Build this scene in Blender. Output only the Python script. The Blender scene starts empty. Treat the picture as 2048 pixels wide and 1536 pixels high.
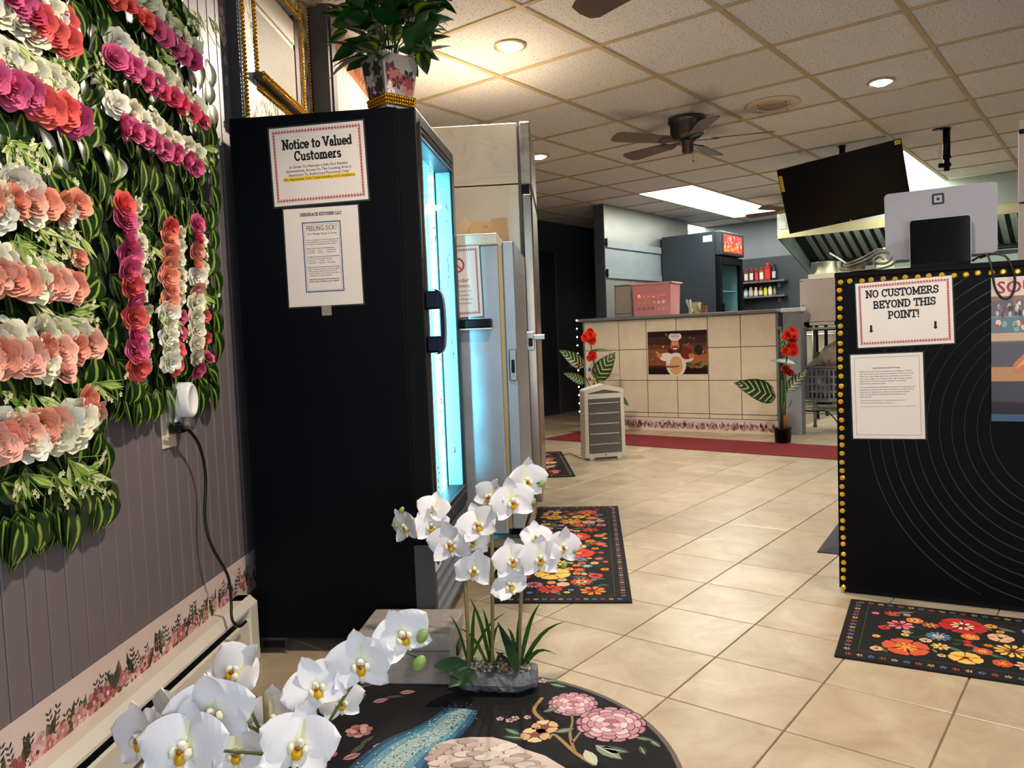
import bpy, math, random
from math import sin, cos, pi, radians, atan2, hypot
from mathutils import Vector, Matrix
random.seed(7)
SC = bpy.context.scene
COL = SC.collection
R = random.random
def U(a, b): return a + (b - a) * random.random()

# ------------------------------------------------------------------ camera
F_PX, PITCH, ROLL, CAMZ, ZC = 1554.2, -0.0589, -0.0389, 0.95, 2.335
_fw = Vector((0, cos(PITCH), sin(PITCH))); _up = Vector((0, -sin(PITCH), cos(PITCH))); _rt = Vector((1, 0, 0))
AX_R = _rt * cos(ROLL) + _up * sin(ROLL); AX_U = _up * cos(ROLL) - _rt * sin(ROLL); AX_F = _fw
CAM = Vector((0, 0, CAMZ))
cam = bpy.data.cameras.new('camera'); cam.sensor_width = 36.0; cam.lens = F_PX / 2048 * 36.0; cam.clip_start = 0.05
camo = bpy.data.objects.new('camera', cam); COL.objects.link(camo)
camo.matrix_world = Matrix(((AX_R.x, AX_U.x, -AX_F.x, 0), (AX_R.y, AX_U.y, -AX_F.y, 0), (AX_R.z, AX_U.z, -AX_F.z, CAMZ), (0, 0, 0, 1)))
SC.camera = camo
# ------------------------------------------------------------------ world, daylight, exposure
W_ = bpy.data.worlds.new('world'); SC.world = W_; W_.use_nodes = True
W_.node_tree.nodes['Background'].inputs[0].default_value = (0.55, 0.68, 0.9, 1)
W_.node_tree.nodes['Background'].inputs[1].default_value = 0.3
VS = SC.view_settings; VS.view_transform = 'Standard'; VS.look = 'None'; VS.gamma = 1.0; VS.use_curve_mapping = False
VS.exposure = 0.33
SC.cycles.use_denoising = True
SC.cycles.max_bounces = 5; SC.cycles.diffuse_bounces = 4; SC.cycles.glossy_bounces = 3; SC.cycles.transmission_bounces = 3; SC.cycles.transparent_max_bounces = 8
SC.cycles.use_adaptive_sampling = True; SC.cycles.adaptive_threshold = 0.1; SC.cycles.adaptive_min_samples = 12
SC.cycles.sample_clamp_indirect = 6.0; SC.cycles.caustics_reflective = False; SC.cycles.caustics_refractive = False
def area_light(name, loc, target, sx, sy, power, col):
    l = bpy.data.lights.new(name, 'AREA'); l.shape = 'RECTANGLE'; l.size = sx; l.size_y = sy; l.energy = power; l.color = col
    o = bpy.data.objects.new(name, l); COL.objects.link(o); o.location = loc
    o.rotation_euler = (Vector(target) - Vector(loc)).to_track_quat('-Z', 'Y').to_euler(); return o
area_light('storefront_daylight', (1.05, -1.44, 1.25), (1.05, 3, 1.35), 3.0, 1.9, 46, (0.80, 0.91, 1.0))

# ------------------------------------------------------------------ survey helpers: a photo point on a known plane of the room
def ray(x, y): return AX_R * ((x - 1024) / F_PX) - AX_U * ((y - 768) / F_PX) + AX_F
def at_z(x, y, z): d = ray(x, y); return CAM + d * ((z - CAMZ) / d.z)
def fl(x, y): return at_z(x, y, 0.0)
def on_plane(x, y, p0, n):
    d = ray(x, y); return CAM + d * ((Vector(p0) - CAM).dot(n) / d.dot(n))
def at_y(x, y, Y): d = ray(x, y); return CAM + d * (Y / d.y)
def rotz(a): return Vector((cos(a), sin(a), 0)), Vector((-sin(a), cos(a), 0))

# ------------------------------------------------------------------ materials
def lin(c):
    if isinstance(c, str): c = tuple(int(c[i:i + 2], 16) for i in (0, 2, 4))
    if max(c) > 1.0001: c = tuple(v / 255 for v in c)
    return tuple(((v / 12.92) if v <= 0.04045 else ((v + 0.055) / 1.055) ** 2.4) for v in c[:3]) + (1.0,)
MATS = {}
def N(nt, kind, **kw):
    n = nt.nodes.new(kind)
    for k, v in kw.items():
        if k in n.inputs: n.inputs[k].default_value = v
        else: setattr(n, k, v)
    return n
def mat(name, col=(200, 200, 200), rough=0.5, metal=0.0, var=0.0, scale=6.0, bump=0.0, bscale=None, coat=0.0, emit=None, es=0.0, trans=0.0, ior=1.45, alpha=1.0, stretch=None, spec=0.5, sss=0.0, rvar=0.0):
    if name in MATS: return MATS[name]
    m = bpy.data.materials.new(name); m.use_nodes = True; nt = m.node_tree; b = nt.nodes['Principled BSDF']; L = nt.links.new
    c = lin(col); b.inputs['Base Color'].default_value = c; b.inputs['Roughness'].default_value = rough; b.inputs['Metallic'].default_value = metal
    b.inputs['Coat Weight'].default_value = coat; b.inputs['Transmission Weight'].default_value = trans; b.inputs['IOR'].default_value = ior
    b.inputs['Alpha'].default_value = alpha; b.inputs['Specular IOR Level'].default_value = spec
    if sss: b.inputs['Subsurface Weight'].default_value = sss; b.inputs['Subsurface Radius'].default_value = (0.02, 0.02, 0.02)
    if emit: b.inputs['Emission Color'].default_value = lin(emit); b.inputs['Emission Strength'].default_value = es
    if var or bump or rvar:
        tc = N(nt, 'ShaderNodeTexCoord'); src = tc.outputs['Object']
        if stretch:
            mp = N(nt, 'ShaderNodeMapping'); mp.inputs['Scale'].default_value = stretch; L(src, mp.inputs['Vector']); src = mp.outputs['Vector']
        no = N(nt, 'ShaderNodeTexNoise', Scale=scale, Detail=6.0, Roughness=0.6); L(src, no.inputs['Vector'])
        if var:
            mr = N(nt, 'ShaderNodeMapRange'); mr.inputs[1].default_value = 0.3; mr.inputs[2].default_value = 0.7; mr.inputs[3].default_value = 1 - var; mr.inputs[4].default_value = 1 + var
            L(no.outputs['Fac'], mr.inputs[0])
            mx = N(nt, 'ShaderNodeMix', data_type='RGBA', blend_type='MULTIPLY'); mx.inputs[0].default_value = 1.0
            mx.inputs[6].default_value = c; L(mr.outputs[0], mx.inputs[7]); L(mx.outputs[2], b.inputs['Base Color'])
        if rvar:
            mr2 = N(nt, 'ShaderNodeMapRange'); mr2.inputs[1].default_value = 0.3; mr2.inputs[2].default_value = 0.7; mr2.inputs[3].default_value = max(0, rough - rvar); mr2.inputs[4].default_value = rough + rvar
            L(no.outputs['Fac'], mr2.inputs[0]); L(mr2.outputs[0], b.inputs['Roughness'])
        if bump:
            n2 = N(nt, 'ShaderNodeTexNoise', Scale=bscale or scale * 4, Detail=4.0); L(src, n2.inputs['Vector'])
            bp = N(nt, 'ShaderNodeBump', Strength=bump, Distance=0.01); L(n2.outputs['Fac'], bp.inputs['Height']); L(bp.outputs['Normal'], b.inputs['Normal'])
    MATS[name] = m; return m
def mat_print(name='print', rough=0.55, es=0.0, coat=0.0, weave=0.0):
    if name in MATS: return MATS[name]
    m = bpy.data.materials.new(name); m.use_nodes = True; nt = m.node_tree; b = nt.nodes['Principled BSDF']
    a = N(nt, 'ShaderNodeAttribute', attribute_name='Col'); nt.links.new(a.outputs['Color'], b.inputs['Base Color'])
    b.inputs['Roughness'].default_value = rough; b.inputs['Coat Weight'].default_value = coat; b.inputs['Specular IOR Level'].default_value = 0.3
    if weave:
        tc = N(nt, 'ShaderNodeTexCoord'); no = N(nt, 'ShaderNodeTexNoise', Scale=220.0, Detail=2.0); nt.links.new(tc.outputs['Object'], no.inputs['Vector'])
        bp = N(nt, 'ShaderNodeBump', Strength=weave, Distance=0.004); nt.links.new(no.outputs['Fac'], bp.inputs['Height']); nt.links.new(bp.outputs['Normal'], b.inputs['Normal'])
    if es: nt.links.new(a.outputs['Color'], b.inputs['Emission Color']); b.inputs['Emission Strength'].default_value = es
    MATS[name] = m; return m
def mat_objcol(name, rough=0.55, sss=0.0, var=0.12, trl=0.0):
    if name in MATS: return MATS[name]
    m = bpy.data.materials.new(name); m.use_nodes = True; nt = m.node_tree; b = nt.nodes['Principled BSDF']; L = nt.links.new
    oi = N(nt, 'ShaderNodeObjectInfo'); tc = N(nt, 'ShaderNodeTexCoord'); no = N(nt, 'ShaderNodeTexNoise', Scale=60.0, Detail=3.0); L(tc.outputs['Object'], no.inputs['Vector'])
    mr = N(nt, 'ShaderNodeMapRange'); mr.inputs[1].default_value = 0.3; mr.inputs[2].default_value = 0.7; mr.inputs[3].default_value = 1 - var; mr.inputs[4].default_value = 1 + var
    L(no.outputs['Fac'], mr.inputs[0]); mx = N(nt, 'ShaderNodeMix', data_type='RGBA', blend_type='MULTIPLY'); mx.inputs[0].default_value = 1.0
    
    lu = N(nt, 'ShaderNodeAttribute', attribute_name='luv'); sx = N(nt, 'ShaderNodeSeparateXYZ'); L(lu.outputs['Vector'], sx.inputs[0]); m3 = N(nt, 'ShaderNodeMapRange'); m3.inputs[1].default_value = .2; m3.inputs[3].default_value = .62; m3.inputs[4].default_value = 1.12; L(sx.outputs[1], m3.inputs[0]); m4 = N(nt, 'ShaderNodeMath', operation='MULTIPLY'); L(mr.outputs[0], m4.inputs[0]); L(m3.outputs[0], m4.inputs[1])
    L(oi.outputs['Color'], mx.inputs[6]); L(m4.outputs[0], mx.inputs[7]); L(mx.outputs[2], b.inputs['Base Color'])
    b.inputs['Roughness'].default_value = rough; b.inputs['Specular IOR Level'].default_value = 0.3
    if sss: b.inputs['Subsurface Weight'].default_value = sss; b.inputs['Subsurface Radius'].default_value = (0.01, 0.008, 0.008)
    MATS[name] = m; return m
def mat_leaf(name, dark, light, freq=11.0, slant=7.0, width=0.45, rough=0.35, edge=1.0):
    # striped leaf: 'luv' = (across -1..1, along 0..1, 0)
    if name in MATS: return MATS[name]
    m = bpy.data.materials.new(name); m.use_nodes = True; nt = m.node_tree; b = nt.nodes['Principled BSDF']; L = nt.links.new
    a = N(nt, 'ShaderNodeAttribute', attribute_name='luv'); sp = N(nt, 'ShaderNodeSeparateXYZ'); L(a.outputs['Vector'], sp.inputs[0])
    ab = N(nt, 'ShaderNodeMath', operation='ABSOLUTE'); L(sp.outputs[0], ab.inputs[0])
    m1 = N(nt, 'ShaderNodeMath', operation='MULTIPLY'); L(ab.outputs[0], m1.inputs[0]); m1.inputs[1].default_value = freq
    m2 = N(nt, 'ShaderNodeMath', operation='MULTIPLY'); L(sp.outputs[1], m2.inputs[0]); m2.inputs[1].default_value = slant
    ad = N(nt, 'ShaderNodeMath', operation='SUBTRACT'); L(m1.outputs[0], ad.inputs[0]); L(m2.outputs[0], ad.inputs[1])
    tc = N(nt, 'ShaderNodeTexCoord'); no = N(nt, 'ShaderNodeTexNoise', Scale=90.0); L(tc.outputs['Object'], no.inputs['Vector'])
    nm = N(nt, 'ShaderNodeMath', operation='MULTIPLY'); L(no.outputs['Fac'], nm.inputs[0]); nm.inputs[1].default_value = 1.6
    a2 = N(nt, 'ShaderNodeMath', operation='ADD'); L(ad.outputs[0], a2.inputs[0]); L(nm.outputs[0], a2.inputs[1])
    sn = N(nt, 'ShaderNodeMath', operation='SINE'); L(a2.outputs[0], sn.inputs[0])
    mr = N(nt, 'ShaderNodeMapRange'); mr.inputs[1].default_value = 1 - 2 * width; mr.inputs[2].default_value = 1 - 2 * width + 0.5; L(sn.outputs[0], mr.inputs[0])
    ed = N(nt, 'ShaderNodeMapRange'); ed.inputs[1].default_value = 0.95; ed.inputs[2].default_value = 0.7; L(ab.outputs[0], ed.inputs[0])
    mm = N(nt, 'ShaderNodeMath', operation='MULTIPLY'); L(mr.outputs[0], mm.inputs[0]); L(ed.outputs[0], mm.inputs[1])
    mx = N(nt, 'ShaderNodeMix', data_type='RGBA'); mx.inputs[6].default_value = lin(dark); mx.inputs[7].default_value = lin(light)
    L(mm.outputs[0], mx.inputs[0]); L(mx.outputs[2], b.inputs['Base Color']); b.inputs['Roughness'].default_value = rough
    MATS[name] = m; return m

# ------------------------------------------------------------------ mesh builder
class MB:
    def __init__(s): s.v = []; s.f = []; s.m = []; s.c = []; s.uv = []; s.M = None; s.col = (1, 1, 1, 1); s.mi = 0
    def add(s, vs, fs, col=None, mi=None, uv=None):
        o = len(s.v)
        for p in vs:
            p = Vector(p); s.v.append(tuple(s.M @ p) if s.M else tuple(p))
        if uv: s.uv += [(a, b, 0) for a, b in uv]
        else: s.uv += [(0, 0, 0)] * len(vs)
        c = lin(col) if col is not None else s.col
        for f in fs: s.f.append([i + o for i in f]); s.m.append(s.mi if mi is None else mi); s.c.append(c)
        return s
    def box(s, lo, hi, **k):
        x0, y0, z0 = lo; x1, y1, z1 = hi
        return s.add([(x0, y0, z0), (x1, y0, z0), (x1, y1, z0), (x0, y1, z0), (x0, y0, z1), (x1, y0, z1), (x1, y1, z1), (x0, y1, z1)],
                     [(0, 3, 2, 1), (4, 5, 6, 7), (0, 1, 5, 4), (1, 2, 6, 5), (2, 3, 7, 6), (3, 0, 4, 7)], **k)
    def cbox(s, lo, hi, c=0.004, **k):   # box with chamfered edges
        x0, y0, z0 = lo; x1, y1, z1 = hi; vs = []; idx = {}
        def v(p):
            if p not in idx: idx[p] = len(vs); vs.append(p)
            return idx[p]
        X = (x0, x1); Y = (y0, y1); Z = (z0, z1); I = lambda a, i: a[i] + (c if i == 0 else -c)
        fx = {}; fs = []
        for i in (0, 1):
            for j in (0, 1):
                for q in (0, 1):
                    fx[('x', i, j, q)] = v((X[i], I(Y, j), I(Z, q))); fx[('y', i, j, q)] = v((I(X, i), Y[j], I(Z, q))); fx[('z', i, j, q)] = v((I(X, i), I(Y, j), Z[q]))
        for i in (0, 1):
            fs.append([fx[('x', i, a, b)] for a, b in ((0, 0), (1, 0), (1, 1), (0, 1))]); fs.append([fx[('y', a, i, b)] for a, b in ((0, 0), (1, 0), (1, 1), (0, 1))]); fs.append([fx[('z', a, b, i)] for a, b in ((0, 0), (1, 0), (1, 1), (0, 1))])
        for i in (0, 1):
            for j in (0, 1):
                fs.append([fx[('x', i, j, 0)], fx[('x', i, j, 1)], fx[('y', i, j, 1)], fx[('y', i, j, 0)]])
                fs.append([fx[('x', i, 0, j)], fx[('x', i, 1, j)], fx[('z', i, 1, j)], fx[('z', i, 0, j)]])
                fs.append([fx[('y', 0, i, j)], fx[('y', 1, i, j)], fx[('z', 1, i, j)], fx[('z', 0, i, j)]])
                for q in (0, 1): fs.append([fx[('x', i, j, q)], fx[('y', i, j, q)], fx[('z', i, j, q)]])
        return s.add(vs, fs, **k)
    def prism(s, poly, h0, h1, axis='z', **k):
        n = len(poly); mk = {'z': lambda a, b, h: (a, b, h), 'y': lambda a, b, h: (a, h, b), 'x': lambda a, b, h: (h, a, b)}[axis]
        return s.add([mk(a, b, h0) for a, b in poly] + [mk(a, b, h1) for a, b in poly],
                     [list(range(n))[::-1], list(range(n, 2 * n))] + [(i, (i + 1) % n, n + (i + 1) % n, n + i) for i in range(n)], **k)
    def poly(s, pts, **k): return s.add(pts, [list(range(len(pts)))], **k)
    def tube(s, path, r, n=8, cap=True, **k):
        P = [Vector(p) for p in path]; rs = r if isinstance(r, (list, tuple)) else [r] * len(P); vs = []; fs = []; prev = None
        for i, p in enumerate(P):
            t = (P[min(i + 1, len(P) - 1)] - P[max(i - 1, 0)]).normalized()
            a = prev if prev is not None else (Vector((0, 0, 1)) if abs(t.z) < 0.9 else Vector((1, 0, 0)))
            b = t.cross(a).normalized(); a = b.cross(t).normalized(); prev = a
            for j in range(n): w = 2 * pi * j / n; vs.append(p + (a * cos(w) + b * sin(w)) * rs[i])
        for i in range(len(P) - 1):
            for j in range(n): fs.append((i * n + j, i * n + (j + 1) % n, (i + 1) * n + (j + 1) % n, (i + 1) * n + j))
        if cap: fs.append(list(range(n))[::-1]); fs.append([(len(P) - 1) * n + j for j in range(n)])
        return s.add(vs, fs, **k)
    def lathe(s, prof, n=24, c=(0, 0, 0), **k):  # prof: (radius, z)
        vs = []; fs = []
        for r, z in prof:
            for j in range(n): w = 2 * pi * j / n; vs.append((c[0] + r * cos(w), c[1] + r * sin(w), c[2] + z))
        for i in range(len(prof) - 1):
            for j in range(n): fs.append((i * n + j, i * n + (j + 1) % n, (i + 1) * n + (j + 1) % n, (i + 1) * n + j))
        fs.append(list(range(n))[::-1]); fs.append([(len(prof) - 1) * n + j for j in range(n)])
        return s.add(vs, fs, **k)
    def ball(s, c, r, n=8, m=6, sc=(1, 1, 1), **k):
        vs = []; fs = []
        for i in range(m + 1):
            a = pi * i / m
            for j in range(n): w = 2 * pi * j / n; vs.append((c[0] + r * sc[0] * sin(a) * cos(w), c[1] + r * sc[1] * sin(a) * sin(w), c[2] + r * sc[2] * cos(a)))
        for i in range(m):
            for j in range(n): fs.append((i * n + j, (i + 1) * n + j, (i + 1) * n + (j + 1) % n, i * n + (j + 1) % n))
        return s.add(vs, fs, **k)
    def surf(s, fn, nu, nv, uv=None, **k):   # fn(u,v), u,v in 0..1
        vs = []; fs = []; uu = []
        for j in range(nv + 1):
            for i in range(nu + 1):
                u, v = i / nu, j / nv; vs.append(fn(u, v)); uu.append((u * 2 - 1, v))
        for j in range(nv):
            for i in range(nu): a = j * (nu + 1) + i; fs.append((a, a + 1, a + nu + 2, a + nu + 1))
        return s.add(vs, fs, uv=uu, **k)
    def mesh(s, name, mats, smooth=False):
        me = bpy.data.meshes.new(name); me.from_pydata(s.v, [], s.f); me.update()
        for m in (mats if isinstance(mats, (list, tuple)) else [mats]): me.materials.append(m)
        if any(s.m): me.polygons.foreach_set('material_index', s.m)
        if any(c != (1, 1, 1, 1) for c in s.c):
            at = me.color_attributes.new('Col', 'FLOAT_COLOR', 'CORNER'); d = []
            for f, c in zip(s.f, s.c): d += list(c) * len(f)
            at.data.foreach_set('color', d)
        if any(u != (0, 0, 0) for u in s.uv):
            at = me.attributes.new('luv', 'FLOAT_VECTOR', 'POINT'); at.data.foreach_set('vector', [q for u in s.uv for q in u])
        if smooth: me.polygons.foreach_set('use_smooth', [True] * len(s.f))
        return me
def put(name, me, parent=None, M=None):
    o = bpy.data.objects.new(name, me); COL.objects.link(o)
    if parent: o.parent = parent
    if M is not None: o.matrix_local = M if isinstance(M, Matrix) else Matrix.Translation(M)
    return o
def O(name, mb, mats, parent=None, M=None, smooth=False, bev=0.0): 
    o = put(name, mb.mesh(name, mats, smooth), parent, M)
    if bev: b = o.modifiers.new('bevel', 'BEVEL'); b.width = bev; b.segments = 2; b.limit_method = 'ANGLE'
    return o
def tag(o, label, cat, group=None, kind=None):
    o['label'] = label; o['category'] = cat
    if group: o['group'] = group
    if kind: o['kind'] = kind
    return o
def thing(name, label, cat, loc=(0, 0, 0), rz=0.0, group=None, M=None):
    o = bpy.data.objects.new(name, None); COL.objects.link(o); o.empty_display_size = 0.1
    o.matrix_world = M if M is not None else Matrix.Translation(loc) @ Matrix.Rotation(rz, 4, 'Z')
    return tag(o, label, cat, group)
def sub(name, parent, M=None):
    o = bpy.data.objects.new(name, None); COL.objects.link(o); o.parent = parent; o.empty_display_size = 0.05
    if M is not None: o.matrix_local = M
    return o
def struct(name, mb, mats, M=None, label=None, **k):
    o = O(name, mb, mats, None, M, **k); o['kind'] = 'structure'
    if label: o['label'] = label
    return o
def frame(o, ex, ey, ez): # matrix from axes
    return Matrix(((ex[0], ey[0], ez[0], o[0]), (ex[1], ey[1], ez[1], o[1]), (ex[2], ey[2], ez[2], o[2]), (0, 0, 0, 1)))
def aim(p, d, spin=0.0, s=1.0):  # local +Z towards d
    q = Vector(d).to_track_quat('Z', 'Y'); return Matrix.Translation(p) @ q.to_matrix().to_4x4() @ Matrix.Rotation(spin, 4, 'Z') @ Matrix.Scale(s, 4)
def kindstuff(o): o['kind'] = 'stuff'; return o
# ------------------------------------------------------------------ lettering (flat, in local x / z, facing -y)
_tc = bpy.data.curves.new('txt', 'FONT'); _to = bpy.data.objects.new('txt', _tc); COL.objects.link(_to)
def text(mb, body, x, z, size, y=0.0, align='CENTER', bold=0.0, col='101010', sx=1.0, maxw=None, shear=0.0):
    _tc.body = body; _tc.size = size; _tc.align_x = align; _tc.offset = 0; _tc.resolution_u = 2; _tc.fill_mode = 'FRONT'; _tc.shear = shear
    bpy.context.view_layer.update(); me = _to.evaluated_get(bpy.context.evaluated_depsgraph_get()).to_mesh()
    vs = [v.co.copy() for v in me.vertices]; fs = [list(p.vertices) for p in me.polygons]; _to.to_mesh_clear()
    if not vs: return
    w = max(v.x for v in vs) - min(v.x for v in vs); k = sx
    if maxw and w * k > maxw: k = maxw / w
    o = bold * size * .8
    for dx, dz in (((0, 0),) if not bold else ((-o, 0), (o, 0), (0, o * .6), (0, -o * .6))): mb.add([(x + v.x * k + dx, y - (dx + 2 * dz) * 1e-4, z + v.y + dz) for v in vs], fs, col=col)
# ------------------------------------------------------------------ slab-serif lettering drawn with thick strokes
def _arc(cx, cy, rx, ry, a0, a1, n=10): return [(cx + rx * cos(radians(a0 + (a1 - a0) * k / n)), cy + ry * sin(radians(a0 + (a1 - a0) * k / n))) for k in range(n + 1)]
def _sf(x, y, l=.34): return [(x - l / 2, y), (x + l / 2, y)]
_L, _H = .09, .91
SLAB = {
 'N': (.98, [[(.2, _L), (.2, _H)], [(.2, _H), (.78, _L)], [(.78, _L), (.78, _H)], _sf(.2, _L), _sf(.14, _H, .3), _sf(.8, _H)]),
 'O': (.9, [_arc(.45, .5, .34, .41, 0, 360, 20)]), 'C': (.86, [_arc(.46, .5, .35, .41, 42, 318, 16), [(.73, .66), (.73, .92)]]),
 'U': (.96, [[(.2, _H), (.2, .38)] + _arc(.48, .38, .28, .29, 180, 360, 10) + [(.76, .38), (.76, _H)], _sf(.2, _H), _sf(.76, _H)]),
 'S': (.76, [_arc(.38, .7, .25, .21, 25, 270, 12) + _arc(.38, .3, .27, .21, 90, -155, 12), [(.64, .68), (.64, .9)], [(.1, .1), (.1, .32)]]),
 'T': (.86, [[(.43, _L), (.43, _H)], [(.06, _H), (.8, _H)], [(.06, .7), (.06, _H)], [(.8, .7), (.8, _H)], _sf(.43, _L, .4)]),
 'M': (1.14, [[(.2, _L), (.2, _H)], [(.2, _H), (.57, .2)], [(.57, .2), (.94, _H)], [(.94, _L), (.94, _H)], _sf(.2, _L), _sf(.94, _L), _sf(.14, _H, .26), _sf(1.0, _H, .26)]),
 'E': (.82, [[(.2, _L), (.2, _H)], [(.06, _L), (.72, _L)], [(.06, _H), (.7, _H)], [(.2, .5), (.52, .5)], [(.72, _L), (.72, .3)], [(.7, _H), (.7, .7)], [(.52, .38), (.52, .62)]]),
 'R': (.92, [[(.2, _L), (.2, _H)], [(.06, _H), (.48, _H)] + _arc(.48, .69, .21, .22, 90, -90, 8) + [(.2, .47)], [(.46, .47), (.74, _L), (.88, _L)], _sf(.2, _L)]),
 'B': (.86, [[(.2, _L), (.2, _H)], [(.06, _H), (.46, _H)] + _arc(.46, .71, .2, .2, 90, -90, 8) + [(.2, .51)], [(.46, .51)] + _arc(.48, .3, .24, .21, 90, -90, 8) + [(.06, _L)]]),
 'Y': (.92, [[(.14, _H), (.46, .45)], [(.78, _H), (.46, .45)], [(.46, .45), (.46, _L)], _sf(.46, _L), _sf(.14, _H, .3), _sf(.78, _H, .3)]),
 'D': (.92, [[(.2, _L), (.2, _H)], [(.06, _H), (.42, _H)] + _arc(.42, .5, .38, .41, 90, -90, 12) + [(.06, _L)]]),
 'H': (.98, [[(.2, _L), (.2, _H)], [(.78, _L), (.78, _H)], [(.2, .5), (.78, .5)], _sf(.2, _L), _sf(.78, _L), _sf(.2, _H), _sf(.78, _H)]),
 'I': (.46, [[(.23, _L), (.23, _H)], _sf(.23, _L, .38), _sf(.23, _H, .38)]),
 'P': (.84, [[(.2, _L), (.2, _H)], [(.06, _H), (.46, _H)] + _arc(.46, .67, .23, .24, 90, -90, 8) + [(.2, .43)], _sf(.2, _L)]),
 'G': (.92, [_arc(.46, .5, .35, .41, 42, 320, 16), [(.74, .66), (.74, .92)], [(.74, .1), (.74, .44)], [(.56, .44), (.86, .44)]]),
 'A': (.96, [[(.16, _L), (.46, _H)], [(.8, _L), (.46, _H)], [(.28, .38), (.66, .38)], _sf(.16, _L, .3), _sf(.8, _L, .3)]),
 'K': (.96, [[(.2, _L), (.2, _H)], [(.24, .42), (.74, _H)], [(.42, .56), (.8, _L)], _sf(.2, _L), _sf(.2, _H), _sf(.74, _H, .3), _sf(.82, _L, .26)]),
 'L': (.78, [[(.2, _L), (.2, _H)], [(.06, _L), (.7, _L)], [(.7, _L), (.7, .36)], _sf(.2, _H)]),
 '!': (.4, [[(.2, .34), (.2, .95)], [(.13, .1), (.27, .1)]]), ' ': (.42, []),
 'V': (.94, [[(.12, _H), (.46, _L)], [(.8, _H), (.46, _L)], _sf(.12, _H, .3), _sf(.8, _H, .3)]),
 'o': (.72, [_arc(.36, .34, .26, .26, 0, 360, 16)]), 'c': (.66, [_arc(.36, .34, .26, .26, 45, 315, 12), [(.56, .44), (.56, .6)]]),
 'e': (.7, [_arc(.36, .34, .26, .26, 0, 315, 14), [(.1, .34), (.62, .34)]]), 't': (.54, [[(.22, .85), (.22, .2)] + _arc(.32, .19, .1, .11, 180, 300, 4), [(.04, .62), (.46, .62)]]),
 'i': (.4, [[(.2, _L), (.2, .6)], _sf(.2, _L, .36), [(.06, .6), (.2, .6)], [(.13, .86), (.27, .86)]]), 'l': (.4, [[(.2, _L), (.2, .95)], _sf(.2, _L, .36), [(.06, .93), (.2, .93)]]),
 'a': (.7, [[(.14, .52)] + _arc(.33, .44, .19, .17, 150, 0, 7) + [(.52, _L), (.66, _L)], _arc(.32, .24, .2, .16, 80, 360, 10)]),
 'u': (.78, [[(.06, .6), (.2, .6), (.2, .28)] + _arc(.36, .25, .16, .17, 180, 330, 6), [(.44, .6), (.58, .6), (.58, _L), (.72, _L)]]),
 'd': (.76, [_arc(.34, .34, .25, .26, 0, 360, 14), [(.46, .93), (.59, .93), (.59, _L), (.72, _L)]]), 's': (.6, [_arc(.3, .47, .18, .13, 30, 270, 8) + _arc(.3, .21, .19, .13, 90, -150, 8)]),
 'm': (1.12, [[(.06, .6), (.2, .6), (.2, _L)], [(.2, .44)] + _arc(.36, .43, .18, .17, 160, 0, 6) + [(.56, _L)], [(.56, .44)] + _arc(.72, .43, .18, .17, 160, 0, 6) + [(.92, _L)], _sf(.2, _L), _sf(.56, _L, .28), _sf(.92, _L, .32)]),
 'r': (.58, [[(.06, .6), (.2, .6), (.2, _L)], [(.2, .38)] + _arc(.4, .4, .2, .2, 170, 70, 5), _sf(.2, _L, .36)])}
def slab(mb, body, x, z, size, y, width=None, col='14161c', w=.165):
    tot = sum(SLAB[c][0] for c in body); k = (width / (tot * size)) if width else 1.0; cx = x - tot * size * k / 2; e = 0
    for c in body:
        adv, strokes = SLAB[c]
        for st in strokes:
            P = [Vector((a * k, b_, 0)) for a, b_ in st]
            if (P[0] - P[-1]).length < 1e-6: P = P[:-1]; closed = True
            else:
                closed = False; d0 = (P[1] - P[0]).normalized(); d1 = (P[-1] - P[-2]).normalized(); P[0] = P[0] - d0 * .04; P[-1] = P[-1] + d1 * .04
            n = len(P); Lf, Rt = [], []
            for i, p in enumerate(P):
                a_ = P[(i - 1) % n] if (closed or i > 0) else p; b_ = P[(i + 1) % n] if (closed or i < n - 1) else p
                d = (b_ - a_).normalized(); nn = Vector((-d.y, d.x, 0)) * (w / 2); Lf.append(p + nn); Rt.append(p - nn)
            for i in range(n if closed else n - 1):
                j = (i + 1) % n; mb.poly([(cx + q.x * size, y - e, z + q.y * size) for q in (Lf[i], Rt[i], Rt[j], Lf[j])], col=col)
            e += 2e-7
        cx += adv * size * k
# ================================================================== THE SETTING
G1 = Vector((cos(radians(51.5)), sin(radians(51.5)), 0)); G2 = Vector((sin(radians(51.5)), -cos(radians(51.5)), 0))
KROT = radians(-38.5)
def K(a, b, z=0.0): return G2 * a + G1 * b + Vector((0, 0, z))       # kitchen axes: a to the right, b to the back
def KM(a, b, z=0.0): return Matrix.Translation(K(a, b, z)) @ Matrix.Rotation(KROT, 4, 'Z')
def in_view(p, m=90):
    d = Vector(p) - CAM; z = d.dot(AX_F)
    if z < 0.3: return False
    x = 1024 + F_PX * d.dot(AX_R) / z; y = 768 - F_PX * d.dot(AX_U) / z
    return -m < x < 2048 + m and -m < y < 1536 + m
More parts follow.
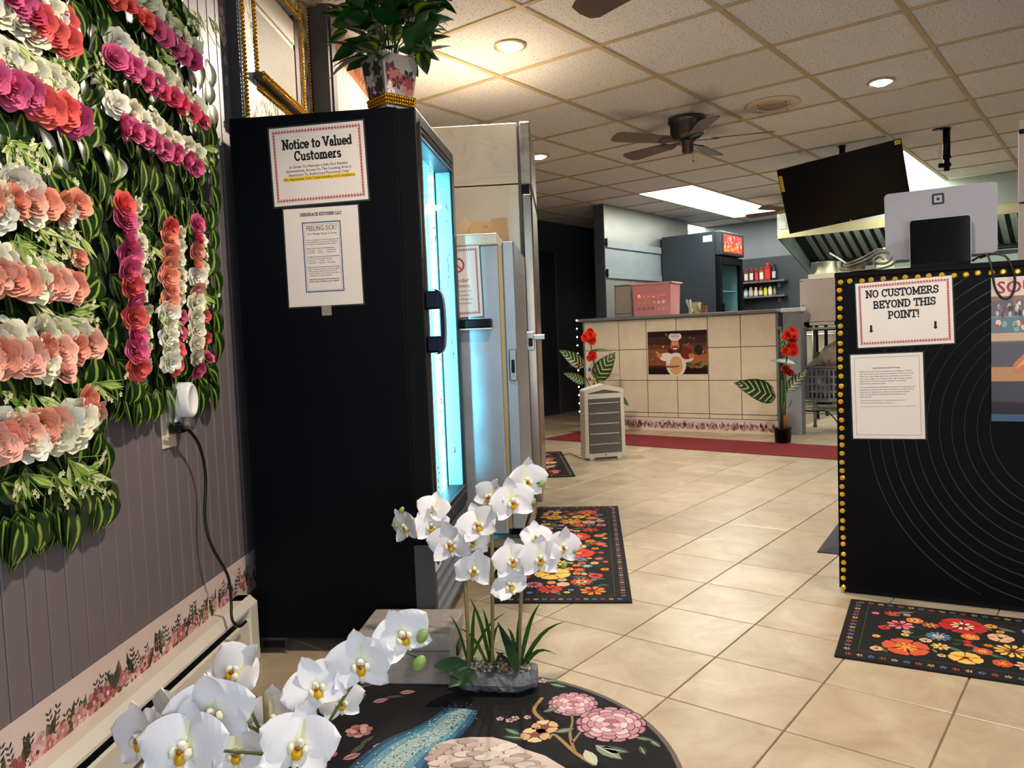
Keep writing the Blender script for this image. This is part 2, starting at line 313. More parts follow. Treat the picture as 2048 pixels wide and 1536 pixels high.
# ---- floor: grout bed with single tiles
m_grout = mat('floor_grout', '8a7660', 0.8, var=0.15, scale=12)
def floor_tile_mat():
    m = bpy.data.materials.new('floor_tile'); m.use_nodes = True; nt = m.node_tree; b = nt.nodes['Principled BSDF']; L = nt.links.new
    tc = N(nt, 'ShaderNodeTexCoord'); oi = N(nt, 'ShaderNodeObjectInfo')
    av = N(nt, 'ShaderNodeVectorMath', operation='ADD'); L(tc.outputs['Object'], av.inputs[0]); L(oi.outputs['Location'], av.inputs[1])
    n1 = N(nt, 'ShaderNodeTexNoise', Scale=5.0, Detail=8.0, Roughness=0.65, Distortion=0.6); L(av.outputs[0], n1.inputs['Vector'])
    n2 = N(nt, 'ShaderNodeTexNoise', Scale=1.3, Detail=3.0); L(av.outputs[0], n2.inputs['Vector'])
    mx = N(nt, 'ShaderNodeMix', data_type='RGBA'); mx.inputs[6].default_value = lin('b09a7c'); mx.inputs[7].default_value = lin('cfbea3')
    mr = N(nt, 'ShaderNodeMapRange'); mr.inputs[1].default_value = 0.32; mr.inputs[2].default_value = 0.66; L(n1.outputs['Fac'], mr.inputs[0]); L(mr.outputs[0], mx.inputs[0])
    m2 = N(nt, 'ShaderNodeMapRange'); m2.inputs[3].default_value = 0.9; m2.inputs[4].default_value = 1.06; L(oi.outputs['Random'], m2.inputs[0])
    mm = N(nt, 'ShaderNodeMix', data_type='RGBA', blend_type='MULTIPLY'); mm.inputs[0].default_value = 1; L(mx.outputs[2], mm.inputs[6]); L(m2.outputs[0], mm.inputs[7])
    L(mm.outputs[2], b.inputs['Base Color'])
    r = N(nt, 'ShaderNodeMapRange'); r.inputs[3].default_value = 0.22; r.inputs[4].default_value = 0.42; L(n2.outputs['Fac'], r.inputs[0]); L(r.outputs[0], b.inputs['Roughness'])
    bp = N(nt, 'ShaderNodeBump', Strength=0.05, Distance=0.01); L(n1.outputs['Fac'], bp.inputs['Height']); L(bp.outputs['Normal'], b.inputs['Normal'])
    MATS['floor_tile'] = m; return m
m_tile = floor_tile_mat()
b = MB(); b.box((-2.2, -1.7, -0.12), (9.5, 14.0, -0.004)); floor = struct('floor', b, m_grout, label='beige square ceramic tile floor laid on the diagonal')
TA = Vector((0.6232, 0.7821, 0)); TB = Vector((0.7821, -0.6232, 0)); TO = Vector((0.1337, 2.1638, 0)); TS = 0.3048
b = MB(); h = TS / 2 - 0.0022; b.cbox((-h, -h, -0.006), (h, h, 0.0), 0.0016); tile_me = b.mesh('floor_tile', m_tile)
cand = []
for i in range(-14, 24):
    for j in range(-14, 34):
        p = TO + TA * ((j + 0.5) * TS) + TB * ((i + 0.5) * TS)
        if p.x < -1.0 + 0.0524 * p.y or p.y < 0.7 or p.y > 13: continue
        kb = p.dot(G1); ka = p.dot(G2)
        if kb > 7.1 and ka > -4.2 and ka < -2.5: continue
        if in_view(p, 130): cand.append(((p - CAM).length, p))
cand.sort(key=lambda t: t[0])
rest = MB()
for k, (d, p) in enumerate(cand):
    M = Matrix.Translation(p) @ Matrix.Rotation(atan2(TA.y, TA.x) + (pi / 2) * random.randrange(4), 4, 'Z')
    if k < 300: put('floor_tile', tile_me, floor, M)
    else: rest.M = M; rest.box((-h, -h, -0.006), (h, h, 0.0))
if rest.v: rest.M = None; kindstuff(O('floor_tiles_far', rest, m_tile, floor))
# ---- ceiling: lay-in tiles in a T-bar grid
def ceil_mat():
    m = bpy.data.materials.new('ceiling_tile'); m.use_nodes = True; nt = m.node_tree; b = nt.nodes['Principled BSDF']; L = nt.links.new
    tc = N(nt, 'ShaderNodeTexCoord'); oi = N(nt, 'ShaderNodeObjectInfo')
    vo = N(nt, 'ShaderNodeTexNoise', Scale=95.0, Detail=3.0, Roughness=0.7); L(tc.outputs['Object'], vo.inputs['Vector'])
    mr = N(nt, 'ShaderNodeMapRange'); mr.inputs[1].default_value = 0.35; mr.inputs[2].default_value = 0.43; L(vo.outputs['Fac'], mr.inputs[0])
    mx = N(nt, 'ShaderNodeMix', data_type='RGBA'); mx.inputs[6].default_value = lin('93887a'); mx.inputs[7].default_value = lin('f0efee'); L(mr.outputs[0], mx.inputs[0])
    m2 = N(nt, 'ShaderNodeMapRange'); m2.inputs[3].default_value = 0.93; m2.inputs[4].default_value = 1.05; L(oi.outputs['Random'], m2.inputs[0])
    mm = N(nt, 'ShaderNodeMix', data_type='RGBA', blend_type='MULTIPLY'); mm.inputs[0].default_value = 1; L(mx.outputs[2], mm.inputs[6]); L(m2.outputs[0], mm.inputs[7])
    L(mm.outputs[2], b.inputs['Base Color']); b.inputs['Roughness'].default_value = 0.9
    bp = N(nt, 'ShaderNodeBump', Strength=0.35, Distance=0.004); L(mr.outputs[0], bp.inputs['Height']); L(bp.outputs['Normal'], b.inputs['Normal'])
    MATS['ceiling_tile'] = m; return m
m_ceil = ceil_mat(); m_bar = mat('ceiling_grid_metal', 'c3b08c', 0.5, var=0.12, scale=3)
CA = Vector((cos(0.9018), sin(0.9018), 0)); CB = Vector((sin(0.9018), -cos(0.9018), 0)); CO = Vector((0.8558, 4.299, ZC)); CS = 0.611
b = MB(); b.box((-2.2, -1.7, ZC + 0.03), (9.5, 14.0, ZC + 0.12)); ceiling = struct('ceiling', b, mat('ceiling_deck', '6a655e', 0.9), label='suspended ceiling of speckled tiles in a beige metal grid')
def cpt(p, q, z=0.0): return CO + CB * (p * CS) + CA * (q * CS) + Vector((0, 0, z))
LIGHT_CELLS = {}
for q in (5, 7): LIGHT_CELLS[(-3, q)] = 1; LIGHT_CELLS[(0, q)] = 1
LIGHT_CELLS[(-5, 8)] = 1
skip = set()
for (p, q) in LIGHT_CELLS: skip.add((p, q)); skip.add((p, q + 1))
b = MB(); h = CS / 2 - 0.004; b.cbox((-h, -h, 0.0), (h, h, 0.014), 0.003); ctile = b.mesh('ceiling_tile', m_ceil)
CROT = atan2(CA.y, CA.x)
def wall_x(y): return -0.99 + 0.0524 * y
bars_p, bars_q = {}, {}
def room_ok(c): return c.x > wall_x(c.y) - 0.15 and c.y > 0.5 and c.y < 12.5
for p in range(-12, 14):
    for q in range(-12, 16):
        c = cpt(p + 0.5, q + 0.5, 0.002)
        if not room_ok(c) or not in_view(c, 170): continue
        bars_p.setdefault(p, []).append(q); bars_p.setdefault(p + 1, []).append(q); bars_q.setdefault(q, []).append(p); bars_q.setdefault(q + 1, []).append(p)
        if (p, q) in skip: continue
        put('ceiling_tile', ctile, ceiling, Matrix.Translation(c) @ Matrix.Rotation(CROT + pi / 2 * random.randrange(4), 4, 'Z'))
for p, qs in bars_p.items():
    b = MB(); a = min(qs) * CS; e = (max(qs) + 1) * CS; b.box((a, -0.0125, -0.005), (e, 0.0125, 0.0)); b.box((a, -0.002, 0.0), (e, 0.002, 0.03))
    O('grid_bar', b, m_bar, ceiling, Matrix.Translation(cpt(p, 0)) @ Matrix.Rotation(CROT, 4, 'Z'))
for q, ps in bars_q.items():
    b = MB(); a = min(ps) * CS; e = (max(ps) + 1) * CS; b.box((a, -0.0115, -0.0045), (e, 0.0115, 0.0)); b.box((a, -0.002, 0.0), (e, 0.002, 0.03))
    O('grid_bar', b, m_bar, ceiling, Matrix.Translation(cpt(0, q)) @ Matrix.Rotation(CROT - pi / 2, 4, 'Z'))
# ---- left wall: grey beadboard
TH = radians(3.0); WT = Vector((sin(TH), cos(TH), 0)); WN = Vector((cos(TH), -sin(TH), 0)); WX = -0.99
WM = frame((WX, 0, 0), WT, -WN, (0, 0, 1))          # local x along the wall, -y into the room
def wp(x, y, off=0.0):
    q = on_plane(x, y, (WX + off / cos(TH), 0, 0), WN); q = q - Vector((WX, 0, 0)); return q.dot(WT), q.z
m_wall = mat('grey_wall_paint', '7a7072', 0.42, var=0.06, scale=3, bump=0.05, bscale=90)
m_walld = mat('grey_wall_groove', '3c383a', 0.7)
b = MB(); b.box((-1.7, 0.012, 0), (9.2, 0.14, ZC + 0.1)); wl = struct('wall_left', b, m_walld, WM, label='grey painted beadboard wall')
b = MB(); w = 0.0575; b.cbox((0, 0.0, 0.0), (w, 0.012, ZC + 0.02), 0.0022); plank = b.mesh('plank', m_wall)
s = 0.4
while s < 3.5: put('plank', plank, wl, Matrix.Translation((s, 0, 0))); s += 0.06
# the wall comes forward behind the window: corner post and paler beadboard
JO = 0.11
b = MB(); b.prism([(3.30, -JO), (3.30, 0.0), (3.46, 0.0), (3.40, -JO)], 0, ZC + 0.02); b.prism([(3.26, -JO - 0.012), (3.29, -JO - 0.012), (3.29, -0.06), (3.26, -0.05)], 0, ZC)
b.prism([(3.29, -JO - 0.02), (3.35, -JO - 0.02), (3.35, -JO), (3.29, -JO)], 0, ZC)
post = struct('trim_1', b, mat('dark_grey_trim', '4c484a', 0.4, var=0.05), WM, label='dark grey painted corner post beside the window')
b = MB(); b.box((3.4, -JO + 0.012, 0), (9.2, 0.0, ZC + 0.02)); wl2 = struct('wall_left_rear', b, m_walld, WM, label='pale grey beadboard wall behind the black drinks cooler')
m_wall2 = mat('pale_wall_paint', '97918c', 0.35, var=0.05, scale=3)
b = MB(); b.cbox((0, -JO, 0.0), (0.0575, -JO + 0.012, ZC + 0.02), 0.0022); plank2 = b.mesh('plank', m_wall2)
s = 3.36
while s < 5.2: put('plank', plank2, wl2, Matrix.Translation((s, 0, 0))); s += 0.06
# ---- far dark room on the left of the kitchen
m_dark = mat('dark_grey_wall_paint', '4b4e55', 0.5, var=0.05, scale=2)
b = MB(); b.box((-0.1, 0, 0), (0.0, 3.4, ZC + 0.05)); struct('wall_hall', b, m_dark, KM(-5.5, 5.9), label='dark grey hallway wall with a closed door')
b = MB(); b.box((0, 0, 0), (1.2, 0.1, ZC + 0.05)); struct('wall_hall_end', b, m_dark, KM(-5.6, 8.75), label='dark grey wall at the end of the hallway')
b = MB(); b.box((0, 0, 0), (0.03, 0.82, 1.98))
dr = struct('door_1', b, mat('dark_door_paint', '33363d', 0.45), KM(-5.5, 6.98), label='dark grey closed door in the hallway')
b = MB()
for z0, z1 in ((0.2, 0.85), (1.05, 1.8)):
    for y0, y1 in ((0.1, 0.37), (0.45, 0.72)): b.cbox((0.03, y0, z0), (0.038, y1, z1), 0.003)
O('door_panel', b, MATS['dark_door_paint'], dr)
b = MB(); b.box((-0.005, -0.07, 0), (0.05, 0.0, 2.04)); b.box((-0.005, 0.82, 0), (0.05, 0.89, 2.04)); b.box((-0.005, -0.07, 1.98), (0.05, 0.89, 2.05)); O('door_frame', b, m_dark, dr)
b = MB(); b.ball((0.085, 0.07, 0.98), 0.028); b.tube([(0.03, 0.07, 0.98), (0.08, 0.07, 0.98)], 0.012); b.tube([(0.03, 0.07, 0.98), (0.036, 0.07, 0.98)], 0.03, 14); O('door_knob', b, mat('brass', 'b59a5a', 0.3, 1.0), dr, smooth=True)
# ---- steel kitchen wall running back from the counter
m_steelwall = mat('steel_wall_sheet', '9c9c96', 0.42, 0.6, var=0.1, scale=2.2, rvar=0.1)
b = MB(); b.box((-0.12, 0, 0), (0.0, 2.02, ZC + 0.03)); ks = struct('wall_kitchen', b, m_dark, KM(-4.38, 7.17), label='stainless steel clad kitchen wall beside the tiled counter')
m_rail = mat('pale_blue_rail_paint', '8f989e', 0.45, 0.2, var=0.06)
for z0, z1 in ((1.93, ZC), (1.63, 1.91), (1.12, 1.58)):
    b = MB(); b.box((0.0, 0.005, z0), (0.006, 2.02, z1)); O('steel_panel', b, m_steelwall if z0 != 1.63 else m_rail, ks)
for z in (1.91, 1.585):
    b = MB(); b.box((0.0, 0.02, z - 0.035), (0.028, 1.25, z + 0.04)); O('wall_rail', b, m_rail, ks, bev=0.004)
    b = MB(); b.box((0.0, 0.012, z - 0.02), (0.03, 0.03, z + 0.06)); O('rail_end', b, mat('black_rubber', '141416', 0.6), ks)
# ---- kitchen back wall and the rest of the shell
m_kback = mat('kitchen_grey_paint', '868a90', 0.5, var=0.05)
b = MB(); b.box((0, 0, 1.86), (5.5, 0.12, ZC + 0.05)); b.box((0, 0, 0), (5.5, 0.12, 1.86), mi=1); struct('wall_kitchen_back', b, [m_kback, mat('kitchen_dark_paint', '40434a', 0.5)], KM(-5.0, 9.95), label='two-tone grey kitchen back wall')
m_plain = mat('plain_grey_wall', '8f8a88', 0.6)
b = MB(); b.box((0, 0, 0), (0.1, 16, ZC + 0.1)); struct('wall_right', b, m_plain, Matrix.Translation((5.6, -1.6, 0)), label='plain wall along the right side')
b = MB(); b.box((0, 0, 0), (8.5, 0.1, ZC + 0.1)); struct('wall_far', b, m_plain, Matrix.Translation((-2, 13.5, 0)), label='plain wall at the far end')
b = MB()
for lo, hi in (((-1.6, 0, 0), (-0.5, 0.1, ZC + 0.1)), ((2.6, 0, 0), (5.7, 0.1, ZC + 0.1)), ((-0.5, 0, 0), (2.6, 0.1, 0.28)), ((-0.5, 0, 2.22), (2.6, 0.1, ZC + 0.1))): b.box(lo, hi)
struct('wall_back', b, m_plain, Matrix.Translation((0, -1.55, 0)), label='shop front wall with a wide window opening')
b = MB()
for x in (-0.5, 0.52, 1.55, 2.56): b.box((x, 0, 0.28), (x + 0.04, 0.06, 2.22))
wf = struct('window_1', b, mat('aluminium', 'a8a8a8', 0.35, 0.9), Matrix.Translation((0, -1.53, 0)), label='shop front window with metal mullions')
# ================================================================== CEILING FIXTURES
def downlight(p, label, color, power, warm_hex, size=0.155, spot=radians(125), es=18):
    t = thing('ceiling_downlight', label, 'ceiling light', p, 0, 'recessed ceiling lights')
    b = MB(); r = size / 2
    prof = [(r, 0.0), (r, -0.006), (r - 0.012, -0.008), (r - 0.02, -0.004), (r - 0.02, 0.0)]
    b.lathe(prof, 28); O('trim_ring', b, mat('downlight_trim', 'd9c9a2', 0.3, 0.6), t, smooth=True)
    b = MB(); b.lathe([(r - 0.022, -0.0045), (r - 0.03, -0.012), (r - 0.045, -0.02), (0.004, -0.026)], 20); O('lamp_lens', b, mat('lamp_' + warm_hex, 'ffffff', 0.4, emit=warm_hex, es=es), t, smooth=True)
    l = bpy.data.lights.new('downlight_beam', 'SPOT'); l.energy = power; l.color = color; l.spot_size = spot; l.spot_blend = 0.35 if spot < 2.8 else 0.12; l.shadow_soft_size = 0.05
    lo = bpy.data.objects.new('downlight_beam', l); COL.objects.link(lo); lo.parent = t; lo.location = (0, 0, -0.05)
    return t
WARM = (1.0, 0.86, 0.70); COOL = (0.78, 0.88, 1.0)
zl = ZC - 0.001
p = at_z(1020, 91, ZC); downlight((p.x, p.y, zl), 'warm recessed downlight in the ceiling nearest the black drinks cooler', WARM, 125, 'ffd9a0', spot=radians(172))
p = at_z(1078, 312, ZC); downlight((p.x, p.y, zl), 'warm recessed downlight beside the tall stainless refrigerator', WARM, 75, 'ffd9a0')
p = at_z(1762, 163, ZC); downlight((p.x, p.y, zl), 'cool white recessed downlight above the television', COOL, 55, 'eef6ff', 0.15, es=26)
# unseen downlights added near the viewer to light the rose wall and podium
downlight((0.35, 1.35, zl), 'unseen warm downlight added over the entrance rug', WARM, 95, 'ffd9a0', spot=radians(140))
downlight((1.9, 1.7, zl), 'unseen warm downlight added over the service podium', WARM, 44, 'ffd9a0')
# ceiling speaker
p = at_z(1545, 208, ZC); t = thing('ceiling_speaker', 'round cream ceiling speaker grille near the ceiling fan', 'speaker', (p.x, p.y, ZC - 0.001))
b = MB(); b.lathe([(0.165, 0), (0.165, -0.006), (0.15, -0.014), (0.085, -0.02), (0.085, -0.012)], 36); O('bezel', b, mat('cream_plastic', 'd8c8a8', 0.5), t, smooth=True)
b = MB(); b.lathe([(0.085, -0.012), (0.07, -0.018), (0.001, -0.02)], 28); O('grille', b, mat('tan_mesh', 'a99a86', 0.7, bump=0.4, bscale=400), t, smooth=True)
for k in range(4):
    a = k * pi / 2 + 0.4; b = MB(); b.ball((0.115 * cos(a), 0.115 * sin(a), -0.017), 0.006, 6, 4); O('screw', b, mat('black_rubber'), t)
# fluorescent troffers
m_diff = mat('troffer_diffuser', 'ffffff', 0.5, emit='f2f6ea', es=12)
for (p, q), _ in LIGHT_CELLS.items():
    lab = {(-3, 5): 'bright fluorescent ceiling panel nearest the tiled counter', (-3, 7): 'bright fluorescent ceiling panel behind the far ceiling fan', (0, 5): 'bright fluorescent ceiling panel right of the television, nearer one', (0, 7): 'bright fluorescent ceiling panel just above the grey point of sale screen', (-5, 8): 'small lit ceiling panel above the black kitchen refrigerator'}[(p, q)]
    t = thing('ceiling_light_panel', lab, 'ceiling light', cpt(p + 0.5, q + 1, 0.0), CROT, 'fluorescent ceiling panels')
    b = MB(); b.box((-CS + 0.02, -CS / 2 + 0.02, -0.003), (CS - 0.02, CS / 2 - 0.02, 0.012)); O('diffuser', b, m_diff, t)
    b = MB()
    for lo, hi in (((-CS + 0.013, -CS / 2 + 0.013, -0.005), (CS - 0.013, -CS / 2 + 0.022, 0.014)), ((-CS + 0.013, CS / 2 - 0.022, -0.005), (CS - 0.013, CS / 2 - 0.013, 0.014)), ((-0.006, -CS / 2 + 0.02, -0.006), (0.006, CS / 2 - 0.02, 0.0))): b.box(lo, hi)
    O('frame', b, m_bar, t)
# ceiling fans
def fan(loc, label, angs, blade_col, body_col):
    t = thing('ceiling_fan', label, 'ceiling fan', loc, 0, 'hugger ceiling fans')
    mb_ = mat('fan_body_' + body_col, body_col, 0.3, 0.8); md = mat('fan_blade_' + blade_col, blade_col, 0.45, var=0.12, stretch=(1, 12, 1))
    b = MB(); b.lathe([(0.11, 0.0), (0.125, -0.012), (0.125, -0.03), (0.112, -0.045), (0.11, -0.1), (0.1, -0.115), (0.075, -0.135), (0.05, -0.14)], 32); O('motor_housing', b, mb_, t, smooth=True)
    b = MB(); b.lathe([(0.05, -0.14), (0.05, -0.15), (0.036, -0.155), (0.036, -0.215), (0.03, -0.225), (0.002, -0.226)], 24); O('switch_cup', b, mb_, t, smooth=True)
    b = MB(); b.tube([(0.03, 0, -0.21), (0.034, 0.004, -0.27)], 0.0012, 5); b.ball((0.034, 0.004, -0.275), 0.005, 6, 4); O('pull_chain', b, mb_, t)
    for ang in angs:
        M = Matrix.Rotation(ang, 4, 'Z') @ Matrix.Translation((0, 0, -0.148))
        b = MB(); b.box((0.04, -0.012, -0.004), (0.12, 0.012, 0.003)); b.prism([(0.11, -0.02), (0.17, -0.045), (0.2, -0.03), (0.2, 0.03), (0.17, 0.045), (0.11, 0.02)], -0.006, 0.0); O('blade_arm', b, mb_, t, M @ Matrix.Rotation(radians(12), 4, 'X'))
        b = MB(); b.prism([(0.15, -0.05), (0.5, -0.068), (0.535, -0.05), (0.545, 0.0), (0.535, 0.05), (0.5, 0.068), (0.15, 0.05)], 0.0, 0.006); O('blade', b, md, t, M @ Matrix.Rotation(radians(12), 4, 'X'), bev=0.003)
ZB = ZC - .148
p = at_z(1374, 236, ZC); p1 = at_z(1547, 264, ZB); a = atan2(p1.y - p.y, p1.x - p.x)
fan((p.x, p.y, ZC - 0.001), 'dark bronze hugger ceiling fan with brown blades in mid room', [a + k * 2 * pi / 5 for k in range(5)], '6e6258', '57534f')
tp, sp_ = at_z(1160, 27, ZB), at_z(1240, -14, ZB); d = (tp - sp_).normalized(); p = tp - d * .54; a = atan2(d.y, d.x)
fan((p.x, p.y, ZC - 0.001), 'dark ceiling fan overhead with one brown blade tip showing', [a + k * pi / 2 for k in range(4)], '5d4840', '57534f')
p = at_z(1590, 392, ZC); fan((p.x, p.y, ZC - 0.001), 'far ceiling fan with brass body half hidden behind the television', [radians(140) + k * 2 * pi / 5 for k in range(5)], '7d6650', 'a88a4a')
# ================================================================== LEFT WALL
m_print = mat_print(); m_printg = mat_print('print_gloss', 0.3, coat=0.3); m_rugprint = mat_print('rug_print', 0.9, weave=0.5)
def petal_ring(mb, c, r, n, col, z, a0=0.0, wid=0.75, squash=1.0, rot=0.0, inner=0.12, plane='xy', tip=0.5):
    cols = col if isinstance(col, list) else [col]
    for k in range(n):
        a = a0 + 2 * pi * k / n; hw = pi / n * wid; pts = []
        for rr, aa in ((inner, 0), (0.45, -hw * 0.8), (0.8, -hw), (0.97, -hw * tip), (1.0, 0), (0.97, hw * tip), (0.8, hw), (0.45, hw * 0.8)):
            x = r * rr * cos(a + aa); y = r * rr * sin(a + aa) * squash; x, y = x * cos(rot) - y * sin(rot), x * sin(rot) + y * cos(rot)
            pts.append((c[0] + x, c[1] + y, z) if plane == 'xy' else (c[0] + x, z, c[1] + y))
        mb.poly(pts, col=cols[k % len(cols)])
def disc(mb, c, r, col, z, n=12, sy=1.0, plane='xy', rot=0.0):
    pts = []
    for k in range(n):
        x = r * cos(2 * pi * k / n); y = r * sy * sin(2 * pi * k / n); x, y = x * cos(rot) - y * sin(rot), x * sin(rot) + y * cos(rot)
        pts.append((c[0] + x, c[1] + y, z) if plane == 'xy' else (c[0] + x, z, c[1] + y))
    mb.poly(pts, col=col)
def leaf2d(mb, c, L, w, a, col, z, plane='xy'):
    pts = []
    for u, v in ((0, 0), (0.25, 0.8), (0.5, 1), (0.75, 0.7), (1, 0), (0.75, -0.7), (0.5, -1), (0.25, -0.8)):
        x = u * L * cos(a) - v * w * 0.5 * sin(a); y = u * L * sin(a) + v * w * 0.5 * cos(a)
        pts.append((c[0] + x, c[1] + y, z) if plane == 'xy' else (c[0] + x, z, c[1] + y))
    mb.poly(pts, col=col)
def floral_band(mb, x0, x1, z0, z1, y, seed, sc=1.0):
    rnd = random.Random(seed); x = x0; H = z1 - z0; e = 0.0
    pal = ['c98286', 'd9a6a4', 'b8656b', 'cf9a88', '9a4a52', 'e0bdb6']; gr = ['4b4a3c', '5d5c46', '2f312a', '76735a', '57452f']
    while x < x1:
        for _ in range(3):
            a = rnd.uniform(0.9, 2.2); leaf2d(mb, (x + rnd.uniform(-.02, .02) * sc, z0 + rnd.uniform(0, .25) * H), rnd.uniform(.4, .72) * H, rnd.uniform(.1, .2) * H, a, rnd.choice(gr), y - e, 'xz'); e += 2e-6
        for _ in range(2):
            bx, bz, aa = x + rnd.uniform(-.02, .02) * sc, z0 + rnd.uniform(.1, .4) * H, rnd.uniform(1.1, 2.0)
            for q in range(5):
                t_ = q / 5 * 0.55 * H; cx, cz = bx + t_ * cos(aa), bz + t_ * sin(aa)
                leaf2d(mb, (cx, cz), .13 * H, .045 * H, aa + .8, gr[0], y - e, 'xz'); leaf2d(mb, (cx, cz), .13 * H, .045 * H, aa - .8, gr[2], y - e, 'xz')
            e += 2e-6
        cx, cz = x + rnd.uniform(-.01, .01), z0 + rnd.uniform(.2, .42) * H; r = rnd.uniform(.16, .26) * H
        if cz - r < z0: cz = z0 + r
        petal_ring(mb, (cx, cz), r, 7, rnd.sample(pal, 2), y - e, rnd.random(), 0.95, plane='xz'); e += 2e-6
        petal_ring(mb, (cx, cz), r * .6, 5, rnd.choice(pal), y - e, rnd.random(), 0.95, plane='xz'); e += 2e-6
        disc(mb, (cx, cz), r * .2, rnd.choice(['e8c27a', 'f0d8d0', '7a2430']), y - e, 7, plane='xz'); e += 2e-6
        for _ in range(3): petal_ring(mb, (x + rnd.uniform(-.03, .03) * sc, z0 + rnd.uniform(.15, .6) * H), .07 * H, 5, rnd.choice(pal + ['f3dcd6']), y - e, rnd.random(), .8, plane='xz')
        e += 2e-6; x += rnd.uniform(.04, .062) * sc
# floral wallpaper border along the foot of the wall
b = MB(); b.box((0.4, -0.0015, 0.175), (2.66, 0.0, 0.298)); tr = struct('trim_2', b, mat('pink_wallpaper', 'e6cdc4', 0.6, var=0.05), WM, label='pink floral wallpaper border above the baseboard heater')
b = MB(); floral_band(b, 1.25, 2.6, 0.18, 0.285, -0.0019, 3); O('floral_print', b, m_print, tr)
# orange-brown pattern border under the ceiling, beyond the post
b = MB(); b.box((3.36, -JO - 0.002, 2.19), (5.2, -JO, 2.30)); tr = struct('trim_3', b, mat('rust_wallpaper', '9c5a3e', 0.6, var=0.3, scale=30), WM, label='rust brown patterned wallpaper border below the ceiling')
b = MB(); rnd = random.Random(5); e = 0
for k in range(330):
    x, z = rnd.uniform(3.37, 5.1), rnd.uniform(2.195, 2.27); leaf2d(b, (x, z), .04, .011, rnd.uniform(1.0, 2.4), rnd.choice(['c98a68', 'd8a486', 'b06a48', 'e6c2a8', '7d4630']), -JO - 0.0024 - e, 'xz'); e += 1e-6
O('leaf_print', b, m_print, tr)
b = MB(); b.box((3.36, -JO - 0.022, ZC - 0.03), (5.3, -JO, ZC - 0.005)); struct('trim_4', b, m_bar, WM, label='beige metal wall angle where the ceiling meets the wall')
# baseboard heater
t = thing('baseboard_heater', 'long white metal baseboard heater along the foot of the left wall', 'heater', M=WM)
m_hw = mat('heater_enamel', 'e9dfd0', 0.35, var=0.04, coat=0.2); D = 0.062
def hs(poly, name, x0, x1, m, **k): b_ = MB(); b_.prism(poly, x0, x1, 'x'); return O(name, b_, m, t, **k)
X0, X1 = 0.6, 2.345
hs([(-0.002, 0.19), (-0.002, 0.198), (-0.04, 0.198), (-D, 0.178), (-D, 0.170), (-0.045, 0.186)], 'top_cap', X0, X1, m_hw)
hs([(-D + 0.004, 0.06), (-D + 0.004, 0.138), (-D + 0.012, 0.142), (-D + 0.012, 0.056)], 'front_panel', X0, X1 - 0.06, m_hw)
hs([(-0.002, 0.03), (-0.002, 0.19), (-0.008, 0.19), (-0.008, 0.03)], 'back_plate', X0, X1, mat('heater_dark_steel', '4a4d55', 0.5, 0.5))  # dark steel plate behind the enamel panels
hs([(-0.01, 0.022), (-0.01, 0.03), (-D, 0.034), (-D, 0.018)], 'bottom_lip', X0, X1, m_hw)
hs([(0.0, 0.0), (0.0, 0.198), (-0.04, 0.198), (-D - 0.001, 0.178), (-D - 0.001, 0.0)], 'end_cap', X1 - 0.06, X1, m_hw, bev=0.003)
b = MB(); x = X0
while x < X1 - 0.07: b.box((x, -0.048, 0.07), (x + 0.0012, -0.01, 0.125)); x += 0.012
kindstuff(O('fins', b, mat('aluminium'), t))
b = MB(); b.tube([(X0, -0.03, 0.097), (X1 - 0.06, -0.03, 0.097)], 0.008); O('element_tube', b, mat('heater_dark_steel'), t)
# outlet, plug-in freshener and cord
s0, z0 = wp(326, 852); t = thing('wall_outlet', 'cream wall outlet plate below the rose panel', 'outlet', M=WM @ Matrix.Translation((s0 + 0.02, 0, z0)))
b = MB(); b.cbox((-0.035, -0.006, -0.058), (0.035, 0.0, 0.058), 0.002); O('cover_plate', b, mat('cream_plate', 'e8d8bc', 0.4), t)
b = MB()
for z in (-0.02, 0.02): b.cbox((-0.016, -0.009, z - 0.013), (0.016, -0.005, z + 0.013), 0.002)
O('receptacle', b, mat('cream_plate'), t)
t = thing('plug_in_freshener', 'white oval plug-in air freshener in the wall outlet', 'air freshener', M=WM @ Matrix.Translation((s0 + 0.03, 0, z0 + 0.055)))
m_wp = mat('white_gloss_plastic', 'f2efe9', 0.25, coat=0.3)
b = MB(); b.M = Matrix.Translation((0.0, -0.045, 0.005)) @ Matrix.Rotation(radians(90), 4, 'X'); n = 24
b.lathe([(0.030, -0.03), (0.034, -0.025), (0.034, 0.018), (0.03, 0.024), (0.026, 0.024), (0.024, 0.018)], 28); b.M = Matrix.Identity(4)
b.v = [(x * 0.92, y, z * 1.35) for x, y, z in b.v]; O('housing', b, m_wp, t, smooth=True)
b = MB(); b.cbox((-0.02, -0.03, -0.05), (0.02, -0.009, -0.01), 0.004); O('plug_block', b, m_wp, t)
b = MB(); b.lathe([(0.012, 0.0), (0.017, 0.004), (0.017, 0.02), (0.012, 0.028)], 16, (0.0, -0.05, -0.066)); O('scent_bottle', b, mat('clear_amber_glass', 'e9e0d0', 0.05, trans=0.9), t, smooth=True)
pts = [(345, 851, .04), (372, 856, .045), (398, 890, .045), (411, 950, .04), (410, 1040, .035), (425, 1095, .05), (455, 1150, .07), (462, 1200, .075), (464, 1238, .085), (478, 1253, .09), (492, 1243, .085)]
P = []
for x, y, o_ in pts: s_, z_ = wp(x, y, o_); P.append(WM @ Vector((s_, -o_, z_)))
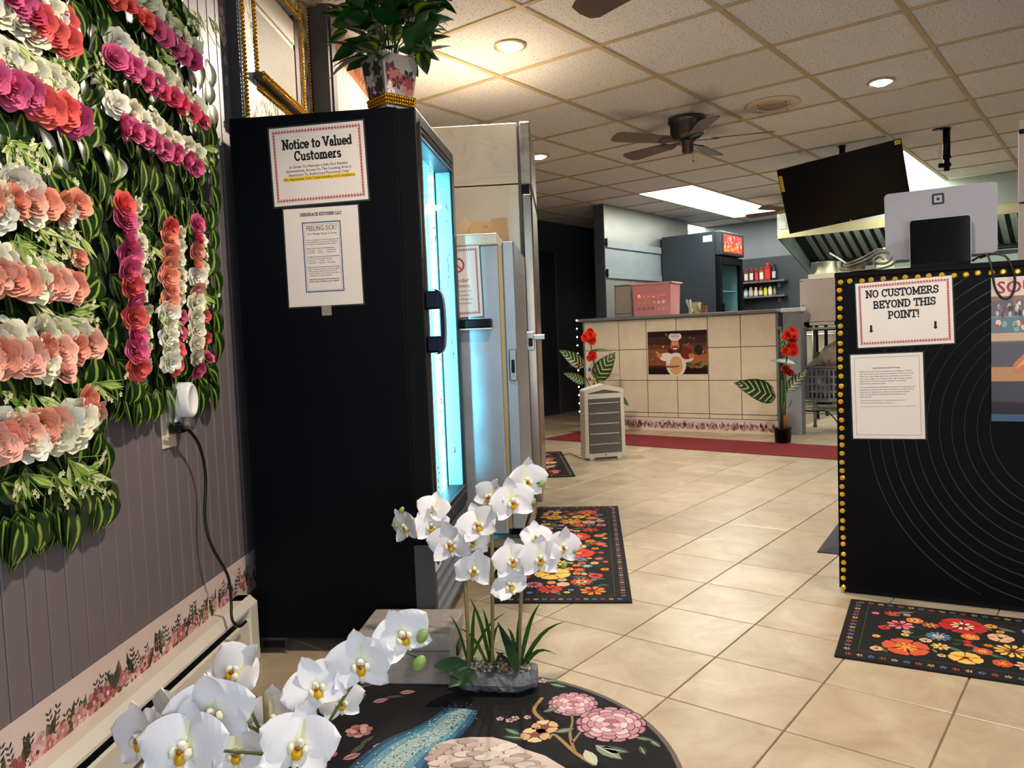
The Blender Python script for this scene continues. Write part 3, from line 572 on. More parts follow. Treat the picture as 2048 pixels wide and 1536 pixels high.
def smooth_path(P, n=6):
    P = [Vector(p) for p in P]; out = []
    for i in range(len(P) - 1):
        p0, p1, p2, p3 = P[max(i - 1, 0)], P[i], P[i + 1], P[min(i + 2, len(P) - 1)]
        for k in range(n):
            u = k / n; out.append(0.5 * ((2 * p1) + (p2 - p0) * u + (2 * p0 - 5 * p1 + 4 * p2 - p3) * u * u + (3 * p1 - p0 - 3 * p2 + p3) * u ** 3))
    return out + [P[-1]]
t = thing('power_cord', 'black power cord hanging from the wall outlet to the heater', 'cord')
m_cord = mat('black_cord', '121214', 0.45)
b = MB(); b.tube(smooth_path(P), 0.0042, 8); O('cable', b, m_cord, t, smooth=True)
b = MB(); b.M = WM @ Matrix.Translation((s0 + 0.02, -0.02, z0 - 0.01)); b.cbox((-0.014, -0.02, -0.012), (0.035, 0.011, 0.012), 0.004); b.M = None; O('plug', b, m_cord, t)
# ---- window surround dressed in silver leaf paper with gold bead trim
FO = 0.04
t = thing('window_surround', 'window surround covered in silver leaf paper with gold bead edging', 'window frame', M=WM)
m_sil = mat('silver_leaf_paper', 'cfc8be', 0.3, 0.25, var=0.2, scale=25); m_goldbead = mat('gold_beads', 'e0a62a', 0.18, 1.0); m_under = mat('frame_dark_edge', '3a3638', 0.5)
a0, a1, a2, a3 = 2.535, 2.66, 3.15, 3.27; zb, zs, zh, zt = 1.665, 1.86, 2.235, ZC - 0.008
pan = {'left_jamb': (a0, a1, zb, zt), 'right_jamb': (a2, a3, zb, zt), 'apron': (a1, a2, zb, zs - 0.02), 'header': (a1, a2, zh, zt)}
rnd = random.Random(11)
for nm, (x0, x1, z0_, z1_) in pan.items():
    b = MB(); b.box((x0, -FO, z0_), (x1, -0.001, z1_)); o = O(nm, b, m_sil, t)
    b = MB(); e = 0
    for k in range(int((x1 - x0) * (z1_ - z0_) * 2600)):
        L_ = rnd.uniform(.03, .06); a = rnd.uniform(1.15, 2.0); x = rnd.uniform(x0 + .012, x1 - .012); z = rnd.uniform(z0_ + .003, max(z0_ + .004, z1_ - L_)); leaf2d(b, (x, z), L_, .012, a, rnd.choice(['f0ece4', '77726c', 'd8cfc0', '4d4a48', 'e8d9a0']), -FO - 0.0004 - e, 'xz'); e += 1e-6
    O('leaf_print', b, m_printg, o)
def bead_line(p, q, r=0.0062, name='gold_bead_trim', parent=None, step=0.0125, mt=None):
    p, q = Vector(p), Vector(q); n = max(2, int((q - p).length / step)); b_ = MB()
    for k in range(n + 1): b_.ball(p.lerp(q, k / n), r, 6, 4)
    return kindstuff(O(name, b_, mt or m_goldbead, parent, smooth=True))
for (p, q) in (((a0 + .01, zb), (a0 + .01, zt)), ((a1 - .008, zs), (a1 - .008, zt)), ((a2 + .008, zs), (a2 + .008, zt)), ((a3 - .01, zb), (a3 - .01, zt)), ((a0, zb + .01), (a3, zb + .01)), ((a1, zs - .045), (a2, zs - .045)), ((a1, zh + .008), (a2, zh + .008))):
    for o_ in (0, 0.011): bead_line((p[0] + (o_ if p[0] == q[0] else 0), -FO - .003, p[1] + (o_ if p[1] == q[1] else 0)), (q[0] + (o_ if p[0] == q[0] else 0), -FO - .003, q[1] + (o_ if p[1] == q[1] else 0)), parent=t)
b = MB(); b.box((a1 - 0.03, -FO - 0.03, zs - 0.022), (a2 + 0.02, -0.001, zs)); o = O('sill', b, m_under, t)
for z in (zs - .004, zs - .018): bead_line((a1 - .03, -FO - .033, z), (a2 + .02, -FO - .033, z), parent=o)
b = MB(); b.box((a0 - 0.012, -FO + 0.004, zb - 0.012), (a0, 0.0, zt)); b.box((a0 - .012, -FO + .004, zb - .012), (a3, 0.0, zb)); O('backing_edge', b, m_under, t)
# air conditioner set in the opening
t = thing('window_air_conditioner', 'cream window air conditioner with fine grille inside the gold trimmed surround', 'air conditioner', M=WM)
b = MB(); b.box((a1 + .008, -0.03, zs + .004), (a2 - .05, -0.002, zh - .02)); O('housing', b, mat('ac_cream', 'cfc4b2', 0.45), t, bev=0.004)
b = MB(); x = a1 + .02
while x < a2 - .06: b.box((x, -0.0335, zs + .02), (x + .0035, -0.0295, zh - .14)); x += .0085
z = zs + .02
while z < zh - .14: b.box((a1 + .02, -0.0328, z), (a2 - .06, -0.0298, z + .002)); z += .0085
kindstuff(O('grille', b, mat('ac_grille', 'b9ae9d', 0.5), t))
b = MB(); b.cbox((a1 + .015, -0.036, zh - .12), (a2 - .055, -0.03, zh - .03), 0.002); O('control_panel', b, mat('ac_cream'), t)
b = MB(); b.box((a2 - .048, -0.036, zs + .003), (a2 - .002, -0.002, zh - .003)); O('wood_filler', b, mat('brown_wood', '5a3b26', 0.5, var=0.2, stretch=(1, 1, 8)), t)
# small pink flower decal on the wall
b = MB(); e = 0
for k, (x, y) in enumerate(((443, 35), (446, 70), (450, 120), (452, 160))):
    s_, z_ = wp(x, y); petal_ring(b, (s_, z_), .024 if k < 2 else .012, 5, ['d9a8a0', 'e8c8bc'], -.0008 - e, k, .9, 1.5, plane='xz'); e += 1e-4
    leaf2d(b, (s_, z_ - .01), .04, .012, -1.4, '7b8a6a', -.0006 - e, 'xz')
tag(O('flower_decal', b, m_print, None, WM), 'faded pink flower decal on the grey wall left of the window', 'decal')
# ================================================================== ROSE AND LEAF PANEL ON THE LEFT WALL
def leaf_mesh(name, mt, L=1.0, W=0.68, cup=0.18, droop=0.25, tipp=1.6, nu=4, nv=6, heart=0.0):
    b = MB()
    def fn(u, v):
        a = u * 2 - 1; w = W * 0.5 * (sin(pi * min(1, v ** 0.75)) ** 0.8 if v < 1 else 0) * (1 - 0.25 * v) * 1.15
        return (a * w, v * L - heart * abs(a) * (1 - v) ** 3, cup * abs(a) ** 1.5 * w * 1.2 - droop * v * v * L)
    b.surf(fn, nu, nv); return b.mesh(name, mt, True)
m_wleaf = mat_leaf('watermelon_leaf', '14300f', '8fa843', freq=8.5, slant=6.0, width=0.33, rough=0.28)
leafA = leaf_mesh('leaf', m_wleaf, 1, 0.78, heart=0.12)
def rose_mesh(name, mt, seed, layers=((1, .2, .86), (3, .34, .86), (4, .5, .82), (5, .68, .72), (5, .86, .58), (6, 1.02, .36)), ruf=0.07):
    b = MB(); rnd = random.Random(seed)
    b.ball((0, 0, .3), .26, 8, 6, (1, 1, 1.25))
    for n, r, hgt in layers:
        a0 = rnd.random() * 6.28
        for k in range(n):
            a = a0 + 2 * pi * k / n; hw = (pi / n) * 1.35 if n > 1 else 2.6; k1 = rnd.uniform(-ruf, ruf); k2 = rnd.uniform(-ruf, ruf)
            def fn(u, v, a=a, hw=hw, r=r, hgt=hgt, k1=k1, k2=k2):
                aa = a + (u * 2 - 1) * hw * (0.55 + 0.45 * sin(pi * min(1, v * .75 + .12))); rr = r * (0.25 + 0.75 * sin(v * pi / 2)) * (1 + .1 * (1 - abs(u * 2 - 1))) + (0.2 * r if v > .9 else 0) * (1 - abs(u * 2 - 1) * .4)
                z = hgt * v * (1 - .22 * abs(u * 2 - 1) ** 2) + (k1 if v > .6 else 0) + k2 * (u - .5)
                return (rr * cos(aa), rr * sin(aa), z)
            b.surf(fn, 4, 3)
    return b.mesh(name, mt, True)
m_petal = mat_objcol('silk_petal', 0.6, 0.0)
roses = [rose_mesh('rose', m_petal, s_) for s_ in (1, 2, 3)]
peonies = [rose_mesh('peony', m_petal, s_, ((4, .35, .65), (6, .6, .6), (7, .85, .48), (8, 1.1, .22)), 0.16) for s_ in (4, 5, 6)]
PCOL = {'m': 'dd6490', 'M': 'd05280', 'c': 'ec6a62', 'r': 'd94c6c', 'p': 'f2a488', 'q': 'f5bda8', 'w': 'ece6c8', 'W': 'f2eedd'}
panel = thing('rose_wall_panel', 'green artificial leaf wall panel with rows of pink, peach and white roses', 'flower wall', M=WM)
OUT = [(-160, -80), (372, -80), (395, 60), (405, 150), (412, 330), (415, 600), (430, 690), (432, 780), (385, 800), (330, 780), (285, 825), (240, 812), (220, 850), (236, 995), (190, 1005), (130, 1050), (55, 1085), (0, 1060), (-160, 1200)]
def pip(x, y, P):
    c = False; j = len(P) - 1
    for i in range(len(P)):
        if (P[i][1] > y) != (P[j][1] > y) and x < (P[j][0] - P[i][0]) * (y - P[i][1]) / (P[j][1] - P[i][1]) + P[i][0]: c = not c
        j = i
    return c
def px(p):
    d = Vector(p) - CAM; z = d.dot(AX_F); return 1024 + F_PX * d.dot(AX_R) / z, 768 - F_PX * d.dot(AX_U) / z
outW = [wp(x, y, 0.04) for x, y in OUT]
cx = sum(p[0] for p in outW) / len(outW); cz = sum(p[1] for p in outW) / len(outW)
b = MB(); b.prism([(cx + (x - cx) * .965, cz + (z - cz) * .965) for x, z in outW], -0.022, -0.002, 'y'); O('backing_mat', b, mat('dark_green_mat', '0f1f0c', 0.9), panel)
rnd = random.Random(21); spots = []
s_ = min(p[0] for p in outW)
while s_ < 2.35:
    z_ = 0.5
    while z_ < 2.33:
        ss, zz = s_ + rnd.uniform(-.016, .016), z_ + rnd.uniform(-.016, .016)
        if pip(ss, zz, outW): spots.append((ss, zz))
        z_ += .046
    s_ += .044
spots.sort(key=lambda p: p[0]); far = MB(); vis = 0
lv = [v.co.copy() for v in leafA.vertices]; lf = [list(p.vertices) for p in leafA.polygons]; luv = [tuple(d.vector)[:2] for d in leafA.attributes['luv'].data]
for k, (ss, zz) in enumerate(spots):
    d = Vector((rnd.gauss(0, .6), -rnd.uniform(.05, .38), -1)).normalized(); nrm = Vector((rnd.gauss(0, .22), -1, rnd.uniform(-.2, .25)))
    ex = d.cross(nrm).normalized(); nz = ex.cross(d).normalized(); L = rnd.uniform(.058, .082)
    M = frame((ss, -rnd.uniform(.02, .04), zz + .02), ex * L, d * L, nz * L)
    if vis < 300 and in_view(WM @ Vector((ss, -.04, zz)), 20): put('leaf', leafA, panel, M); vis += 1
    else: far.M = M; far.add(lv, lf, uv=luv)
far.M = None; kindstuff(O('leaves_dense', far, m_wleaf, panel, smooth=True))
# leaf fringe hanging from the lower edges
for (xa, ya), (xb, yb), n in (((0, 1065), (236, 1000), 9), ((240, 812), (430, 780), 9), ((415, 120), (432, 700), 14)):
    for k in range(n):
        u = (k + .5) / n; s1, z1 = wp(xa + (xb - xa) * u, ya + (yb - ya) * u, .03); d = Vector((rnd.gauss(0, .35), -.15, -1)).normalized(); ex = d.cross(Vector((0, -1, .2))).normalized(); nz = ex.cross(d); L = rnd.uniform(.075, .1)
        put('leaf', leafA, panel, frame((s1 - .01, -.035, z1 + .02), ex * L, d * L, nz * L))
def blossom(row, x, y, c, r, off=.062, pe=None, tilt=None):
    off += .014; r *= .84 if x < 230 else .74
    s1, z1 = wp(x, y, off); pe = (c in 'wW') if pe is None else pe
    d = Vector((rnd.gauss(-.32, .25), -1, rnd.gauss(-.05, .25))); M = aim((s1, -off + .012, z1), d, rnd.random() * 6.28, r)
    o = put('peony' if pe else 'rose', rnd.choice(peonies if pe else roses), row, M); cc = list(lin(PCOL[c])); k = rnd.uniform(.86, 1.1)
    o.color = (min(1, cc[0] * k), min(1, cc[1] * k), min(1, cc[2] * k), 1); return o
def row(label): 
    o = sub('flower_row', panel); o['label'] = label; return o
def run(rw, seq, a, bb, r0, r1, off=.062, jit=4):
    n = len(seq)
    for k, c in enumerate(seq):
        u = k / (n - 1) if n > 1 else 0; blossom(rw, a[0] + (bb[0] - a[0]) * u + rnd.uniform(-jit, jit), a[1] + (bb[1] - a[1]) * u + rnd.uniform(-jit, jit), c, r0 + (r1 - r0) * u, off)
q = row('diagonal row of coral and magenta roses with white peonies, top right'); run(q, 'wwwwwwww', (262, -38), (395, 98), .03, .03, .05); run(q, 'cccccmmmmM', (222, -22), (396, 122), .031, .031)
q = row('diagonal row of magenta and deep pink roses with white peonies, second from top'); run(q, 'WwWwwwww', (240, 82), (402, 213), .033, .03, .05); run(q, 'mmmmmrrrrr', (240, 112), (408, 240), .033, .029)
q = row('diagonal row of magenta roses with cream peonies, third from top'); run(q, 'WwWwwwww', (246, 212), (402, 308), .033, .029, .05); run(q, 'mmmmmmmm', (253, 248), (402, 332), .034, .028)
q = row('upright row of coral and magenta roses'); run(q, 'wwwwwwwwww', (282, 412), (306, 728), .022, .022, .05); run(q, 'cmmmmcmcmmc', (256, 408), (284, 735), .035, .034, .068, 2)
q = row('upright row of peach and white roses'); run(q, 'wwwwww', (366, 470), (370, 600), .023, .022, .05); run(q, 'cppppppWwWwW', (345, 456), (348, 722), .031, .03, .065, 2); run(q, 'mrcc', (366, 630), (362, 735), .024, .028, .06)
q = row('upright row of peach and white roses at the panel edge'); run(q, 'wwww', (412, 485), (414, 560), .022, .022, .05); run(q, 'mrppWqwwwwwm', (399, 448), (402, 738), .03, .028, .064, 2); run(q, 'ccm', (416, 636), (420, 715), .022, .022, .06)
q = row('cluster of white and coral flowers in the upper left corner'); run(q, 'WwWw', (-25, -5), (68, 62), .034, .034, .05); run(q, 'mmrccc', (20, -20), (138, 78), .033, .033); run(q, 'WwW', (80, -15), (120, 40), .032, .032, .06); blossom(q, 134, 40, 'c', .03)
q = row('diagonal row of magenta and coral roses with cream peonies at the left'); run(q, 'wWwwww', (-10, 100), (130, 172), .034, .034, .05); run(q, 'mmmmcccM', (-12, 150), (155, 238), .034, .036)
q = row('row of peach roses and white buds, uppermost of the peach rows'); run(q, 'pwpqppp', (-20, 398), (160, 412), .034, .03); run(q, 'WwW', (40, 362), (70, 375), .03, .03, .055); run(q, 'WwW', (5, 425), (140, 432), .03, .028, .06)
q = row('row of peach roses with cream peonies, second of the peach rows'); run(q, 'wWwwww', (-15, 515), (125, 560), .036, .032, .05); run(q, 'pqppwpqp', (-20, 552), (155, 575), .034, .033); blossom(q, 165, 516, 'p', .022, .06)
q = row('row of pale pink roses with cream peonies, third of the peach rows'); run(q, 'WwWwww', (-10, 680), (160, 668), .036, .034, .05); run(q, 'qpqqpqpq', (-20, 722), (185, 690), .036, .032); run(q, 'qwq', (60, 725), (130, 735), .034, .034, .066)
q = row('lowest row of peach and white flowers on the panel'); run(q, 'WwWww', (0, 850), (150, 868), .035, .034, .05); run(q, 'qpqqpqWwq', (-15, 885), (190, 828), .036, .036); run(q, 'qWw', (15, 892), (125, 870), .036, .034, .066); blossom(q, 180, 805, 'p', .034)
# light green sprigs with tiny white flowers
m_sprig = mat_print('sprig_colour', 0.5)
def sprig_mesh(seed):
    r2 = random.Random(seed); b_ = MB()
    for k in range(7):
        a = r2.uniform(-1.2, 1.2); L = r2.uniform(.5, 1.0); d = Vector((sin(a), -r2.uniform(.1, .5), -cos(a))); p1 = d * L
        b_.tube([(0, 0, 0), tuple(d * L * .5), tuple(p1)], .012, 4, cap=False, col='7d9a4a')
        if k % 2:
            for j in range(2 if k != 3 else 1):
                c = p1 + Vector((r2.uniform(-.12, .12), -.05, r2.uniform(-.12, .12)))
                for w in range(5):
                    a2 = w * 1.2566; q1 = c + Vector((cos(a2), -.3, sin(a2))) * .085; b_.add([c, c + Vector((cos(a2 + .5), -.5, sin(a2 + .5))) * .06, q1, c + Vector((cos(a2 - .5), -.5, sin(a2 - .5))) * .06], [(0, 1, 2, 3)], col='dcdcb4')
        else:
            ex = d.cross(Vector((0, -1, 0.1))).normalized(); o1 = d * (L * .2)
            b_.add([o1, o1 + d * .3 + ex * .11, o1 + d * .65, o1 + d * .3 - ex * .11], [(0, 1, 2, 3)], col=r2.choice(['9fb45c', 'b4bd74', '7f9a42', 'c3c88c']))
    return b_.mesh('sprig', m_sprig)
sprigs = [sprig_mesh(k) for k in range(4)]
for (x, y, n, sp) in ((95, 110, 5, 40), (60, 300, 7, 45), (110, 470, 8, 60), (40, 480, 4, 30), (95, 620, 8, 55), (150, 770, 6, 40), (60, 800, 4, 40), (90, 950, 8, 60), (170, 940, 4, 30), (300, 90, 5, 40), (345, 215, 6, 35), (330, 30, 5, 25), (395, 30, 6, 25), (385, 290, 4, 25), (310, 490, 6, 18), (315, 620, 5, 18), (385, 580, 5, 12), (330, 650, 3, 10), (200, 140, 4, 25), (20, 70, 4, 20)):
    for k in range((n * 2 + 2) // 3):
        s1, z1 = wp(x + rnd.uniform(-sp, sp), y + rnd.uniform(-sp, sp) * .6, .05); put('sprig', rnd.choice(sprigs), panel, Matrix.Translation((s1, -.05, z1)) @ Matrix.Rotation(rnd.gauss(0, .5), 4, 'Y') @ Matrix.Scale(rnd.uniform(.05, .085), 4))
# ================================================================== BLACK DRINKS COOLER
FA = Vector((-0.817, 2.374, 0)); FR = radians(-6.35); FD, FN = rotz(FR)
FM = Matrix.Translation(FA) @ Matrix.Rotation(FR, 4, 'Z')
def fp(x, y): q_ = on_plane(x, y, FA, FN) - FA; return q_.dot(FD), q_.z         # on the side that faces the viewer
def ff(x, y, X=0.57): q_ = on_plane(x, y, FA + FD * X, FD) - FA; return q_.dot(FN), q_.z   # on the door front
t = thing('drinks_cooler', 'tall black glass-door drinks cooler glowing blue inside', 'refrigerator', M=FM)
m_blk = mat('cooler_black_enamel', '05070d', 0.5, var=0.06, scale=2, spec=.14); m_blk2 = mat('black_plastic', '0a0b0e', 0.4, spec=.22)
FW, FH = 0.6, 1.638
b = MB()
for lo, hi in (((0, 0, .05), (.505, .03, FH)), ((0, FW - .03, .05), (.505, FW, FH)), ((0, .03, FH - .035), (.505, FW - .03, FH)), ((0, .03, .05), (.505, FW - .03, .34)), ((0, .03, .34), (.03, FW - .03, FH - .035))): b.box(lo, hi)
O('cabinet', b, m_blk, t)
m_lin = mat('cooler_liner', 'd8f2fa', 0.4)
b = MB(); e = .0015
b.box((.03, .03, .34), (.032, FW - .03, FH - .035)); b.box((.03, .03, .34), (.5, .032, FH - .035)); b.box((.03, FW - .032, .34), (.5, FW - .03, FH - .035)); b.box((.03, .03, FH - .037), (.5, FW - .03, FH - .035)); b.box((.03, .03, .34), (.5, FW - .03, .342)); O('liner', b, m_lin, t)
for z in (.62, .9, 1.18, 1.42):
    b = MB(); 
    for k in range(13): b.tube([(.06, .04 + k * .043, z), (.44, .04 + k * .043, z)], .002, 5)
    for x in (.06, .44): b.tube([(x, .034, z), (x, FW - .034, z)], .0035, 5)
    O('shelf', b, mat('white_wire', 'e6f2f6', 0.4), t)
# led strip on the far door mullion, single lamps
m_led = mat('led_lamp', 'ffffff', 0.4, emit='bff4ff', es=26)
b = MB(); b.box((.478, FW - .052, .36), (.502, FW - .033, FH - .05)); strip = O('led_strip', b, mat('led_carrier', 'dff6ff', 0.4, emit='63d0f2', es=1.2), t)
b = MB(); b.ball((0, 0, 0), .0075, 8, 6); ledm = b.mesh('led', m_led)
for k in range(30): put('led', ledm, strip, Matrix.Translation((.495, FW - .054, .39 + k * .0395)))
l = bpy.data.lights.new('cooler_glow', 'AREA'); l.shape = 'RECTANGLE'; l.size = 1.15; l.size_y = .03; l.energy = 3.5; l.spread = radians(110); l.color = (.3, .82, 1.0)
lo = bpy.data.objects.new('cooler_glow', l); COL.objects.link(lo); lo.parent = t; lo.matrix_local = frame((.47, FW - .06, .97), (0, 0, 1), Vector((-.6, .8, 0)).normalized() * 1, (.8, .6, 0))
l = bpy.data.lights.new('cooler_glow', 'AREA'); l.shape = 'RECTANGLE'; l.size = 1.15; l.size_y = .03; l.energy = 2.0; l.spread = radians(46); l.color = (.25, .8, 1.0)  # unseen strip light added at the near mullion to brighten the far liner
lo = bpy.data.objects.new('cooler_glow', l); COL.objects.link(lo); lo.parent = t; lo.matrix_local = frame((.502, .055, .97), (0, 0, 1), Vector((.989, .148, 0)), Vector((.148, -.989, 0)))
# door
b = MB(); b.box((.504, 0, .345), (.512, .03, FH)); b.box((.504, FW - .03, .345), (.512, FW, FH)); b.box((.504, .03, FH - .04), (.512, FW - .03, FH)); b.box((.504, .03, .335), (.512, FW - .03, .36)); O('door_gasket', b, m_blk2, t)
door = sub('door', t)
b = MB(); DX0, DX1 = .511, .57; Z0, Z1 = .345, FH - .005
b.box((DX0, 0, Z0), (DX1, .048, Z1)); b.box((DX0, FW - .05, Z0), (DX1, FW, Z1)); b.box((DX0, .048, Z1 - .075), (DX1, FW - .05, Z1)); b.box((DX0, .048, Z0), (DX1, FW - .05, Z0 + .07)); O('door_frame', b, m_blk2, door, bev=.003)
for z in (Z1 - .072, Z1 - .055, Z1 - .038, Z0 + .066, Z0 + .045):
    b = MB(); b.box((DX1, .05, z), (DX1 + .003, FW - .03, z + .004)); O('chrome_line', b, mat('satin_grey_trim', '6d6f76', 0.3, 0.8), door)
b = MB(); b.box((DX1 - .002, .036, Z0 + .02), (DX1 + .004, .048, Z1 - .03)); O('bright_edge', b, mat('bronze_trim', '5d4a42', 0.3, 0.8), door)
m_glass = bpy.data.materials.new('door_glass'); m_glass.use_nodes = True; nt = m_glass.node_tree; bs = nt.nodes['Principled BSDF']
tr_ = N(nt, 'ShaderNodeBsdfTransparent'); tr_.inputs[0].default_value = (.8, .95, 1, 1); gl = N(nt, 'ShaderNodeBsdfGlossy'); gl.inputs['Roughness'].default_value = .03; mxs = N(nt, 'ShaderNodeMixShader'); mxs.inputs[0].default_value = .06
nt.links.new(tr_.outputs[0], mxs.inputs[1]); nt.links.new(gl.outputs[0], mxs.inputs[2]); nt.links.new(mxs.outputs[0], nt.nodes['Material Output'].inputs[0])
b = MB(); b.box((DX0, FW - .052, Z0 + .07), (DX1 - .007, FW - .05, Z1 - .075)); O('door_reveal', b, m_lin, door)
b = MB(); b.box((DX1 - .006, .048, Z0 + .07), (DX1 - .001, FW - .05, Z1 - .075)); O('glass_pane', b, m_glass, door)
# flower stickers on the glass
rnd = random.Random(3); G = DX1 - .0008
for (x, y, s_) in ((858, 330, .05), (852, 395, .03), (893, 400, .055), (870, 470, .05), (897, 530, .05), (885, 610, .06), (905, 690, .05), (878, 700, .05), (882, 815, .05), (910, 890, .05), (877, 960, .06), (862, 480, .04)):
    y0, z0 = ff(x, y, G); b = MB()
    for k in range(16):
        c = rnd.choice(['7a2f9a', 'c4265a', '3b8f4a', '2a2f6a', 'd85a8a', '1d3a6a', '5a3aa0']); a = rnd.random() * 6.28; L = rnd.uniform(.3, .8) * s_; oy, oz = y0 + rnd.gauss(0, .16) * s_, z0 + rnd.gauss(0, .55) * s_
        b.poly([(G + .0002 + k * 1e-5, oy, oz), (G + .0002 + k * 1e-5, oy + L * .3 * cos(a) - L * .12 * sin(a), oz + L * .3 * sin(a) + L * .12 * cos(a)), (G + .0002 + k * 1e-5, oy + L * .6 * cos(a), oz + L * .6 * sin(a)), (G + .0002 + k * 1e-5, oy + L * .3 * cos(a) + L * .12 * sin(a), oz + L * .3 * sin(a) - L * .12 * cos(a))], col=c)
    O('flower_sticker', b, m_print, door)

b = MB(); P = [(DX1, .03, 1.105), (DX1 + .03, .032, 1.1), (DX1 + .042, .034, 1.06), (DX1 + .042, .034, .955), (DX1 + .03, .032, .915), (DX1, .03, .91)]
vs = []; fs = []
for (x, y, z) in smooth_path(P, 4):
    vs += [(x, y - .016, z), (x, y + .016, z), (x + .012, y + .016, z), (x + .012, y - .016, z)]
n = len(vs) // 4
for i in range(n - 1):
    for j in range(4): fs.append((i * 4 + j, i * 4 + (j + 1) % 4, i * 4 + 4 + (j + 1) % 4, i * 4 + 4 + j))
fs += [(0, 1, 2, 3), tuple(range(4 * n - 4, 4 * n))]; b.add(vs, fs); b.cbox((DX1 - .001, .016, 1.045), (DX1 + .045, .046, 1.1), .006); b.cbox((DX1 - .001, .016, .915), (DX1 + .045, .046, .965), .006); O('door_handle', b, mat('handle_blue_black', '10182c', 0.25, coat=.4), door, bev=.002)
# base grille, sticker and feet
b = MB(); b.box((.505, 0, .06), (.53, FW, .335)); b.box((.53, 0, .06), (.565, .03, .335)); b.box((.53, FW - .03, .06), (.565, FW, .335)); b.box((.53, .03, .30), (.565, FW - .03, .335)); gr = O('base_grille', b, mat('grille_grey', '45484e', 0.4), t)
for k in range(5):
    z = .075 + k * .044; b = MB(); b.prism([(.532, z + .036), (.538, z + .04), (.566, z + .012), (.566, z), (.56, z)], .03, FW - .03, 'y'); b.v = [(x, y, z_) for x, y, z_ in b.v]; O('slat', b, mat('slat_grey', '7d828a', 0.35, 0.3), gr)
b = MB(); b.box((.5655, .01, .25), (.5665, .1, .335)); o = O('sticker', b, mat('white_label', 'e8e4e0', 0.4), gr)
b = MB(); b.poly([(.567, .02, .28), (.567, .07, .3), (.567, .09, .27), (.567, .05, .26)], col='2a3a5a'); b.poly([(.567, .03, .31), (.567, .06, .325), (.567, .08, .31)], col='c43a3a'); O('sticker_print', b, m_print, o)
for x, y in ((.03, .03), (.03, FW - .06), (.46, .03), (.46, FW - .06)):
    b = MB(); b.lathe([(.02, 0), (.022, .01), (.012, .014), (.012, .05)], 12, (x + .015, y + .015, 0)); O('foot', b, m_blk2, t, smooth=True)
b = MB(); b.box((.005, -.004, .012), (.09, 0.002, .05)); b.box((.012, -.006, .02), (.082, -.003, .042), mi=1); O('foot_bracket', b, [mat('bracket_steel', '4a4640', 0.4, 0.7), m_blk2], t)
# ---- notices: thin laminated sheets
m_paper = mat('white_paper', 'dfd6cd', 0.55, var=0.02); m_lam = mat('laminate_edge', '50545a', 0.15, alpha=0.35, coat=1.0)
def sheet(name, label, M, w, h, tilt=0.0, lam=0.012, group='taped paper notices'):
    t_ = thing(name, label, 'notice', M=M @ Matrix.Rotation(tilt, 4, 'Y'), group=group)
    if lam:
        b_ = MB(); b_.box((-lam, -.0007, -h - lam), (w + lam, -.0002, lam)); O('laminate', b_, m_lam, t_)
    b_ = MB(); b_.box((0, -.0016, -h), (w, -.0008, 0)); O('paper', b_, m_paper, t_)
    return t_
def people_border(b_, x0, x1, z0, z1, step, col, y=-.0019, cross=False):
    def man(x, z, s_, up):
        b_.poly([(x - .22 * s_, y, z + .55 * s_), (x, y, z + .35 * s_), (x + .22 * s_, y, z + .55 * s_), (x, y, z + .78 * s_)], col=col)
        b_.poly([(x - .5 * s_, y, z + .28 * s_), (x - .5 * s_, y, z + .1 * s_), (x + .5 * s_, y, z + .1 * s_), (x + .5 * s_, y, z + .28 * s_)], col=col)
        b_.poly([(x - .16 * s_, y, z + .35 * s_), (x - .42 * s_, y, z - .42 * s_), (x - .18 * s_, y, z - .42 * s_), (x, y, z), (x + .18 * s_, y, z - .42 * s_), (x + .42 * s_, y, z - .42 * s_), (x + .16 * s_, y, z + .35 * s_)], col=col)
    n = int((x1 - x0) / step); m_ = int((z1 - z0) / step)
    for k in range(n + 1):
        for z in (z0, z1): man(x0 + (x1 - x0) * k / n, z, step, 1)
    for k in range(1, m_):
        for x in (x0, x1): man(x, z0 + (z1 - z0) * k / m_, step, 1)
def placed(P, fpf):  # four photo corners -> local corner, width, height, tilt
    c = [fpf(*p) for p in P]; w = (hypot(c[1][0] - c[0][0], c[1][1] - c[0][1]) + hypot(c[2][0] - c[3][0], c[2][1] - c[3][1])) / 2
    h_ = (hypot(c[3][0] - c[0][0], c[3][1] - c[0][1]) + hypot(c[2][0] - c[1][0], c[2][1] - c[1][1])) / 2
    return c[0], w, h_, -atan2(c[1][1] - c[0][1], c[1][0] - c[0][0])
c0, w, h_, tl = placed(((538, 259), (726, 241), (739, 398), (552, 414)), fp)
t = sheet('paper_notice', 'white notice to valued customers with red border, taped high on the cooler side', FM @ Matrix.Translation((c0[0], -.0005, c0[1])), w, h_, tl, .005)
b = MB(); people_border(b, .013, w - .013, -h_ + .014, -.014, .0088, 'b03a4a'); kindstuff(O('border_print', b, m_print, t))
b = MB(); X = w / 2; y = -.0019
slab(b, 'Notice to Valued', X, -.066, .031, y, w * .74); slab(b, 'Customers', X, -.101, .031, y, w * .5)
for k, s_ in enumerate(('In Order To Maintain a Safe And Healthy', 'Environment, Access To The Cooking Area Is', 'Restricted To Authorized Personnel Only!')): text(b, s_, X, -.121 - k * .0118, .0108, y, bold=.012, maxw=w * (.66, .72, .66)[k])
b.poly([(w * .12, -.00175, -.159), (w * .88, -.00175, -.159), (w * .88, -.00175, -.1475), (w * .12, -.00175, -.1475)], col='e9c21c'); text(b, 'We Appreciate Your Understanding and Compliance', X, -.1565, .0105, y, bold=.014, maxw=w * .76)
kindstuff(O('lettering', b, m_print, t))
c0, w, h_, tl = placed(((567, 417), (716, 407), (730, 604), (583, 612)), fp)
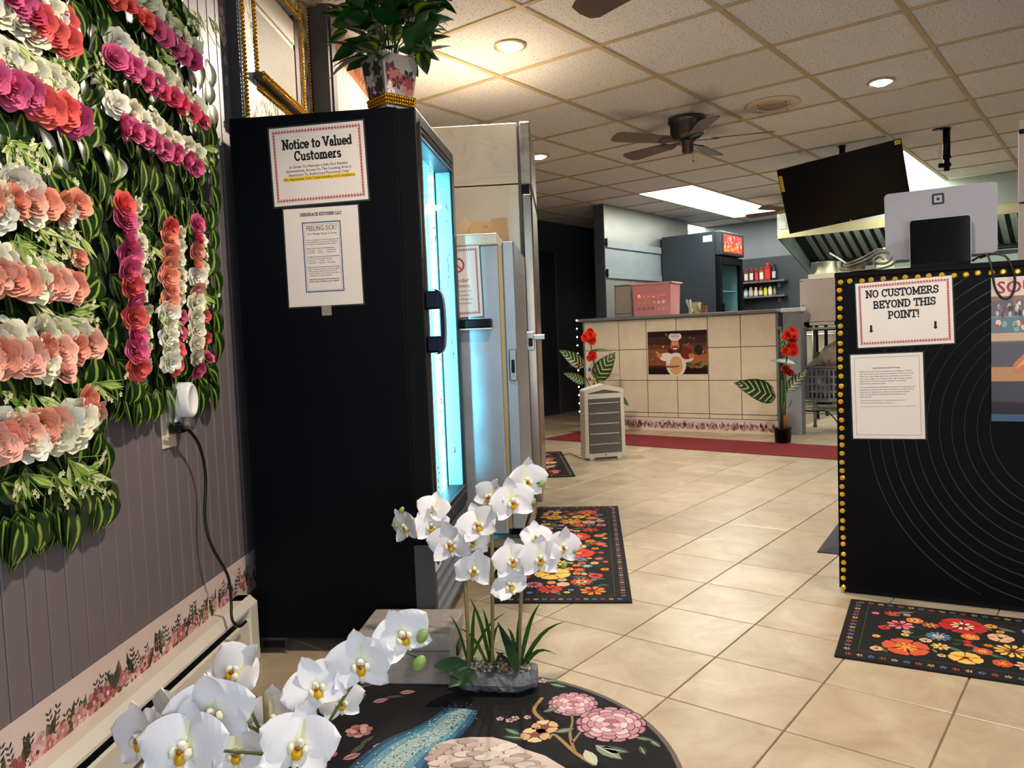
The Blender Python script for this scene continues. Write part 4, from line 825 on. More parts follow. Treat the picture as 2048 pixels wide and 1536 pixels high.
t = sheet('paper_notice', 'white feeling sick notice with blue frame, taped below on the cooler side', FM @ Matrix.Translation((c0[0], -.0005, c0[1] - .004)), w, h_, tl, .004)
b = MB(); X = w / 2; slab(b, 'DEEGRACE KITCHEN LLC', X, -.024, .0098, y, w * .56)
def rframe(b_, x0, x1, z0, z1, th, col, yy): 
    for lo, hi in (((x0, z0), (x1, z0 + th)), ((x0, z1 - th), (x1, z1)), ((x0, z0), (x0 + th, z1)), ((x1 - th, z0), (x1, z1))): b_.poly([(lo[0], yy, lo[1]), (hi[0], yy, lo[1]), (hi[0], yy, hi[1]), (lo[0], yy, hi[1])], col=col)
rframe(b, w * .24, w * .76, -h_ * .86, -.042, .003, '2f4f78', -.0018); rframe(b, w * .265, w * .735, -h_ * .845, -.049, .0012, '6f8fb0', -.0018)
text(b, 'FEELING SICK?', X, -.068, .021, y, maxw=w * .42, col='1d2430', sx=.7); text(b, 'Your Manager Needs To Know', X, -.08, .0095, y, maxw=w * .4, col='1d2430')
lines = ['If you are feeling any of the following, please tell', 'your manager before you start to work today so we', 'can keep our guests and our team healthy.', '', 'Please report if you have the following:', '* Vomiting     * Fever        * Sore throat', '* Diarrhea     * Jaundice   * Infected cut', '', 'Managers: do not let people with these illnesses', 'work in the food preparation area:', '* Norovirus    * Shigella    * E. coli', '* Hepatitis A  * Typhoid   * Salmonella', '', 'Please report if you have been exposed to illness:', '* Have you been exposed to a confirmed outbreak?', '* Has someone in your home been sick?', '* Did you travel or eat at a place where others', '   became ill in the past few days?']
for k, s_ in enumerate(lines):
    if s_: text(b, s_, w * .285, -.097 - k * .0062, .0055, y, 'LEFT', bold=.01 if k in (4, 8, 13) else 0, maxw=w * .43, col='2a3038')
text(b, 'Help keep our guests and associates safe', X, -.214, .0062, y, bold=.02, maxw=w * .4); text(b, 'by reporting your illness to your manager', X, -.2205, .0062, y, bold=.02, maxw=w * .4)
kindstuff(O('lettering', b, m_print, t))
b = MB(); b.box((.1, -.0012, -h_ - .03), (.13, -.0002, -h_ + .004)); O('tape', b, mat('clear_tape', 'b0a8a0', 0.2, alpha=.5), t)
# ---- planter on the cooler
pc = at_z(779, 216, FH); PZ = FH + .001
t = thing('potted_foliage', 'artificial green foliage plant in a floral square pot on top of the cooler', 'plant', (pc.x, pc.y + .045, PZ), radians(40))
b = MB(); r0, r1, hh = .043, .062, .15
b.add([(-r0, -r0, 0), (r0, -r0, 0), (r0, r0, 0), (-r0, r0, 0), (-r1, -r1, hh), (r1, -r1, hh), (r1, r1, hh), (-r1, r1, hh), (-r1 + .004, -r1 + .004, hh), (r1 - .004, -r1 + .004, hh), (r1 - .004, r1 - .004, hh), (-r1 + .004, r1 - .004, hh), (-.04, -.04, .08), (.04, -.04, .08), (.04, .04, .08), (-.04, .04, .08)],
      [(3, 2, 1, 0), (0, 1, 5, 4), (1, 2, 6, 5), (2, 3, 7, 6), (3, 0, 4, 7), (4, 5, 9, 8), (5, 6, 10, 9), (6, 7, 11, 10), (7, 4, 8, 11), (8, 9, 13, 12), (9, 10, 14, 13), (10, 11, 15, 14), (11, 8, 12, 15), (12, 13, 14, 15)]); pot = O('pot', b, mat('pot_paper', 'a0958e', 0.55), t)
b = MB(); rnd = random.Random(8)
for side in range(4):
    Mr = Matrix.Rotation(side * pi / 2, 4, 'Z'); tl_ = (r1 - r0) / hh; e = .0006
    for k in range(12):
        z = rnd.uniform(.045, .128); wv = r0 + (z / hh) * (r1 - r0) - .014; x = rnd.uniform(-wv, wv); L = rnd.uniform(.018, .034); a0_ = rnd.random() * 6; col = rnd.choice(['8d3f44', '4a4a46', '33332f', 'b06a66', '2c2c2c', 'e8d8cc', '5e2f33']); n = rnd.choice((5, 6)); e += 2e-5
        for q_ in range(n):
            a = a0_ + 6.283 * q_ / n; pts = []
            for rr, da in ((0, 0), (.6, -.5), (1, 0), (.6, .5)):
                zz = min(hh - .003, max(.034, z + rr * L * sin(a + da))); pts.append(Mr @ Vector((max(-wv - .008, min(wv + .008, x + rr * L * cos(a + da))), -(r0 + zz * tl_) - e, zz)))
            b.poly(pts, col=col)
O('floral_print', b, m_print, pot)
b = MB()
for z in (.012, .022, .032):
    for side in range(4):
        Mr = Matrix.Rotation(side * pi / 2, 4, 'Z'); r_ = r0 + z / hh * (r1 - r0) + .003
        for k in range(12): b.ball(Mr @ Vector((-r_ + 2 * r_ * k / 12, -r_, z)), .0055, 6, 4)
kindstuff(O('gold_bead_band', b, m_goldbead, t, smooth=True))
m_poth = mat_leaf('variegated_leaf', '123a14', 'b8cc2a', freq=2.2, slant=2.2, width=0.16, rough=0.35); m_green = mat('deep_green_leaf', '1c4a1c', 0.35, var=0.25, scale=12)
lpA = leaf_mesh('leaf', m_green, 1, .55, heart=.05); lpB = leaf_mesh('leaf', m_poth, 1, .62, heart=.05); rnd = random.Random(17)
b = MB()
for k in range(26):
    a = rnd.random() * 6.28; e_ = rnd.uniform(.02, .13); b.tube([(0, 0, .08), (e_ * .3 * cos(a), e_ * .3 * sin(a), .2), (e_ * cos(a), e_ * sin(a), rnd.uniform(.28, .44))], .002, 4)
O('stems', b, mat('green_stem', '3d5a24', 0.5), t)
for k in range(230):
    a = rnd.random() * 6.28; z = rnd.uniform(.15, .58); rr = rnd.uniform(.03, .06 + .1 * min(1, (z - .1) / .2)); d = Vector((cos(a) * 1.0, sin(a) * 1.0, rnd.uniform(-.5, .9))).normalized(); L = rnd.uniform(.07, .115)
    ex = d.cross(Vector((rnd.gauss(0, .3), rnd.gauss(0, .3), 1))).normalized(); nz = ex.cross(d)
    put('leaf', lpB if rnd.random() < .22 else lpA, t, frame((rr * cos(a), rr * sin(a), z), ex * L, d * L, nz * L))
for (x, y, L) in ((842, 110, .075), (848, 70, .06), (820, 55, .05), (840, 25, .06)):
    q_ = at_y(x, y - 10, pc.y + .03); lp = t.matrix_world.inverted() @ q_; d = (t.matrix_world.to_3x3().inverted() @ Vector((.2, -.3, -.9))).normalized(); ex = d.cross(t.matrix_world.to_3x3().inverted() @ Vector((0, -1, .2))).normalized(); put('leaf', lpB, t, frame(lp, ex * L, d * L, ex.cross(d) * L))
# ================================================================== STAINLESS UNITS BEHIND THE COOLER
m_ss = mat('stainless', 'd4c9b6', 0.42, 0.3, var=0.07, scale=3.5, rvar=0.1); m_ssb = mat('stainless_blue', 'a3a8ae', 0.4, 0.6, var=0.08, scale=4, rvar=0.12); m_gold = mat('brass_strip', 'b79a6a', 0.4, 0.6)
HM = Matrix.Translation((-0.035, 2.99, 0.0075)) @ Matrix.Rotation(radians(-5), 4, 'Z')     # right near corner of the warming cabinet
t = thing('warming_cabinet', 'stainless steel warming cabinet with a black push bar behind the black cooler', 'cabinet', M=HM)
b = MB(); b.box((-.55, 0, .18), (0, .6, 1.3)); O('body', b, m_ssb, t, bev=.006)
b = MB(); b.box((-.56, -.006, 1.3), (.0, .61, 1.345)); O('top_cap', b, m_ss, t, bev=.006)
b = MB(); b.box((0.0, .012, .2), (.016, .59, 1.3)); O('door_gasket', b, m_gold, t)
b = MB(); b.cbox((.016, .0, .2), (.062, .6, 1.312), .005); dd = O('door', b, m_ssb, t)
b = MB(); b.cbox((.03, -.02, .78), (.058, .0, .9), .003); b.cbox((.038, -.026, .81), (.05, -.019, .86), .002, mi=1); O('latch', b, [mat('aluminium'), m_blk2], dd)
b = MB(); b.box((-.5, -.055, .985), (-.03, -.035, 1.02)); b.box((-.05, -.035, .985), (-.03, 0, 1.02)); b.box((-.5, -.035, .985), (-.48, 0, 1.02)); O('push_bar', b, m_blk2, t, bev=.004)
b = MB(); b.box((-.5, -.056, .98), (-.03, -.034, .985)); O('push_bar_trim', b, mat('white_label'), t)
b = MB(); b.cbox((-.57, -.02, .13), (.08, .62, .18), .012); O('bumper', b, mat('chrome', 'b8b6b0', 0.15, 1.0), t)
for x, y in ((-.5, .04), (-.02, .04), (-.5, .55), (-.02, .55)):
    c = sub('caster', t, Matrix.Translation((x, y, 0)))
    b = MB(); b.M = Matrix.Rotation(pi / 2, 4, 'X'); b.lathe([(.03, -.012), (.045, -.012), (.045, .012), (.03, .012)], 18, (0, .045, 0)); b.M = None; O('wheel', b, mat('black_rubber'), c, smooth=True)
    b = MB(); b.box((-.02, -.018, .07), (.02, .018, .13)); b.box((-.012, -.018, .03), (.012, -.014, .09)); b.box((-.012, .014, .03), (.012, .018, .09)); O('fork', b, m_blk2, c)
HR, HN = rotz(radians(-5)); H0 = Vector((-0.035, 2.99, 0))
def hp(x, y): q_ = on_plane(x, y, H0, HN) - H0; return q_.dot(HR), q_.z
c0 = hp(958, 497); c1 = hp(967, 638); w, h_ = .21, c0[1] - c1[1]
t = sheet('paper_notice', 'white to go notice with red border on the warming cabinet', HM @ Matrix.Translation((c0[0] - w, -.0005, c0[1])), w, h_, radians(-1), .006)
b = MB(); people_border(b, .013, w - .013, -h_ + .014, -.014, .009, 'b03a4a'); kindstuff(O('border_print', b, m_print, t))
b = MB(); y = -.0019; X = w * .5
for k in range(20):
    a, a2 = 2 * pi * k / 20, 2 * pi * (k + 1) / 20; R0, R1 = .022, .029; cx_, cz_ = w * .58, -.07; b.poly([(cx_ + R0 * cos(a), y, cz_ + R0 * sin(a)), (cx_ + R1 * cos(a), y, cz_ + R1 * sin(a)), (cx_ + R1 * cos(a2), y, cz_ + R1 * sin(a2)), (cx_ + R0 * cos(a2), y, cz_ + R0 * sin(a2))], col='b03a4a')
b.poly([(w * .58 - .02, y - .0001, -.054), (w * .58 - .016, y - .0001, -.05), (w * .58 + .02, y - .0001, -.086), (w * .58 + .016, y - .0001, -.09)], col='b03a4a')
text(b, 'to Go!', w * .66, -.135, .018, y, bold=.02, col='a02636'); text(b, 'warmers.', w * .64, -.155, .018, y, bold=.02, col='a02636')
for k, s_ in enumerate(('served. For', 'Control,', 'permitted to', 'themselves.')): text(b, s_, w * .68, -.173 - k * .0155, .0125, y, col='3a3434')
kindstuff(O('lettering', b, m_print, t))
TM = Matrix.Translation((0.068, 3.75, 0.0075)) @ Matrix.Rotation(radians(-4), 4, 'Z')
t = thing('upright_refrigerator', 'tall stainless steel upright refrigerator behind the warming cabinet', 'refrigerator', M=TM)
b = MB(); b.box((-.64, 0, .1), (0, .7, 1.672)); O('lower_body', b, m_ss, t, bev=.004)
b = MB(); b.box((-.64, 0, 1.678), (0, .7, 1.962)); O('upper_panel', b, m_ss, t, bev=.004)
b = MB(); b.box((0.0, .01, .12), (.012, .69, 1.95)); O('door_gasket', b, mat('grey_rubber', '5a5856', 0.6), t)
b = MB(); b.cbox((.012, 0, 1.672), (.062, .7, 1.965), .005); O('upper_fascia', b, mat('scuffed_steel', 'b0a698', 0.35, 0.85, var=0.35, scale=14), t)
b = MB(); b.cbox((.012, 0, .14), (.062, .7, 1.63), .008); dd = O('door', b, mat('door_steel', 'a89d90', 0.25, 0.95, var=0.1, scale=3), t)
b = MB(); b.box((.012, .01, 1.63), (.05, .69, 1.672)); O('hinge_gap', b, m_blk2, t)
b = MB(); b.cbox((.01, -.014, .88), (.05, 0, .97), .003); b.cbox((.045, -.03, .93), (.1, -.01, .955), .003); b.cbox((.02, -.017, .9), (.04, -.013, .94), .002, mi=1); O('latch', b, [mat('aluminium'), m_blk2], dd)
for x in (-.58, -.06):
    for y_ in (.06, .62): b = MB(); b.lathe([(.03, 0), (.03, .015), (.018, .03), (.018, .11)], 14, (x, y_, 0)); O('leg', b, m_blk2, t, smooth=True)
TR, TN = rotz(radians(-4)); T0 = Vector((0.068, 3.75, 0))
def tp(x, y): q_ = on_plane(x, y, T0, TN) - T0; return q_.dot(TR), q_.z
for k, (x, y, w_, h_, a, lab, cl) in enumerate(((938, 447, .16, .12, 1, 'brown note taped to the tall refrigerator, leftmost of three', 'd8b888'), (982, 441, .075, .15, -4, 'brown paper strip taped to the tall refrigerator, on the right', 'cfae82'), (930, 436, .05, .06, 38, 'small folded brown tape corner above the taped note', 'e0c498'))):
    c = tp(x, y); b = MB(); b.box((0, -.0012 - k * .001, -h_), (w_, -.0004 - k * .001, 0)); o = O('paper_note', b, mat('brown_paper_' + cl, cl, 0.7, var=0.06), None, TM @ Matrix.Translation((c[0], -.0005, c[1])) @ Matrix.Rotation(radians(a), 4, 'Y')); tag(o, lab, 'note', 'brown notes on the refrigerator')
    if k == 0:
        b = MB(); text(b, 'Kale', .08, -.03, .014, -.002, col='7a5a4a'); text(b, 'Salmon', .085, -.06, .014, -.002, col='7a5a4a'); O('handwriting', b, m_print, o)
# ================================================================== ORCHIDS
m_orch = mat_print('orchid_petal', 0.45)
def orchid_mats(): return m_orch
def petal_mesh(name, L, W, cup, curl, tint='f2f0f4', base='e9eccf', tipw=.7):
    b_ = MB()
    def fn(u, v):
        a = u * 2 - 1; w = W * .5 * (sin(pi * min(1.0, (.06 + .94 * v) ** tipw)) ** .62); return (a * w, v * L, cup * (a * a) * W + curl * sin(v * pi * .9) * L * .35)
    nu, nv = 6, 7; vs = []; fs = []
    for j in range(nv + 1):
        for i in range(nu + 1): vs.append(fn(i / nu, j / nv))
    for j in range(nv):
        c = base if j == 0 else tint; b_.add([vs[(j + dj) * (nu + 1) + i] for dj in (0, 1) for i in range(nu + 1)], [(i, i + 1, nu + 1 + i + 1, nu + 1 + i) for i in range(nu)], col=c)
    return b_.mesh(name, m_orch, True)
op_lat = petal_mesh('petal', .052, .064, -.05, .12, tipw=.62); op_sep = petal_mesh('petal', .05, .037, .1, -.1)
b = MB(); b.ball((0, 0, .006), .006, 8, 6, col='efe7c0'); b.ball((0, -.012, .009), .007, 8, 6, (1, 1.1, .7), col='e2ae20'); b.ball((-.009, -.006, .01), .006, 6, 5, (.8, 1.2, 1), col='f4efd2'); b.ball((.009, -.006, .01), .006, 6, 5, (.8, 1.2, 1), col='f4efd2'); b.ball((0, -.022, .008), .005, 6, 5, (.9, 1.6, .6), col='f2ead0'); b.ball((0, -.005, .012), .0035, 6, 5, col='a8601c'); b.ball((0, .003, .01), .0055, 6, 5, (.9, .8, 1.2), col='f6f3ea')
lip = b.mesh('lip', m_orch, True)
b = MB(); b.ball((0, 0, 0), .011, 10, 8, (.85, .85, 1.25)); bud_me = b.mesh('bud', mat('orchid_bud', '8fae5a', 0.4), True)
def orchid_flower(parent, p, d, s, roll=0.0, rnd=random):
    q = Vector(d).to_track_quat('Z', 'Y').to_matrix().to_4x4(); f = sub('flower', parent, Matrix.Translation(p) @ q @ Matrix.Rotation(roll, 4, 'Z') @ Matrix.Scale(s, 4))
    for a, me in ((90, op_sep), (90 + 128, op_sep), (90 - 128, op_sep), (12, op_lat), (168, op_lat)):
        put('petal', me, f, Matrix.Rotation(radians(a - 90 + rnd.uniform(-6, 6)), 4, 'Z') @ Matrix.Rotation(radians(rnd.uniform(4, 22)), 4, 'X') @ Matrix.Translation((0, .002, .001 if me is op_sep else .003)))
    put('lip', lip, f, Matrix.Translation((0, 0, .002))); return f
m_ostem = mat('orchid_stem', '5d6e3c', 0.5, var=0.15); m_stake = mat('bamboo_stake', '8d8458', 0.6, var=0.15); m_blade = mat('grass_blade', '3f6a24', 0.4, var=0.2); m_oleaf = mat('orchid_leaf', '1d3a24', 0.3, var=0.1)
def blade(parent, base, tip, w, bend=.03, mt=None, nm='leaf'):
    base, tip = Vector(base), Vector(tip); d = tip - base; sd = d.cross(Vector((0, -1, 0))).normalized(); b_ = MB()
    def fn(u, v): 
        ww = w * (1 - v ** 2.2) * (.55 + .45 * min(1, v * 4)); return base + d * v + sd * ((u - .5) * ww) + Vector((0, 0, bend * sin(pi * v))) + Vector((0, -.004 * abs(u - .5) * 2, 0))
    b_.surf(fn, 2, 6); return O(nm, b_, mt or m_blade, parent, smooth=True)
def orchid(name_label, flowers, buds, stems, sprays, rnd):
    t_ = thing('orchid_plant', name_label, 'orchid')
    for P_ in stems: b_ = MB(); b_.tube(smooth_path(P_, 4), .0048, 8); O('stake', b_, m_stake, t_, smooth=True)
    for P_ in sprays: b_ = MB(); b_.tube(smooth_path(P_, 5), .0026, 6); O('flower_stem', b_, m_ostem, t_, smooth=True)
    for (x, y, Y, s_, dx, dz, rl) in flowers: orchid_flower(t_, at_y(x, y, Y), Vector((dx, -1, dz)), s_ * (1.18 if Y > 1.6 else 1.1), radians(rl), rnd)
    for (x, y, Y, s_) in buds: put('bud', bud_me, t_, Matrix.Translation(at_y(x, y, Y)) @ Matrix.Rotation(.6, 4, 'Y') @ Matrix.Scale(s_, 4))
    return t_
A = at_y
# orchid in the stone log pot
Y0 = 2.0
fl2 = [(1050, 958, 2.02, 1.0, .5, -.1, 0), (1022, 1000, 1.98, 1.05, .35, 0, 8), (985, 992, 2.0, .85, -.8, .2, -20), (958, 1050, 1.98, 1.0, -.3, .5, 25), (868, 1018, 2.03, .8, -.2, .7, -10), (815, 1050, 2.03, .9, -.9, -.1, 15), (862, 1050, 2.02, .85, .15, .1, 0), (903, 1085, 1.99, 1.05, -.2, .1, 10), (942, 1078, 2.0, .9, .4, -.2, 0), (948, 1135, 1.99, .95, .1, -.1, -12), (1022, 1118, 1.97, .95, .3, .1, 8), (1078, 1113, 1.97, 1.0, .25, 0, 0), (1070, 1075, 2.0, .75, .2, .5, 0), (1122, 1090, 1.99, .9, .5, -.05, -10), (1020, 1172, 1.97, .85, -.1, .7, 30)]
bd2 = [(1128, 1131, 1.98, .8), (1084, 968, 2.01, .75), (1066, 1003, 2.0, .75), (803, 1020, 2.02, .7), (792, 1052, 2.02, .55), (1150, 1103, 1.99, .5)]
st2 = [[fl(985, 1372) + Vector((0, 0, .045)), A(985, 1250, 1.985), A(984, 1060, 1.985)], [fl(1040, 1372) + Vector((0, 0, .045)), A(1040, 1250, 1.985), A(1043, 1180, 1.985)], [fl(938, 1372) + Vector((0, 0, .05)), A(936, 1270, 1.99), A(930, 1160, 1.99)]]
sp2 = [[A(985, 1150, 1.98), A(984, 1060, 1.985), A(1000, 1010, 2.0), A(1040, 975, 2.03), A(1082, 965, 2.02)], [A(984, 1070, 1.985), A(962, 1060, 2.0), A(930, 1085, 2.02), A(870, 1060, 2.05), A(806, 1025, 2.04)], [A(931, 1200, 1.99), A(934, 1150, 2.0), A(945, 1110, 2.02), A(930, 1085, 2.03)], [A(1043, 1200, 1.985), A(1046, 1150, 1.99), A(1070, 1110, 2.0), A(1110, 1100, 2.01), A(1150, 1103, 2.0)], [A(1043, 1180, 1.985), A(1028, 1150, 1.99), A(1022, 1130, 2.0)]]
rnd = random.Random(31)
t = orchid('white orchid with three sprays in a grey stone log planter on the round rug', fl2, bd2, st2, sp2, rnd)
PA, PB = fl(905, 1398), fl(1071, 1402); pd = (PB - PA); pl = pd.length; pdn = pd / pl; pn = Vector((-pdn.y, pdn.x, 0))
PMx = frame(PA + pdn * pl / 2 + pn * .055 + Vector((0, 0, .0072)), pdn, pn, (0, 0, 1))
b = MB(); n, mm = 18, 14; rnd = random.Random(2)
vs = []; fs = []
for i in range(n + 1):
    u = i / n * 2 - 1; e_ = (1 - abs(u) ** 7) ** .5 if abs(u) < 1 else 0
    for j in range(mm):
        a = 2 * pi * j / mm; rr = 1 + rnd.gauss(0, .05); y_ = .062 * cos(a) * rr * max(.55, e_); z_ = .034 + .036 * sin(a) * rr * max(.7, e_)
        if sin(a) > .55: z_ = .058 + .004 * rnd.random()
        vs.append((u * pl * .5, y_, max(.001, z_)))
for i in range(n):
    for j in range(mm): fs.append((i * mm + j, i * mm + (j + 1) % mm, (i + 1) * mm + (j + 1) % mm, (i + 1) * mm + j))
fs += [list(range(mm)), list(range(n * mm, (n + 1) * mm))]; b.add(vs, fs); O('log_planter', b, mat('grey_stone_log', '6b6d74', 0.35, var=0.35, scale=14, stretch=(1, 3, 3), bump=.5, bscale=50), t, PMx)
b = MB(); 
for k in range(240): b.ball((rnd.uniform(-.42, .42) * pl, rnd.uniform(-.04, .04), .06 + rnd.random() * .006), rnd.uniform(.003, .0065), 6, 4, (1, 1, .7), col=rnd.choice(['8d8a84', 'b8a98c', '5c5a58', 'c9bda8', '77706a', 'a4773f']))
kindstuff(O('pebbles', b, m_print, t, PMx))
for (xa, ya, xb, yb, w_) in ((985, 1360, 940, 1195, .012), (990, 1362, 965, 1215, .012), (945, 1355, 950, 1210, .012), (980, 1350, 915, 1255, .01), (1040, 1362, 1080, 1205, .014), (1042, 1362, 1128, 1243, .014), (1045, 1355, 1112, 1308, .014), (1035, 1362, 1040, 1225, .01), (1038, 1366, 1015, 1255, .012), (980, 1362, 1000, 1245, .01), (990, 1365, 1020, 1318, .01), (936, 1360, 1010, 1225, .009), (940, 1350, 900, 1230, .008), (1040, 1366, 1070, 1340, .009)):
    blade(t, fl(xa, 1372) + Vector((0, 0, .05)), A(xb, yb, 1.98), w_)
lo_ = leaf_mesh('leaf', m_oleaf, 1, .5, cup=.1, droop=.15)
for (xa, ya, xb, yb, Y_, W_) in ((945, 1345, 880, 1325, 1.93, .9), (1035, 1350, 1008, 1252, 1.99, .35), (1030, 1340, 995, 1300, 2.02, .35), (950, 1340, 905, 1362, 1.9, .7)):
    p0, p1 = A(xa, ya, 1.99), A(xb, yb, Y_); d = p1 - p0; L = d.length * 1.08; d.normalize(); ex = d.cross(Vector((.3, -.5, 1))).normalized(); put('leaf', lo_, t, frame(p0, ex * L * W_ * 1.3, d * L, ex.cross(d) * L))
# foreground orchid
fl1 = [(722, 1322, 1.22, 1.0, .1, .1, 5), (802, 1268, 1.24, .92, .35, .2, 25), (478, 1345, 1.2, .95, -.4, .9, -30), (425, 1418, 1.1, 1.15, .15, .05, 8), (375, 1492, 1.05, 1.15, -.2, .4, 0), (632, 1375, 1.2, .95, .2, .6, 20), (548, 1432, 1.24, .95, .2, .1, 0), (600, 1488, 1.14, 1.1, .2, .5, -15), (290, 1470, 1.12, 1.0, -.5, .2, 10), (470, 1498, 1.2, 1.0, .4, .2, 0), (345, 1420, 1.2, .8, -.8, .1, 0), (680, 1400, 1.3, .75, .6, 0, 0)]
bd1 = [(838, 1327, 1.22, 1.05), (845, 1273, 1.23, .9)]
b0 = Vector((-.36, 1.2, 0)); b1 = Vector((-.285, 1.24, 0))
st1 = [[b0 + Vector((0, 0, .1)), A(545, 1536, 1.2), A(530, 1385, 1.2)], [b1 + Vector((0, 0, .1)), A(640, 1536, 1.23), A(628, 1405, 1.23)]]
sp1 = [[A(545, 1500, 1.19), A(510, 1440, 1.2), A(490, 1370, 1.22)], [A(640, 1490, 1.23), A(660, 1440, 1.24), A(720, 1350, 1.26), A(780, 1300, 1.27), A(842, 1318, 1.23)], [A(530, 1470, 1.2), A(470, 1440, 1.18), A(400, 1440, 1.14), A(340, 1470, 1.12)], [A(545, 1510, 1.2), A(420, 1500, 1.14), A(290, 1500, 1.14), A(265, 1510, 1.14)], [A(640, 1480, 1.23), A(625, 1420, 1.24), A(640, 1390, 1.24)], [A(640, 1520, 1.22), A(610, 1510, 1.18), A(600, 1495, 1.17)], [A(790, 1300, 1.27), A(845, 1290, 1.24)]]
t = orchid('large white orchid in the foreground beside the baseboard heater', fl1, bd1, st1, sp1, random.Random(77))
b = MB(); b.lathe([(.06, 0), (.075, .004), (.085, .11), (.088, .125), (.08, .125), (.076, .1), (.002, .1)], 24, (-.32, 1.21, 0.008)); O('pot', b, mat('grey_stone_log'), t, smooth=True)
for k in range(6):
    a = k * 1.05 + .3; blade(t, Vector((-.32, 1.21, .11)), Vector((-.32 + .16 * cos(a), 1.21 + .12 * sin(a), .15)), .05, .03, m_oleaf)
# ================================================================== WOVEN BOX
BM = Matrix.Translation((-.457, 2.105, 0.007)) @ Matrix.Rotation(radians(-6), 4, 'Z')
t = thing('woven_box', 'pale grey woven storage box standing on the edge of the round rug', 'box', M=BM)
m_weave = mat('grey_weave', 'b3aaa2', 0.75, var=0.15, scale=40, bump=.6, bscale=260, stretch=(1, 1, 2.5))
b = MB(); b.cbox((0, 0, 0), (.262, .195, .092), .005); O('base', b, m_weave, t)
b = MB(); b.cbox((-.004, -.004, .094), (.266, .2, .144), .006); O('lid', b, m_weave, t)
b = MB(); b.cbox((.262, .08, .05), (.27, .14, .08), .002); O('handle_tab', b, mat('dark_handle', '3a3838', 0.5), t)
# ================================================================== RUGS
def flat(name, label, cat, M, mb, mats, group=None):
    o = O(name, mb, mats, None, M); return tag(o, label, cat, group)
RC, RRD = Vector((-.188, 1.64, 0)), .525
b = MB(); b.lathe([(RRD, 0.0), (RRD, .005), (RRD - .004, .007), (.01, .007)], 72); b.v = [tuple(v) for v in b.v]
rug = flat('round_rug', 'round black rug printed with a pale peacock and pink peonies', 'rug', Matrix.Translation(RC), b, mat('rug_black_pile', '17171a', 0.95, var=0.3, scale=5, bump=.2, bscale=150))
b = MB()
for k in range(72):
    a, a2 = 2 * pi * k / 72, 2 * pi * (k + 1) / 72; R0 = RRD - .012; b.poly([(R0 * cos(a), R0 * sin(a), .0074), (RRD * cos(a), RRD * sin(a), .0074), (RRD * cos(a2), RRD * sin(a2), .0074), (R0 * cos(a2), R0 * sin(a2), .0074)], col='6e625e')
O('rug_edge', b, m_rugprint, rug)
def rl(x, y): p_ = at_z(x, y, .007) - RC; return (p_.x, p_.y)
Zr = .0073
b = MB(); e = 0.0; rnd = random.Random(40)
def peony2d(b_, c, r, Z):
    for lv_, (k_, n_, cc) in enumerate(((1, 13, ['b8808c', 'c794a0']), (.86, 11, ['d7aab0', 'c58c98']), (.68, 9, ['e4c4c6', 'c9909c']), (.48, 7, ['cf9aa4', 'e8d0d0']), (.28, 5, ['b06c7c', 'e0b8bc']))):
        petal_ring(b_, c, r * k_, n_, '4a2c34', Z + lv_ * 8e-5, lv_ * .5, 1.08, inner=.05, tip=.75); petal_ring(b_, c, r * k_ * .965, n_, cc, Z + lv_ * 8e-5 + 4e-5, lv_ * .5, 1.0, inner=.05, tip=.75)
# branch
def ribbon(b_, P_, w0, w1, col, Z):
    S_ = smooth_path([Vector((x, y, 0)) for x, y in P_], 5); L_ = []; R_ = []
    for i, p_ in enumerate(S_):
        d_ = (S_[min(i + 1, len(S_) - 1)] - S_[max(i - 1, 0)]).normalized(); n_ = Vector((-d_.y, d_.x, 0)); w_ = (w0 + (w1 - w0) * i / (len(S_) - 1)) / 2
        if isinstance(w0, float): L_.append(p_ + n_ * w_); R_.append(p_ - n_ * w_)
    for i in range(len(S_) - 1): b_.poly([(L_[i].x, L_[i].y, Z), (R_[i].x, R_[i].y, Z), (R_[i + 1].x, R_[i + 1].y, Z), (L_[i + 1].x, L_[i + 1].y, Z)], col=col)
ribbon(b, [rl(1190, 1530), rl(1150, 1505), rl(1110, 1470), rl(1098, 1478)], .012, .007, 'a8865c', Zr); ribbon(b, [rl(1150, 1505), rl(1140, 1470), rl(1145, 1440), rl(1138, 1415)], .009, .004, '9a7a54', Zr + 2e-5); ribbon(b, [rl(1145, 1485), rl(1165, 1460), rl(1180, 1450)], .007, .003, '9a7a54', Zr + 2e-5); ribbon(b, [rl(1085, 1440), rl(1068, 1420), rl(1085, 1395)], .011, .009, 'a8865c', Zr + 2e-5)
peony2d(b, rl(1146, 1408), .066, Zr + 1e-4); peony2d(b, rl(1222, 1448), .088, Zr + 2e-4)
for (x, y, L_, a, cl) in ((1190, 1490, .085, -.9, '8a9482'), (1200, 1495, .07, -.4, '4f6252'), (1170, 1500, .07, -1.3, 'c8cbb4'), (1060, 1478, .07, 2.9, '33473c'), (1040, 1470, .05, 2.4, '51685a'), (1110, 1465, .05, .3, '6c7d66'), (1085, 1425, .05, .5, '54684f'), (1270, 1475, .045, -.4, '4c5f4a'), (1300, 1480, .04, -1.1, '56694f'), (1075, 1360, .06, -.2, '5c6c58'), (1100, 1368, .05, -.5, '4c6a54'), (1290, 1510, .04, 1.7, '45563f')):
    leaf2d(b, rl(x, y), L_, L_ * .42, a, cl, Zr + 3e-4); leaf2d(b, rl(x, y), L_ * .9, L_ * .05, a, 'd0d4bc', Zr + 3.3e-4)
for (x, y, r_) in ((1090, 1454, .034), (1070, 1470, .036)): petal_ring(b, rl(x, y), r_, 5, ['d9b184', 'e4c39c'], Zr + 4e-4, rnd.random(), .98, tip=.8); disc(b, rl(x, y), r_ * .35, '8a4a3a', Zr + 4.5e-4)
